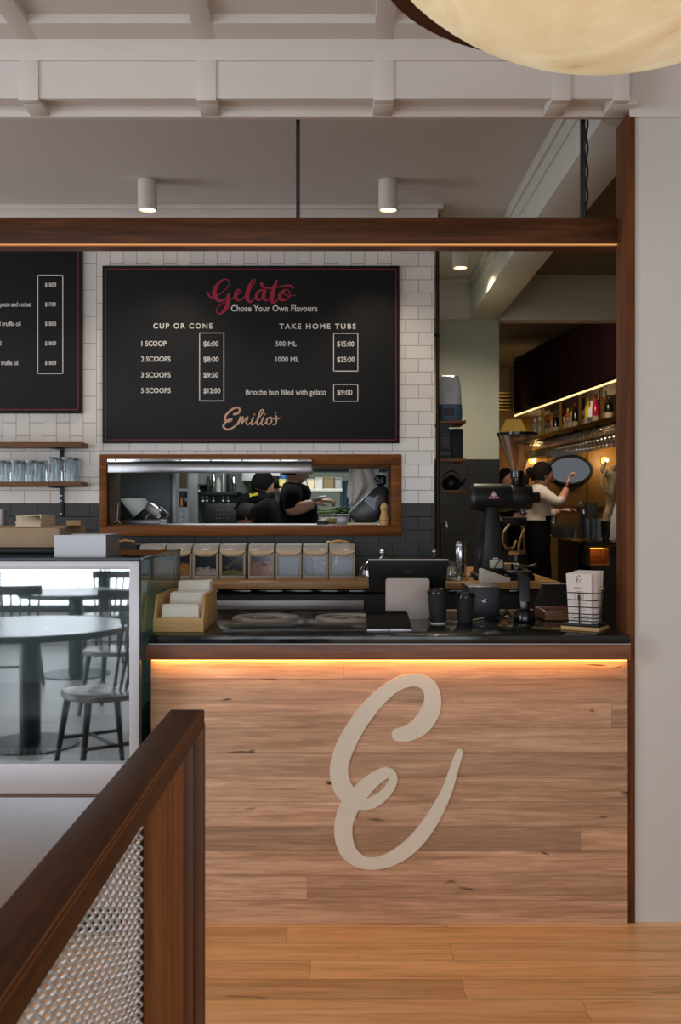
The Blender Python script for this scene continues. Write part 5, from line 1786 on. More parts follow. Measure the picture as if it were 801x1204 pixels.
b.build('body', PM, t, smooth=60)
b = MB(wr)


def hair_cap(mb, hm, front=0.045, down=-0.03, sc=1.0):
    n, m = 22, 12
    vs, fs = [], []
    for i in range(m + 1):
        for k in range(n):
            ph = 2 * PI * k / n
            fr = max(0.0, math.sin(ph))
            thm = R(118) - R(62) * fr ** 0.7
            th = thm * i / m
            vs.append(hm @ Vector((0.084 * sc * math.sin(th) * math.cos(ph), 0.106 * sc * math.sin(th) * math.sin(ph) - 0.006, 0.122 * sc * math.cos(th) + 0.002)))
    for i in range(m):
        for k in range(n):
            fs.append((i * n + k, i * n + (k + 1) % n, (i + 1) * n + (k + 1) % n, (i + 1) * n + k))
    mb.faces(vs, fs)


hair_cap(b, hm)
b.ball(hm @ Vector((0, -0.118, 0.02)), 0.04, 12, 8)
b.tube([hm @ Vector((0, -0.115, 0.015)), hm @ Vector((0, -0.150, -0.04)), hm @ Vector((0, -0.150, -0.13)), hm @ Vector((0, -0.135, -0.18))], [0.026, 0.032, 0.026, 0.010], 10)
b.build('hair', 'hair_dark', t, smooth=70)

# cook in profile, black shirt
KD = 7.4
kp = lambda x, y, dd=0.0: tuple(PT(x, y, KD + dd))
kr_ = Vector((PX(349, KD), KD, 0.15))
t = thing('person', kr_, 'bearded cook in a black t shirt, in profile at the right of the kitchen window', 'person')
J = {'pelvis': (kp(350, 625), (0.16, 0.17)), 'belly': (kp(352, 606), (0.165, 0.17)), 'chest': (kp(347, 590), (0.150, 0.17)), 'upper': (kp(343, 583), (0.085, 0.14)), 'neck': (kp(344.5, 571), 0.060), 'skull': (kp(346, 561), 0.062),
     'sr': (kp(344, 582, -0.20), 0.075), 'er': (kp(343.5, 601, -0.23), 0.060), 'fr': (kp(355, 597, -0.24), 0.048), 'wr': (kp(370, 591.5, -0.22), 0.034),
     'mr': (kp(342.5, 596, -0.225), 0.066), 'sl': (kp(345, 582, 0.20), 0.075), 'el': (kp(356, 603, 0.21), 0.055), 'wl': (kp(374, 602, 0.08), 0.034),
     'hr': ((kr_.x, KD - 0.11, 1.15), 0.12), 'kr': ((kr_.x + 0.03, KD - 0.12, 0.65), 0.085), 'ar': ((kr_.x - 0.02, KD - 0.12, 0.23), 0.055), 'tr': ((kr_.x + 0.15, KD - 0.12, 0.19), 0.04),
     'hl': ((kr_.x, KD + 0.11, 1.15), 0.12), 'kl': ((kr_.x + 0.0, KD + 0.12, 0.65), 0.085), 'al': ((kr_.x - 0.05, KD + 0.12, 0.23), 0.055), 'tl': ((kr_.x + 0.12, KD + 0.12, 0.19), 0.04)}
cb = 'cloth_black'
B = [('pelvis', 'belly', cb), ('belly', 'chest', cb), ('chest', 'upper', cb), ('upper', 'neck', cb), ('neck', 'skull', 'skin'), ('upper', 'sr', cb), ('sr', 'mr', cb), ('mr', 'er', 'skin'), ('er', 'fr', 'skin'), ('fr', 'wr', 'skin'), ('upper', 'sl', cb), ('sl', 'el', cb), ('el', 'wl', 'skin'),
     ('pelvis', 'hr', cb), ('hr', 'kr', cb), ('kr', 'ar', cb), ('ar', 'tr', cb), ('pelvis', 'hl', cb), ('hl', 'kl', cb), ('kl', 'al', cb), ('al', 'tl', cb)]
b = MB(kr_)
add_body(b, J, B, 'pelvis', PM)
hm = add_head(b, kp(348.5, 550.5), R(-85), R(-4), 0, 3, 0.235, 4)
add_hand(b, J['wr'][0], (1, 0, 0.25), (0, -0.3, 1), 0, 1.0, 0.9)
add_hand(b, J['wl'][0], (1, -0.1, -0.6), (0.3, 0, 1), 0, 1.0, 0.6)
b.build('body', PM, t, smooth=60)
b = MB(kr_); hair_cap(b, hm, sc=0.99); b.build('hair', 'hair_dark', t, smooth=70)
a0 = PT(369, 587.5, KD - 0.22)
b = MB(a0); b.tube([a0, PT(379, 585.0, KD - 0.24), PT(384, 584.2, KD - 0.25)], [0.010, 0.011, 0.008], 8)
tag(b.build('kitchen_tool', 'steel_dull'), 'grey metal tool held in the bearded cook\'s hand', 'utensil')

# cook with a cap seen from behind
CD = 8.8
cp = lambda x, y, dd=0.0: tuple(PT(x, y, CD + dd))
cr_ = Vector((PX(303, CD), CD, 0.15))
t = thing('person', cr_, 'cook in a black cap and black shirt with yellow lettering, turned away to the right', 'person')
J = {'pelvis': (cp(301, 625), (0.16, 0.16)), 'belly': (cp(301, 612), (0.16, 0.16)), 'chest': (cp(301, 596), (0.175, 0.16)), 'upper': (cp(302, 584), (0.14, 0.12)), 'neck': (cp(306, 579), 0.06), 'skull': (cp(308.5, 572), 0.056),
     'sr': (cp(315, 587, -0.12), 0.075), 'er': (cp(322, 604, -0.05), 0.06), 'wr': (cp(331, 606, 0.1), 0.038),
     'sl': (cp(288, 588, 0.05), 0.075), 'el': (cp(285, 607, 0.1), 0.06), 'wl': (cp(293, 613, 0.25), 0.038),
     'hr': ((cr_.x + 0.10, CD, 1.1), 0.11), 'ar': ((cr_.x + 0.11, CD, 0.22), 0.055), 'hl': ((cr_.x - 0.10, CD, 1.1), 0.11), 'al': ((cr_.x - 0.11, CD, 0.22), 0.055)}
B = [('pelvis', 'belly', cb), ('belly', 'chest', cb), ('chest', 'upper', cb), ('upper', 'neck', cb), ('neck', 'skull', 'skin'), ('upper', 'sr', cb), ('sr', 'er', cb), ('er', 'wr', 'skin'), ('upper', 'sl', cb), ('sl', 'el', cb), ('el', 'wl', 'skin'), ('pelvis', 'hr', cb), ('hr', 'ar', cb), ('pelvis', 'hl', cb), ('hl', 'al', cb)]
b = MB(cr_)
add_body(b, J, B, 'pelvis', PM)
hm = add_head(b, cp(309.5, 570), R(-52), R(-14), 0, 3, 0.215)
add_hand(b, J['wr'][0], (1, 0.3, 0), (0, 0, 1), 0, 1.0, 0.6)
add_hand(b, J['wl'][0], (0.4, 1, -0.2), (0, 0, 1), 0, 1.0, 0.6)
b.build('body', PM, t, smooth=60)
b = MB(cr_); hair_cap(b, hm, sc=1.03)
b.hexa([hm @ Vector(p) for p in ((-0.06, 0.085, 0.030), (0.06, 0.085, 0.030), (0.045, 0.165, 0.012), (-0.045, 0.165, 0.012), (-0.06, 0.085, 0.040), (0.06, 0.085, 0.040), (0.045, 0.165, 0.020), (-0.045, 0.165, 0.020))], 0.003)
b.build('cap', 'cloth_black', t, smooth=60)


def scrawl(root, o, cxp, cyp, d, wpx, hpx, slant):
    b = MB(o)
    pts = []
    for k in range(13):
        u = k / 12
        pts.append((cxp - wpx / 2 + wpx * u, cyp + (hpx / 2 if k % 2 else -hpx / 2) * (1.3 if k < 2 else 0.8) - slant * u, 0.9))
    b.stroke(pts, lambda u, v: (PX(u, d), PZ(v, d)), d - 0.012, d + 0.02, 3)
    b.build('shirt_lettering', 'yellow_ink', root, label='yellow script lettering')


scrawl(t, cr_, 298.5, 582.5, CD - 0.145, 9, 3.4, 1.5)
# third cook bending low
BD = 8.2
bp = lambda x, y, dd=0.0: tuple(PT(x, y, BD + dd))
br_ = Vector((PX(318, BD), BD, 0.15))
t = thing('person', br_, 'cook in black bending low with a dark head down, between the other two cooks', 'person')
J = {'pelvis': (bp(326, 622), (0.16, 0.15)), 'belly': (bp(322, 609), (0.16, 0.15)), 'chest': (bp(312, 600), (0.16, 0.14)), 'upper': (bp(304, 600), (0.12, 0.12)), 'neck': (bp(299, 604), 0.06), 'skull': (bp(296, 606.5), 0.056),
     'sr': (bp(306, 606, -0.14), 0.07), 'er': (bp(303, 620, -0.16), 0.055), 'wr': (bp(296, 626, -0.10), 0.034), 'sl': (bp(306, 603, 0.16), 0.07), 'el': (bp(300, 618, 0.2), 0.055), 'wl': (bp(293, 625, 0.15), 0.034),
     'hr': ((br_.x + 0.06, BD - 0.10, 1.1), 0.11), 'ar': ((br_.x + 0.05, BD - 0.10, 0.22), 0.055), 'hl': ((br_.x + 0.06, BD + 0.10, 1.1), 0.11), 'al': ((br_.x + 0.05, BD + 0.10, 0.22), 0.055)}
b = MB(br_)
add_body(b, J, B, 'pelvis', PM)
hm = add_head(b, bp(293, 608), R(70), R(-55), 0, 3, 0.215)
add_hand(b, J['wr'][0], (-1, 0, -0.2), (0, 0, 1), 0, 1.0, 0.6)
add_hand(b, J['wl'][0], (-1, 0, -0.2), (0, 0, 1), 0, 1.0, 0.6)
b.build('body', PM, t, smooth=60)
b = MB(br_); hair_cap(b, hm); b.build('hair', 'hair_dark', t, smooth=70)
scrawl(t, br_, 311, 591.5, BD - 0.10, 9, 2.4, -0.5)

# seated guest seen in the bar beyond the grinder
SD = 11.2
sp = lambda x, y, dd=0.0: tuple(PT(x, y, SD + dd))
sr_ = Vector((PX(596, SD), SD, 0.20))
t = thing('person', sr_, 'dark haired person in black half hidden behind the coffee grinder hopper', 'person')
J = {'pelvis': (sp(596, 622), 0.15), 'belly': (sp(596, 606), 0.14), 'chest': (sp(596, 590), (0.15, 0.14)), 'upper': (sp(596, 579), (0.13, 0.11)), 'neck': (sp(596, 574), 0.052), 'skull': (sp(596, 568), 0.05),
     'sr': (sp(608, 582), 0.06), 'er': (sp(611, 604), 0.05), 'wr': (sp(604, 612, -0.2), 0.03), 'sl': (sp(584, 582), 0.06), 'el': (sp(581, 604), 0.05), 'wl': (sp(588, 612, -0.2), 0.03),
     'hr': ((sr_.x + 0.10, SD, 1.1), 0.10), 'ar': ((sr_.x + 0.10, SD, 0.26), 0.05), 'hl': ((sr_.x - 0.10, SD, 1.1), 0.10), 'al': ((sr_.x - 0.10, SD, 0.26), 0.05)}
b = MB(sr_)
add_body(b, J, B, 'pelvis', PM)
hm = add_head(b, sp(596, 563), R(-140), R(0), 0, 3, 0.212)
add_hand(b, J['wr'][0], (-0.4, -1, 0), (0, 0, 1), 0, 0.95, 0.6)
add_hand(b, J['wl'][0], (0.4, -1, 0), (0, 0, 1), 0, 0.95, 0.6)
b.build('body', PM, t, smooth=60)
b = MB(sr_); hair_cap(b, hm); b.build('hair', 'hair_dark', t, smooth=70)


# ------------------------------------------------------------------ serving window and kitchen
c = Vector(((WX0 + WX1) / 2, 5.78, WZ0))
t = thing('serving_hatch', c, 'wide timber framed serving window in the tiled wall, looking into the kitchen', 'window')
fy0, fy1 = 5.768, 5.80
ox0, ox1, oz0, oz1 = PX(117, 5.77), PX(472.5, 5.77), PZ(630, 5.77), PZ(534, 5.77)
ix0, ix1, iz0, iz1 = WX0 + 0.003, WX1 - 0.003, WZ0 + 0.003, WZ1 - 0.003
for (a, d_, e, f_) in ((ox0, ox1, iz1, oz1), (ox0, ox1, oz0, iz0), (ox0, ix0, iz0, iz1), (ix1, ox1, iz0, iz1)):
    b = MB(c); b.box(a + 0.0005, d_ - 0.0005, fy0, fy1 - 0.001, e + 0.0005, f_ - 0.0005, 0.003); b.build('frame_board', 'frame_wood', t)
for (a, d_, e, f_, m_) in ((WX0 + 0.001, WX1 - 0.001, WZ0 + 0.001, WZ0 + 0.012, 'frame_wood'), (WX0 + 0.001, WX1 - 0.001, WZ1 - 0.012, WZ1 - 0.001, 'frame_wood'), (WX0 + 0.001, WX0 + 0.012, WZ0 + 0.013, WZ1 - 0.013, 'gantry_wood'), (WX1 - 0.012, WX1 - 0.001, WZ0 + 0.013, WZ1 - 0.013, 'gantry_wood')):
    b = MB(c); b.box(a, d_, 5.802, 6.085, e, f_, 0.001); b.build('reveal', m_, t)
SILL = WZ0 + 0.0128

c = Vector((PX(247, 5.72), 5.74, PZ(556, 5.74)))
t = thing('heat_lamp_shelf', c, 'polished steel heat lamp shelf fixed along the top left of the serving window', 'heat lamp')
hx0, hx1 = PX(126.5, 5.72), PX(367, 5.72)
b = MB(c); b.box(hx0, hx1, 5.720, 5.7665, PZ(556, 5.72), PZ(545.6, 5.72), 0.003); b.build('fascia', 'steel', t)
b = MB(c); b.box(hx0 - 0.002, hx1, 5.712, 5.7665, PZ(543.6, 5.715), PZ(538.6, 5.715), 0.004); b.build('upper_rail', 'chrome', t)
b = MB(c); b.box(hx0, hx1, 5.730, 5.7665, PZ(545.5, 5.72), PZ(543.7, 5.72)); b.build('shadow_gap', 'black_metal', t)
for xp in (136, 166, 212, 248, 285, 330, 352):
    b = MB(c); b.lathe([(0.0, -0.004), (0.006, -0.003), (0.007, 0.0)], Vector((PX(xp, 5.715), 5.712, PZ(541, 5.715))), 10, 'Y'); b.build('bolt', 'steel', t)

PZK = SILL - 0.004
pb = Vector((-0.5, 6.5, 0.15))
t = thing('pass_bench', pb, 'steel kitchen pass bench just inside the serving window', 'bench')
b = MB(pb); b.box(-1.6, 0.42, 6.10, 6.95, PZK - 0.04, PZK, 0.004); b.build('bench_top', 'steel_dull', t)
for x in (-1.55, 0.36):
    for y in (6.13, 6.90):
        b = MB(pb); b.box(x, x + 0.04, y, y + 0.04, 0.15, PZK - 0.041); b.build('leg', 'steel_dull', t)
KZ = PZK + 0.0008
# tall grey partition and post at the left
b = MB((PX(175, 6.98), 6.99, 0.15)); b.box(PX(95, 6.98), PX(203, 6.98), 6.97, 7.0, 0.15, 2.4)
tag(b.build('steel_partition', 'case_liner'), 'tall dull grey steel partition at the left end of the kitchen window', 'partition')
b = MB((PX(204, 6.96), 6.96, 0.15)); b.box(PX(200.5, 6.955), PX(207, 6.955), 6.952, 6.969, 0.15, 2.4, 0.004)
tag(b.build('steel_post', 'steel_dull'), 'bright steel upright post at the edge of the grey partition in the kitchen', 'post')
# ticket spike
c = Vector((PX(139, 5.86), 5.86, SILL))
t = thing('ticket_spike', c, 'thin steel order spike on a wire base at the left end of the hatch sill', 'spike')
b = MB(c); b.tube([(PX(137.5, 5.86), 5.86, SILL + 0.004), (PX(139, 5.86), 5.86, PZ(591, 5.86))], 0.0035, 8); b.build('spike', 'chrome', t)
b = MB(c); b.tube([(PX(139, 5.86) + 0.024 * math.cos(2 * PI * k / 20), 5.86 + 0.025 * math.sin(2 * PI * k / 20), SILL + 0.008 + (0.01 if k % 5 == 0 else 0)) for k in range(20)], 0.004, 6, True); b.build('wire_base', 'brass', t)
# slicer
c = Vector((PX(168, 6.4), 6.4, KZ))
t = thing('food_slicer', c, 'grey metal food slicer with a tilted plate and dark carriage, left in the kitchen window', 'slicer')
kx = lambda x: PX(x, 6.4)
kz = lambda y: PZ(y, 6.4)
b = MB(c); b.box(kx(146), kx(192), 6.30, 6.55, KZ, KZ + 0.03, 0.006); b.build('base', 'steel_dull', t)
b = MB(c); b.hexa([(kx(157), 6.32, KZ + 0.031), (kx(163), 6.32, KZ + 0.031), (kx(176), 6.60, kz(602)), (kx(170), 6.60, kz(602)), (kx(139.5), 6.32, kz(587)), (kx(143), 6.32, kz(586)), (kx(164), 6.60, kz(585)), (kx(160), 6.60, kz(585))], 0.003); b.build('plate', 'slicer_grey', t)
b = MB(c)
mxk = Matrix.Translation((kx(173), 6.36, kz(603))) @ Matrix.Rotation(R(-42), 4, 'Y')
b.box(-0.075, 0.065, -0.05, 0.05, -0.022, 0.022, 0.006, mxk); b.build('carriage', 'slate_blue', t)
b = MB(c); mxk = Matrix.Translation((kx(183), 6.34, kz(600))) @ Matrix.Rotation(R(35), 4, 'Y'); b.box(-0.05, 0.05, -0.05, 0.05, -0.03, 0.03, 0.012, mxk); b.build('motor_housing', 'steel_dull', t)
b = MB(c); mxk = Matrix.Translation((kx(193), 6.34, kz(602))) @ Matrix.Rotation(R(40), 4, 'Y'); b.box(-0.035, 0.04, -0.03, 0.03, -0.018, 0.018, 0.008, mxk); b.build('handle', 'black', t)
b = MB(c); b.tube([(kx(142), 6.31, kz(612)), (kx(157), 6.31, KZ + 0.045)], 0.008, 8); b.build('guide_rod', 'chrome', t)

# oven tower
kb = lambda x, d: PX(x, d)
c = Vector((PX(214, 7.6), 7.7, 0.15))
t = thing('oven_tower', c, 'narrow oven tower with a warm lit window beside the steel post', 'oven')
b = MB(c); b.box(PX(203, 7.6), PX(222, 7.6), 7.6, 8.1, 0.15, 2.3, 0.006); b.build('cabinet', 'steel_dull', t)
b = MB(c); b.box(PX(211, 7.59), PX(220, 7.59), 7.585, 7.599, PZ(574, 7.6), PZ(556, 7.6), 0.002); b.build('upper_door', 'tan_box', t)
b = MB(c); b.box(PX(211, 7.59), PX(220, 7.59), 7.585, 7.599, PZ(596, 7.6), PZ(578, 7.6), 0.002); b.build('glass_door', 'black_gloss', t)
b = MB(c); b.box(PX(212.5, 7.58), PX(214.5, 7.58), 7.580, 7.5845, PZ(595, 7.6), PZ(585, 7.6)); b.build('oven_glow', 'orange_panel', t)
b = MB(c); b.tube([(PX(211, 7.57), 7.57, PZ(576.5, 7.57)), (PX(221, 7.57), 7.57, PZ(576.5, 7.57))], 0.007, 8); b.build('handle', 'chrome', t)
for y_ in (604, 611):
    b = MB(c); b.lathe([(0.0, -0.02), (0.016, -0.02), (0.018, 0.0)], Vector((PX(214, 7.6), 7.599, PZ(y_, 7.6))), 14, 'Y'); b.build('knob', 'chrome', t)
# back counter with appliance
c = Vector((PX(262, 9.6), 9.8, 0.15))
t = thing('kitchen_bench', c, 'steel back bench along the far kitchen wall', 'bench')
b = MB(c); b.box(-2.2, 0.40, 9.6, 10.28, 1.26, 1.30, 0.004); b.build('bench_top', 'steel_dull', t)
b = MB(c); b.box(-2.2, 0.40, 9.66, 10.25, 0.15, 1.259); b.build('cabinet', 'case_liner', t)
c = Vector((PX(258, 9.65), 9.8, 1.301))
t = thing('control_unit', c, 'black kitchen appliance with rows of small lit controls', 'appliance')
b = MB(c); b.box(PX(241, 9.65), PX(279, 9.65), 9.65, 10.0, 1.301, PZ(592, 9.65), 0.006); b.build('cabinet', 'black', t)
b = MB(c)
for i in range(4):
    for j in range(3):
        x = PX(254 + 4.2 * i, 9.64); z = PZ(600.5 + 4.6 * j, 9.64)
        b.box(x, x + 0.014, 9.643, 9.6495, z, z + 0.006)
b.build('buttons', 'steel', t)
# upper steel shelf with jars and hanging ladles
c = Vector((PX(255, 9.7), 9.8, PZ(583, 9.7)))
t = thing('utensil_shelf', c, 'dark steel shelf with utensils hanging above the black appliance', 'shelf')
b = MB(c); b.box(PX(222, 9.7), PX(279, 9.7), 9.7, 10.28, PZ(583, 9.7), PZ(578.5, 9.7), 0.003); b.box(PX(222, 9.7), PX(240, 9.7), 9.7, 10.28, PZ(572, 9.7), PZ(569, 9.7), 0.003); b.build('board', 'black_metal', t)
for k, xp in enumerate((226, 230, 234, 238.5, 243, 251, 262, 268)):
    b = MB(c); y1_ = (576, 577, 575, 585, 588, 592, 589, 591)[k]; y0_ = 569 if k < 3 else 583
    y1_ = y0_ + (7 if k < 3 else 5)
    b.tube([(PX(xp, 9.71), 9.71, PZ(y0_, 9.7)), (PX(xp, 9.71), 9.71, PZ(y1_, 9.7))], 0.008, 6); b.ball((PX(xp, 9.71), 9.71, PZ(y1_ + 1.5, 9.7)), (0.022, 0.016, 0.018), 10, 6); b.build('hanging_ladle', 'steel', t)
jz = PZ(578.5, 9.7) + 0.0005
for k, (xp, rr_, hh, m_) in enumerate(((245, 0.022, 0.15, 'black_metal'), (251, 0.022, 0.19, 'chrome'), (257, 0.022, 0.14, 'cloth_white'), (263, 0.022, 0.20, 'steel_dull'), (269, 0.022, 0.21, 'black_metal'), (275, 0.022, 0.16, 'chrome'))):
    x = PX(xp, 9.8); cc = Vector((x, 9.8, jz))
    lathe_thing('kitchen_jar', cc, [(0.0, 0.0), (rr_, 0.0), (rr_, hh * 0.75), (rr_ * 0.6, hh * 0.85), (rr_ * 0.6, hh), (0.0, hh)], m_,
                ('black squat container at the left end of the utensil shelf', 'chrome bottle on the utensil shelf', 'pale jar on the utensil shelf', 'dull steel tall bottle on the utensil shelf', 'tall black bottle on the utensil shelf', 'chrome jar at the right end of the utensil shelf')[k], 'jar', 'jars on the utensil shelf')
b = MB((PX(298, 10.2), 10.2, PZ(568.5, 10.25))); b.box(PX(296.5, 10.25), PX(300.5, 10.25), 10.27, 10.299, PZ(570.5, 10.25), PZ(567, 10.25), 0.004)
tag(b.build('indicator_light', 'green_led'), 'small glowing green indicator light on the far kitchen wall', 'light')
b = MB((PX(300, 10.1), 10.1, 2.0)); b.hexa([(PX(284, 9.6), 9.6, PZ(566, 9.7)), (PX(330, 9.6), 9.6, PZ(566, 9.7)), (PX(330, 10.1), 10.28, PZ(566, 9.7)), (PX(284, 10.1), 10.28, PZ(566, 9.7)), (PX(290, 9.6), 9.8, 2.4), (PX(322, 9.6), 9.8, 2.4), (PX(322, 10.1), 10.28, 2.4), (PX(290, 10.1), 10.28, 2.4)], 0.004)
tag(b.build('exhaust_hood', 'steel_dull'), 'pale steel exhaust hood on the far kitchen wall', 'hood')
# right hand shelves with containers
c = Vector((PX(385, 8.9), 9.0, PZ(578, 8.9)))
t = thing('kitchen_shelf', c, 'white kitchen shelf of food tubs behind the bearded cook', 'shelf')
b = MB(c); b.box(PX(318, 8.9), 0.435, 8.9, 9.3, PZ(578, 8.9), PZ(574.5, 8.9), 0.003); b.build('board', 'cloth_white', t)
for xp in (325, 400):
    b = MB(c); b.box(PX(xp, 9.2), PX(xp, 9.2) + 0.03, 9.27, 9.30, 0.15, PZ(578, 8.9) - 0.001); b.build('support', 'steel_dull', t)
b = MB((0, 9.1, PZ(553, 8.9))); b.box(PX(362, 8.9), 0.43, 8.9, 9.4, PZ(553, 8.9), PZ(547, 8.9), 0.003)
tag(b.build('extract_duct', 'black_metal'), 'dark metal duct along the top of the kitchen, right of the cook', 'duct')
tz = PZ(574.5, 8.9) + 0.0006
for k, (a, d_, hpx, m_, lab) in enumerate(((320.5, 328, 15, 'black_metal', 'dark grey container at the left end of the white kitchen shelf'), (328.5, 336, 11, 'yellow_food', 'yellow tub beneath a blue tub on the white kitchen shelf'), (352.5, 361, 9, 'cloth_white', 'short white tub behind the cook on the white kitchen shelf'), (361.5, 370, 11, 'paper_cream', 'cream tub in the middle of the white kitchen shelf'),
                                          (370.5, 380, 13.5, 'cloth_white', 'tall white tub on the white kitchen shelf'), (380.8, 393, 14, 'tan_box', 'brown cardboard box on the white kitchen shelf'), (394, 402, 13, 'bin_lid', 'grey plastic tub at the right end of the white kitchen shelf'))):
    x0, x1 = PX(a, 9.0), PX(d_, 9.0); h = hpx * 9.0 / F
    cc = Vector(((x0 + x1) / 2, 9.05, tz)); tt = thing('food_tub', cc, lab, 'tub', 'tubs on the white kitchen shelf')
    b = MB(cc); b.hexa([(x0 + 0.004, 8.97, tz), (x1 - 0.004, 8.97, tz), (x1 - 0.004, 9.13, tz), (x0 + 0.004, 9.13, tz), (x0, 8.96, tz + h * 0.86), (x1, 8.96, tz + h * 0.86), (x1, 9.14, tz + h * 0.86), (x0, 9.14, tz + h * 0.86)], 0.006); b.build('tub_body', m_, tt)
    b = MB(cc); b.box(x0 - 0.002, x1 + 0.002, 8.957, 9.143, tz + h * 0.862, tz + h, 0.004); b.build('lid', m_ if k != 5 else 'kraft', tt)
b = MB((PX(333.5, 9.05), 9.05, tz + 11.3 * 9 / F)); b.box(PX(330.5, 9.0), PX(336, 9.0), 8.98, 9.10, tz + 11.1 * 9 / F, tz + 16.5 * 9 / F, 0.008)
tag(b.build('blue_tub', 'blue_bright'), 'small blue tub stacked on the yellow tub in the kitchen', 'tub')
# prep things on the pass bench
lathe_thing('blue_bucket', Vector((PX(407, 6.85), 6.85, KZ)), [(0.0, 0.0), (0.024, 0.0), (0.0265, PZ(565, 6.85) - KZ), (0.0, PZ(565, 6.85) - KZ)], 'blue_plastic', 'slim blue plastic tube standing beside the hanging white cloth', 'tube')
# celery
c = Vector((PX(392, 6.6), 6.6, KZ))
t = thing('celery_bunch', c, 'bunch of green celery lying across the pass bench', 'celery')
zc = PZ(600, 6.6)
rng = random.Random(11)
b = MB((PX(392, 6.6), 6.6, KZ)); b.box(PX(377, 6.6), PX(413, 6.6), 6.52, 6.70, KZ, KZ + 0.055, 0.006)
tag(b.build('prep_tray', 'steel'), 'steel prep tray under the celery on the pass bench', 'tray')
zc = KZ + 0.0555
for k in range(9):
    y = 6.54 + 0.016 * k; zz = zc + 0.010 + 0.010 * (k % 3)
    b = MB(c); x0 = PX(375 + rng.uniform(-2, 2), 6.6); x1 = PX(399 + rng.uniform(-3, 3), 6.6)
    b.tube([(x0, y, zz + 0.004), ((x0 + x1) / 2, y + 0.004, zz + 0.008), (x1, y + 0.006, zz + 0.018)], [0.011, 0.010, 0.006], 7); b.build('stalk', 'celery', t)
b = MB(c)
for k in range(46):
    p = Vector((PX(rng.uniform(396, 411), 6.6), rng.uniform(6.54, 6.68), zc + rng.uniform(0.012, 0.05)))
    b.ball(p, (0.015, 0.012, 0.007), 6, 4)
o = b.build('leaves', 'celery_leaf', t); o['kind'] = 'stuff'
for k, (xp, yp) in enumerate(((386, 608.5), (391, 609.5), (396, 608.8))):
    b = MB((PX(xp, 6.35), 6.35, KZ)); b.ball((PX(xp, 6.35), 6.35, KZ + 0.022), (0.024, 0.022, 0.021), 12, 8); b.ball((PX(xp, 6.35) + 0.012, 6.34, KZ + 0.033), (0.014, 0.014, 0.010), 8, 6)
    tag(b.build('pasta_nest', 'yellow_food'), 'pale yellow lump of food, %s of three on the pass bench' % ('leftmost', 'middle', 'rightmost')[k], 'food', 'yellow food on the pass')
c = Vector((PX(402, 6.25), 6.25, KZ))
t = thing('steel_container', c, 'steel food container with a dark knob right of the yellow food', 'container')
b = MB(c); b.box(PX(395.5, 6.2), PX(411, 6.2), 6.2, 6.34, KZ, KZ + 0.055, 0.008); b.build('body', 'steel_dull', t)
b = MB(c); b.box(PX(395, 6.2), PX(411.5, 6.2), 6.195, 6.345, KZ + 0.0552, KZ + 0.062, 0.003); b.build('lid', 'steel', t)
b = MB(c); b.ball((PX(403, 6.25), 6.26, KZ + 0.069), (0.010, 0.010, 0.008), 10, 6); b.build('knob', 'black', t)
b = MB((PX(380, 6.2), 6.2, KZ)); b.box(PX(373, 6.2), PX(386, 6.2), 6.14, 6.28, KZ, KZ + 0.028, 0.004)
tag(b.build('label_printer', 'slate_blue'), 'small dark blue device beside the cook\'s hand on the pass bench', 'device')
# hanging cloth and black bag in the right of the hatch
c = Vector((PX(425, 6.12), 6.145, PZ(548, 6.1)))
nx, ny = 26, 18
vs, fs = [], []
for j in range(ny + 1):
    v = j / ny
    xl = 410.5 - 2.5 * v + (2 if v > 0.8 else 0)
    xr_ = 446 - 30 * max(0, v - 0.50) / 0.50
    yb_k = 546.5 + 47.5 * v
    for i in range(nx + 1):
        u = i / nx
        x = xl + (xr_ - xl) * u
        y = yb_k + 3.5 * u * (1 - v)
        dd = 6.145 + 0.020 * math.sin(9 * u + 2.2 * v * (1 - u)) * (1.0 - 0.4 * v) + 0.010 * math.sin(17 * u - 6 * v)
        vs.append(tuple(PT(x, y, dd)))
for j in range(ny):
    for i in range(nx):
        a = j * (nx + 1) + i
        fs.append((a, a + 1, a + nx + 2, a + nx + 1))
b = MB(c); b.faces(vs, fs)
o = b.build('hanging_cloth', 'cloth_white', smooth=80)
md = o.modifiers.new('thick', 'SOLIDIFY'); md.thickness = 0.006
tag(o, 'pale draped cloth hanging at the right of the serving window', 'cloth')
c = Vector((PX(430, 5.95), 5.93, SILL))
t = thing('black_bag', c, 'glossy black bag leaning diagonally in the right corner of the serving window', 'bag')
prof = [(408.5, 604), (441, 572.5), (446, 571), (456, 573), (456, 600), (447, 610), (437, 617.0), (420, 617.0)]
b = MB(c); b.prism([(PX(x, 5.93), PZ(y, 5.93)) for x, y in prof], 'Y', 5.90, 5.97, 0.012); b.build('bag_body', 'bag_black', t)
b = MB(c); b.prism([(PX(x, 5.9), PZ(y, 5.9)) for x, y in ((428, 589), (432, 583), (440, 585), (446, 582), (441, 592), (441, 600.5))], 'Y', 5.8975, 5.8995); b.build('print', 'bag_print', t, label='pale printed mark')
b = MB(c)
for k in range(12):
    b.ball(PT(447.5 + rng.uniform(-3, 4), 555 + rng.uniform(0, 13), 5.95), (0.020, 0.018, 0.02), 8, 6)
b.build('gathered_top', 'bag_black', t)
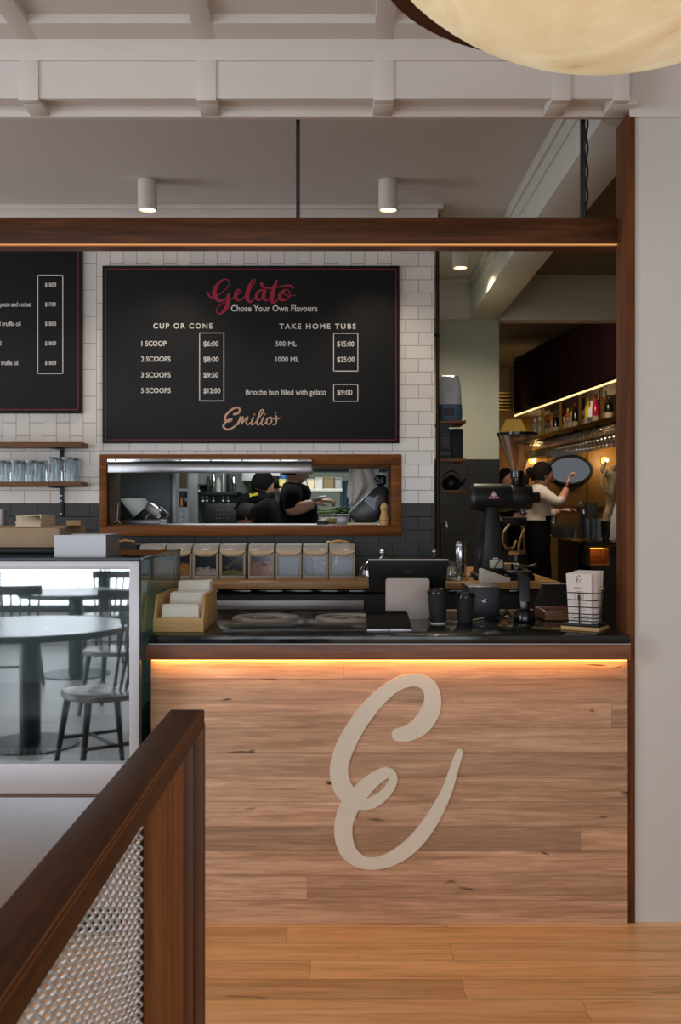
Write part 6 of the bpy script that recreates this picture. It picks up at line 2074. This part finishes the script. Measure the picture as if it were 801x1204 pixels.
# sill items
c = Vector((PX(431, 5.83), 5.86, SILL))
b = MB(c); b.box(PX(408, 5.82), PX(444, 5.82), 5.815, 5.89, SILL, SILL + 0.012, 0.002)
tag(b.build('folded_paper', 'paper_cream'), 'long folded cream paper on the sill left of the pepper mill', 'paper')
c = Vector((PX(451.8, 5.83), 5.83, SILL))
t = thing('pepper_mill', c, 'turned pale wooden pepper mill at the right end of the hatch sill', 'pepper mill')
b = MB(c); b.lathe([(0.0, 0.0), (0.026, 0.0), (0.027, 0.018), (0.0255, 0.022), (0.024, 0.026), (0.0265, 0.030), (0.0255, 0.040), (0.018, 0.068), (0.0175, 0.078), (0.020, 0.088), (0.0, 0.089)], c, 32); b.build('body', 'pale_wood', t)
b = MB(c); b.lathe([(0.0, 0.0895), (0.020, 0.0895), (0.0225, 0.096), (0.0225, 0.106), (0.014, 0.120), (0.008, 0.124), (0.0, 0.126)], c, 32); b.build('cap', 'pale_wood', t)
b = MB(c); b.lathe([(0.0, 0.1255), (0.003, 0.1255), (0.005, 0.132), (0.0, 0.137)], c, 12); b.build('knob', 'brass', t)

# ------------------------------------------------------------------ the bar beyond
GA = lambda y: 2.41 - 0.1 * (y - 9.5)
gl_, gh = 2.273, 2.60
c = Vector((2.36, 10.4, gl_))
t = thing('bar_gantry', c, 'brass bar gantry shelf with uprights and a glowing top rail above the bar', 'gantry')
y0, y1 = 8.95, 12.4


def slab(mb, ya, yb3, off0, off1, z0, z1):
    mb.hexa([(GA(ya) + off0, ya, z0), (GA(ya) + off1, ya, z0), (GA(yb3) + off1, yb3, z0), (GA(yb3) + off0, yb3, z0), (GA(ya) + off0, ya, z1), (GA(ya) + off1, ya, z1), (GA(yb3) + off1, yb3, z1), (GA(yb3) + off0, yb3, z1)])


b = MB(c); slab(b, y0, y1, 0.0, 0.35, gl_, gl_ + 0.020); slab(b, y0, y1, -0.006, -0.001, gl_ - 0.01, gl_ + 0.035); b.build('lower_shelf', 'brass', t)
b = MB(c); slab(b, y0, y1, 0.0, 0.35, gh + 0.012, gh + 0.035); b.build('top_board', 'gantry_wood', t)
b = MB(c); slab(b, y0, y1, -0.012, 0.0, gh + 0.010, gh + 0.026); b.build('light_rail', 'gantry_led', t, label='glowing strip of light')
for xp in (637, 657.5, 680, 705, 725):
    r_ = (xp - CX) / F
    yy = 3.36 / (r_ + 0.1)
    b = MB(c); slab(b, yy - 0.016, yy + 0.016, 0.002, 0.024, gl_ + 0.0205, gh + 0.011); b.build('upright', 'brass', t)
b = MB(c)
for off in (0.05, 0.13, 0.21, 0.29):
    slab(b, y0, y1, off, off + 0.012, gl_ - 0.022, gl_ - 0.012)
for k in range(6):
    yy = y0 + 0.1 + k * 0.64
    slab(b, yy, yy + 0.02, 0.03, 0.32, gl_ - 0.0115, gl_ - 0.0005)
b.build('glass_rails', 'black_metal', t)
# curtain bulkhead above the gantry
b = MB((2.36, 10.6, 3.0))
vs, fs = [], []
n = 120
for k in range(n + 1):
    yy = y0 + (y1 - y0) * k / n
    fl = 0.014 * math.sin(k * 1.9)
    vs += [(GA(yy) - 0.03 + fl, yy, gh + 0.055), (GA(yy) - 0.03 + fl, yy, 3.27), (GA(yy) + 0.34, yy, 3.27), (GA(yy) + 0.34, yy, gh + 0.055)]
for k in range(n):
    for j in range(4):
        a, d_ = k * 4 + j, k * 4 + (j + 1) % 4
        fs.append((a, d_, d_ + 4, a + 4))
fs += [(0, 1, 2, 3), tuple(n * 4 + j for j in (3, 2, 1, 0))]
b.faces(vs, fs)
tag(b.build('pleated_curtain', 'curtain', smooth=0), 'dark red pleated curtain hanging above the glowing bar gantry', 'curtain')

# bottles on the gantry
SHAPES = {
    'round': [(0.0, 0.0), (0.036, 0.0), (0.038, 0.01), (0.038, 0.13), (0.030, 0.155), (0.014, 0.175), (0.013, 0.215), (0.0, 0.216)],
    'tall': [(0.0, 0.0), (0.030, 0.0), (0.032, 0.01), (0.032, 0.15), (0.024, 0.18), (0.013, 0.205), (0.012, 0.26), (0.0, 0.261)],
    'squat': [(0.0, 0.0), (0.044, 0.0), (0.046, 0.01), (0.044, 0.09), (0.030, 0.12), (0.014, 0.135), (0.014, 0.165), (0.0, 0.166)]}
bots = [(628.5, 'round', 'b_clear', 'cloth_white', 'clear bottle at the far left end of the gantry'), (634, 'round', 'b_clear', 'paper', 'clear bottle with a white label left of the first brass upright'), (643, 'squat', 'b_grey', 'black', 'squat greyish bottle right of the first brass upright'),
        (648, 'tall', 'b_amber', 'black', 'amber bottle with a black cap in the first bay'), (652.5, 'round', 'b_dark', 'black', 'near black bottle just before the second upright'), (662, 'tall', 'b_red', 'black', 'deep red bottle just after the second upright'),
        (667, 'round', 'b_amber', 'brass', 'short brown bottle in the second bay'), (671, 'squat', 'b_clear', 'brass', 'squat clear bottle in the second bay'), (675.5, 'tall', 'b_dark', 'b_redcap', 'dark bottle with a red cap before the third upright'),
        (685, 'tall', 'b_dark', 'black', 'tall dark bottle just after the third upright'), (690.5, 'tall', 'b_yellow', 'b_yellow', 'bright yellow bottle on the gantry'), (695, 'round', 'paper', 'paper', 'white bottle right of the yellow bottle'),
        (699.5, 'tall', 'b_pink', 'b_redcap', 'bright pinkish red bottle on the gantry'), (711, 'tall', 'b_amber', 'cloth_white', 'tall amber bottle with a pale cap in the last bay'), (715, 'round', 'b_dark', 'black', 'dark bottle in the last bay by the timber post')]
for nm, col in (('b_clear', '#8f918a'), ('b_grey', '#5c5e58'), ('b_amber', '#a5641e'), ('b_dark', '#17120f'), ('b_red', '#5a1016'), ('b_yellow', '#d9b02a'), ('b_pink', '#b8163c'), ('b_redcap', '#b01522')):
    M[nm] = plain(nm, col, 0.15, var=0.15)
for xp, sh, m_, cap, lab in bots:
    r_ = (xp - CX) / F
    yy = (3.36 + 0.09) / (r_ + 0.1)
    cc = Vector((GA(yy) + 0.10, yy, gl_ + 0.0206))
    tt = thing('bottle', cc, lab, 'bottle', 'bottles on the bar gantry')
    pr = [(q_[0] * 1.1, q_[1] * 1.1) for q_ in SHAPES[sh]]
    b = MB(cc); b.lathe(pr, cc, 18); b.build('body', m_, tt)
    zt_ = pr[-1][1]
    b = MB(cc); b.lathe([(0.0160, zt_ - 0.03), (0.0160, zt_ + 0.008), (0.0, zt_ + 0.009)], cc, 14); b.build('cap', cap, tt)
    b = MB(cc); b.lathe([(pr[2][0] + 0.0006, 0.035), (pr[2][0] + 0.0006, 0.085)], cc, 18); b.build('paper_label', 'kraft' if m_ != 'paper' else 'b_grey', tt)
# stemware hanging below
first = None
k = 0
for off in (0.09, 0.17, 0.25):
    yy = 9.05
    while yy < 12.3:
        cc = Vector((GA(yy) + off, yy, gl_ - 0.0225))
        if first is None:
            first = thing('hanging_glass', cc, 'stemmed wine glass hanging upside down in the rack under the bar gantry', 'glass', 'stemware hanging under the bar gantry')
            b = MB(cc); b.lathe([(0.0, -0.001), (0.036, -0.001), (0.034, -0.004), (0.005, -0.010), (0.004, -0.06), (0.006, -0.075)], cc, 14); b.build('stem', 'stem_glass', first)
            b = MB(cc); b.lathe([(0.006, -0.0752), (0.030, -0.090), (0.041, -0.115), (0.040, -0.145), (0.034, -0.172)], cc, 16); b.build('bowl', 'stem_glass', first)
        else:
            dup(first, cc)
        yy += 0.105
        k += 1

# bar counter
BZ = 1.205
c = Vector((2.6, 9.8, 0.2))
t = thing('bar_counter', c, 'dark bar counter with a polished black top and a glowing orange niche', 'bar counter')
b = MB(c); b.prism([(2.02, 8.38), (3.3, 8.38), (3.3, 11.8), (2.45, 11.8)], 'Z', BZ - 0.04, BZ, 0.004); b.build('top', 'bar_black', t)
nx0, nx1, nz0, nz1 = PX(690, 8.46), PX(717, 8.46), PZ(665, 8.46), PZ(644.5, 8.46)
b = MB(c); b.prism([(2.10, 8.76), (3.28, 8.76), (3.28, 11.75), (2.50, 11.75)], 'Z', 0.2, BZ - 0.041)
b.box(2.07, nx0, 8.46, 8.755, 0.2, BZ - 0.041); b.box(nx1, 3.28, 8.46, 8.755, 0.2, BZ - 0.041); b.box(nx0, nx1, 8.46, 8.755, 0.2, nz0); b.box(nx0, nx1, 8.46, 8.755, nz1, BZ - 0.041)
b.build('carcass', 'black', t)
b = MB(c)
b.box(nx0, nx1, 8.70, 8.754, nz0, nz1); b.box(nx0, nx1, 8.47, 8.699, nz0 + 0.0005, nz0 + 0.008); b.box(nx0 + 0.0005, nx0 + 0.008, 8.47, 8.699, nz0 + 0.0085, nz1 - 0.0005); b.box(nx1 - 0.008, nx1 - 0.0005, 8.47, 8.699, nz0 + 0.0085, nz1 - 0.0005)
b.build('niche_lining', 'bench_wood', t, label='timber lined niche lit from within')
b = MB(c); b.box(nx0 + 0.01, nx1 - 0.01, 8.64, 8.66, nz1 - 0.012, nz1 - 0.001); b.build('niche_light', 'niche_led', t, label='warm light strip inside the niche')
b = MB(c); b.box(PX(688, 8.45), PX(719, 8.45), 8.44, 8.459, PZ(643.5, 8.45), PZ(641, 8.45)); b.build('niche_rail', 'brass', t)
BZR = BZ + 0.0006


def on_bar(name, xp, d, prof, mat, label, cat, group=None):
    cc = Vector((PX(xp, d), d, BZR))
    return lathe_thing(name, cc, prof, mat, label, cat, group, 24)


for k, xp in enumerate((691, 697.5, 704)):
    on_bar('tall_vase', xp, 8.8, [(0.0, 0.0), (0.021, 0.0), (0.0225, 0.19), (0.020, 0.19), (0.018, 0.006), (0.0, 0.005)], 'tumbler_glass', 'tall clear glass vase on the bar, %s of three' % ('leftmost', 'middle', 'rightmost')[k], 'vase', 'tall clear vases on the bar')
c = Vector((PX(684.5, 8.7), 8.7, BZR))
tt = thing('beer_tap', c, 'slim black beer tap column with a chrome head on the bar', 'tap')
b = MB(c); b.lathe([(0.0, 0.0), (0.034, 0.0), (0.034, 0.008), (0.019, 0.012), (0.019, 0.29), (0.0, 0.29)], c, 20); b.build('column', 'slate_blue', tt)
b = MB(c); b.lathe([(0.0, 0.2905), (0.016, 0.2905), (0.022, 0.31), (0.012, 0.34), (0.0, 0.342)], c, 20); b.build('head', 'chrome', tt)
b = MB(c); b.tube([c + Vector((0, -0.018, 0.26)), c + Vector((0, -0.06, 0.26)), c + Vector((0, -0.07, 0.22))], 0.007, 8); b.build('spout', 'chrome', tt)
c = Vector((PX(676, 8.75), 8.75, BZR))
b = MB(c); b.box(PX(659, 9.0), PX(692, 8.6), 8.52, 8.98, BZR, BZR + 0.012, 0.003); bm_ = b
tag(b.build('bar_tray', 'brass'), 'flat brass bar tray with glassware, near end of the bar', 'tray')
for k, (xp, d, s_) in enumerate(((648, 9.9, 1.0), (654, 9.6, 1.1), (660, 9.7, 0.9), (665, 9.3, 1.15), (671, 9.4, 1.0), (652, 10.4, 1.2), (662, 10.5, 1.2), (676, 9.9, 1.2))):
    on_bar('bar_tumbler', xp, d, [(0.0, 0.0), (0.030 * s_, 0.0), (0.036 * s_, 0.10 * s_), (0.033 * s_, 0.10 * s_), (0.027 * s_, 0.006), (0.0, 0.005)], 'tumbler_glass', ('clear tumbler at the far left of the bar top', 'clear tumbler second from the left on the bar top', 'small clear tumbler third along on the bar top', 'wide clear tumbler under the woman\'s lower hand', 'clear tumbler left of the black beer tap', 'clear tumbler at the back of the bar, far left', 'clear tumbler at the back of the bar, middle', 'clear tumbler at the back of the bar behind the tap')[k], 'glass', 'tumblers on the bar top')
c = Vector((PX(650, 10.0), 10.0, BZR))
tt = thing('cocktail_shaker', c, 'chrome cocktail shaker standing on the bar under the oval mirror', 'shaker')
b = MB(c); b.lathe([(0.0, 0.10), (0.032, 0.10), (0.042, 0.22), (0.040, 0.225)], c, 24); b.build('cup', 'chrome', tt)
b = MB(c); b.lathe([(0.036, 0.226), (0.024, 0.27), (0.022, 0.30), (0.0, 0.305)], c, 24); b.build('top', 'chrome', tt)
b = MB(c); b.lathe([(0.0, 0.0), (0.05, 0.0), (0.05, 0.012), (0.012, 0.02), (0.012, 0.0995), (0.0, 0.0995)], c, 24); b.build('stand', 'brass', tt)
c = Vector((PX(696, 9.3), 9.3, BZR)); b = MB(c); b.box(PX(690, 9.25), PX(702, 9.25), 9.22, 9.36, BZR, PZ(591, 9.25), 0.006)
tag(b.build('till_box', 'black_matt'), 'dark box on the bar behind the clear vases', 'box')
c = Vector((PX(722, 8.9), 8.9, BZR)); b = MB(c); b.box(PX(717, 8.9), PX(733, 8.9), 8.88, 8.90, BZR, PZ(590, 8.9), 0.002)
tag(b.build('white_board', 'cloth_white'), 'plain white upright board on the bar behind the statue', 'board')
# black vase and statue
c = Vector((PX(711, 8.62), 8.62, BZR))
on_bar('black_vase', 712.5, 8.62, [(0.0, 0.0), (0.028, 0.0), (0.034, 0.05), (0.040, 0.14), (0.041, 0.168), (0.0, 0.168)], 'black_gloss', 'glossy black vase on the bar carrying the stone figure', 'vase')
ST = 8.62
stp = lambda x, y, dd=0.0: tuple(PT(x, y, ST + dd))
J = {'hip': (stp(717, 580), 0.044), 'waist': (stp(719.5, 571), 0.034), 'chest': (stp(719.5, 562), (0.046, 0.036)), 'neck': (stp(720.5, 555.5), 0.017), 'head': (stp(722, 549.5), 0.028), 'crown': (stp(722, 546), 0.022),
     'sr': (stp(725.5, 558), 0.028), 'er': (stp(726.8, 570), 0.022), 'wr': (stp(725, 581), 0.017), 'sl': (stp(714.5, 558), 0.028), 'el': (stp(708, 553), 0.022), 'wl': (stp(711.5, 544.5), 0.017), 'fl': (stp(713.5, 542.5), 0.012),
     'kl': (stp(719, 590), 0.042), 'al': (stp(717, 597), 0.034), 'base': (tuple(Vector((PX(714, ST), ST, BZR + 0.20)))  , 0.045)}
Bs = [('hip', 'waist', 's'), ('waist', 'chest', 's'), ('chest', 'neck', 's'), ('neck', 'head', 's'), ('head', 'crown', 's'), ('chest', 'sr', 's'), ('sr', 'er', 's'), ('er', 'wr', 's'), ('chest', 'sl', 's'), ('sl', 'el', 's'), ('el', 'wl', 's'), ('wl', 'fl', 's'), ('hip', 'kl', 's'), ('kl', 'al', 's'), ('al', 'base', 's')]
c = Vector((PX(713, ST), ST, BZR + 0.169))
tt = thing('statue', c, 'weathered stone figure with one raised arm standing on the bar', 'statue')
b = MB(c); add_body(b, J, Bs, 'hip', ['s']); b.build('figure', 'statue', tt, smooth=70)
b = MB(c); b.tube([stp(714, 552, -0.04), stp(708.5, 561, -0.05), stp(708, 571, -0.05), stp(713, 578, -0.06), stp(719, 583, -0.05), stp(720, 592, -0.03)], [0.008, 0.014, 0.016, 0.016, 0.015, 0.008], 10); b.build('drapery', 'statue', tt, smooth=70)
b = MB(c); b.lathe([(0.0, 0.0), (0.040, 0.0), (0.040, 0.02), (0.0, 0.03)], Vector((PX(712.5, ST), ST, BZR + 0.1690)), 20); b.tube([(PX(712.5, ST), ST, BZR + 0.19), (PX(714, ST), ST, BZR + 0.215)], [0.03, 0.035], 10); b.build('plinth', 'statue', tt)

# mirror, sconces, slatted panel, pleated lamp
c = Vector((PX(670, 12.97), 12.97, PZ(553, 12.97)))
tt = thing('oval_mirror', c, 'oval dark framed mirror on the ochre bar wall', 'mirror')
b = MB(c); b.tube([c + Vector((0.275 * math.cos(2 * PI * k / 48), -0.012, 0.180 * math.sin(2 * PI * k / 48))) for k in range(48)], 0.024, 8, True); b.build('frame', 'black_matt', tt)
b = MB(c); b.prism([(c.x + 0.27 * math.cos(2 * PI * k / 48), c.z + 0.175 * math.sin(2 * PI * k / 48)) for k in range(48)], 'Y', 12.95, 12.965); b.build('mirror_glass', 'mirror', tt)
for k, (xp, yp) in enumerate(((713.5, 541), (628, 541))):
    c = Vector((PX(xp, 12.9), 12.9, PZ(yp, 12.9)))
    tt = thing('wall_sconce', c, ('glowing wall lamp behind the statue on the ochre bar wall', 'glowing wall lamp on the ochre bar wall left of the oval mirror')[k], 'wall lamp', 'wall lamps in the bar')
    b = MB(c); b.ball(c, 0.026, 14, 10); b.build('bulb', 'bulb', tt)
    b = MB(c); b.lathe([(0.05, 0.068), (0.05, 0.079)], c, 20, 'Y'); b.tube([c + Vector((0, 0.03, 0)), c + Vector((0, 0.07, 0))], 0.012, 10); b.build('mount', 'brass', tt)
    light('sconce_lamp', 'POINT', (c.x, c.y - 0.12, c.z), 5, (1.0, 0.68, 0.32), 0.05)
c = Vector((PX(598, 12.9), 12.95, PZ(472, 12.9)))
tt = thing('slatted_panel', c, 'warm lit brass slatted panel high on the bar wall', 'panel')
for k in range(6):
    z = PZ(483 - 4 * k, 12.9)
    b = MB(c); b.box(PX(560, 12.9), PX(660, 12.9), 12.90, 12.975, z, z + 0.022, 0.002); b.build('slat', 'brass', tt)
c = Vector((PX(604, 11.8), 11.8, PZ(509, 11.8)))
tt = thing('pleated_lamp', c, 'glowing golden pleated lampshade behind the grinder hopper', 'lamp')
b = MB(c); b.lathe([(0.165, -0.02), (0.088, 0.15), (0.085, 0.15), (0.16, -0.02)], c, 96, 'Z', 0.035, 16); b.build('shade', 'lamp_shade', tt)
b = MB(c); b.tube([c + Vector((0, 0, 0.12)), (c.x, c.y, 3.299)], 0.006, 8); b.ball(c + Vector((0, 0, 0.11)), 0.03, 10, 8); b.build('stem', 'brass', tt)
light('pleated_lamp_bulb', 'POINT', (c.x, c.y, c.z + 0.03), 12, (1.0, 0.66, 0.28), 0.05)

# dark machine with looping hoses behind the grinder
c = Vector((PX(606, 6.55), 6.55, BT))
tt = thing('coffee_machine', c, 'dark coffee machine frame with looping pale hoses behind the grinder', 'coffee machine')
b = MB(c); b.box(PX(597, 6.5), PX(622, 6.5), 6.52, 6.70, BT, BT + 0.10, 0.01); b.box(PX(596, 6.5), PX(599, 6.5), 6.56, 6.62, BT + 0.10, PZ(618, 6.5)); b.box(PX(595, 6.5), PX(621, 6.5), 6.53, 6.68, PZ(618, 6.5), PZ(608, 6.5), 0.008); b.build('frame', 'black_metal', tt)
b = MB(c); b.tube([PT(599, 617, 6.5), PT(592, 626, 6.46), PT(591, 637, 6.45), PT(596, 645, 6.46), PT(604, 644, 6.48), PT(607, 636, 6.5)], 0.009, 8); b.build('hose', 'tan_box', tt)
b = MB(c); b.tube([PT(617, 622, 6.48), PT(612, 634, 6.46), PT(610, 644, 6.46), PT(611, 650, 6.46)], 0.009, 8); b.build('hose', 'tan_box', tt)
b = MB(c); b.lathe([(0.0, 0.0), (0.05, 0.0), (0.055, 0.02), (0.03, 0.03), (0.0, 0.03)], PT(607, 652, 6.5) - Vector((0, 0, 0)), 20); b.tube([PT(607, 652, 6.5), PT(607, 660, 6.5)], 0.012, 10); b.build('drip_cup', 'chrome', tt)

# ------------------------------------------------------------------ cafe furniture on the pale floor behind the camera, mirrored in the case glass
def cafe_table(x, y, r, label):
    c = Vector((x, y, 0.0065))
    t = thing('cafe_table', c, label, 'table', 'round cafe tables on the pale floor')
    b = MB(c); b.lathe([(0.0, 0.705), (r - 0.03, 0.705), (r, 0.715), (r, 0.737), (r - 0.004, 0.740), (0.0, 0.740)], c, 56); b.build('tabletop', 'table_top', t)
    b = MB(c); b.lathe([(r - 0.006, 0.700), (r + 0.003, 0.714), (r + 0.003, 0.735), (r - 0.006, 0.735)], c, 56); b.build('edge_band', 'chair_wood', t)
    b = MB(c); b.lathe([(0.0, 0.012), (0.065, 0.012), (0.065, 0.69), (0.16, 0.704), (0.0, 0.704)], c, 28); b.build('column', 'chair_wood', t)
    b = MB(c); b.lathe([(0.0, 0.0), (0.30, 0.0), (0.30, 0.010), (0.06, 0.0118), (0.0, 0.0118)], c, 40); b.build('base_plate', 'black_metal', t)


def spindle_chair(x, y, rz, label, first=[None]):
    loc = (x, y, 0.0065)
    if first[0] is not None:
        return dup(first[0], loc, rz, label)
    t = thing('spindle_chair', loc, label, 'chair', 'dark spindle back chairs on the pale floor', rz)
    first[0] = t
    b = MB(); pts = []
    for k in range(28):
        a = 2 * PI * k / 28
        ca, sa = math.cos(a), math.sin(a)
        rr_ = 1 / (abs(ca) ** 3.2 + abs(sa) ** 3.2) ** (1 / 3.2)
        pts.append((0.225 * ca * rr_, 0.205 * sa * rr_))
    b.prism(pts, 'Z', 0.425, 0.455, 0.008); b.build('seat', 'chair_seat', t)
    for sx_ in (-1, 1):
        for sy_ in (-1, 1):
            b = MB(); b.tube([(0.15 * sx_, 0.14 * sy_, 0.43), (0.20 * sx_, 0.20 * sy_, 0.0)], [0.021, 0.014], 10); b.build('leg', 'chair_wood', t)
    b = MB(); b.tube([(-0.178, -0.17, 0.18), (-0.178, 0.17, 0.18)], 0.010, 8); b.tube([(0.178, -0.17, 0.18), (0.178, 0.17, 0.18)], 0.010, 8); b.tube([(-0.178, 0, 0.18), (0.178, 0, 0.18)], 0.010, 8); b.build('stretcher', 'chair_wood', t)
    for k in range(7):
        u = -1 + 2 * k / 6
        b = MB(); b.tube([(0.185 * u, -0.17 + 0.02 * u * u, 0.45), (0.215 * u, -0.26 + 0.045 * u * u, 0.80)], [0.010, 0.008], 8); b.build('spindle', 'chair_wood', t)
    b = MB(); n = 12
    vs, fs = [], []
    for k in range(n + 1):
        u = -1 + 2 * k / n
        x_, y_ = 0.235 * u, -0.262 + 0.05 * u * u
        for (dy, zz) in ((-0.009, 0.785), (0.009, 0.785), (0.006, 0.86), (-0.012, 0.86)):
            vs.append((x_, y_ + dy, zz))
    for k in range(n):
        for j in range(4):
            a, d_ = k * 4 + j, k * 4 + (j + 1) % 4
            fs.append((a, d_, d_ + 4, a + 4))
    fs += [(0, 1, 2, 3), tuple(n * 4 + j for j in (3, 2, 1, 0))]
    b.faces(vs, fs); b.build('back_rail', 'chair_wood', t)
    return t


cafe_table(-1.93, 0.62, 0.60, 'nearest round grey cafe table, mirrored in the display case glass')
cafe_table(-2.35, -2.1, 0.50, 'round grey cafe table nearest the shopfront windows')
cafe_table(-1.25, -1.75, 0.45, 'small round cafe table behind the nearest table')
spindle_chair(-1.32, 1.30, R(55), 'dark spindle chair pulled out at the counter side of the nearest table')
spindle_chair(-2.20, 1.42, R(175), 'dark spindle chair at the far left of the nearest table')
spindle_chair(-1.62, -0.42, R(10), 'dark spindle chair on the window side of the nearest table')
spindle_chair(-1.10, -1.05, R(180), 'dark spindle chair on the near side of the small table')
spindle_chair(-2.65, -1.35, R(170), 'dark spindle chair beside the table nearest the windows')
spindle_chair(-2.25, -2.95, R(5), 'dark spindle chair against the windows behind the rear table')


# ------------------------------------------------------------------ parts of parts
NEST = {'emblem': 'screen_back', 'top_edge': 'screen_back', 'knob': ('dome', 'cap', 'lid'), 'script_letter': 'card', 'script_name': ('card', 'board'), 'script_heading': 'board', 'crest': 'card', 'small_print': 'card',
        'badge_mark': 'badge', 'hopper_lid': 'hopper', 'base_ring': 'sleeve', 'lens': 'housing', 'bird_mark': 'housing', 'paper_label': 'body', 'hair': 'body', 'shirt_lettering': 'body',
        'lettering': 'board', 'price': 'board', 'price_box': 'board', 'border': 'board', 'face_plate': 'handset', 'print': ('packet', 'bag_body'), 'screw': 'bracket', 'edge_trim': 'stone_top', 'well_cover': 'stone_top',
        'logo_letter': 'front_panel', 'edge_band': 'tabletop', 'cable': 'hanger_rod', 'panel_label': 'lower_bag', 'oven_glow': 'glass_door', 'buttons': 'cabinet', 'bolt': 'upper_rail', 'peg': 'upright', 'lip': 'lid'}
base = lambda o: o.name.split('.')[0]
for r_ in [o for o in COL.objects if o.parent is None and 'category' in o.keys()]:
    kids = list(r_.children)
    for k in kids:
        want = NEST.get(base(k))
        if not want:
            continue
        for w_ in (want if isinstance(want, tuple) else (want,)):
            host = [q for q in kids if base(q) == w_]
            if host:
                k.parent = host[-1]
                break
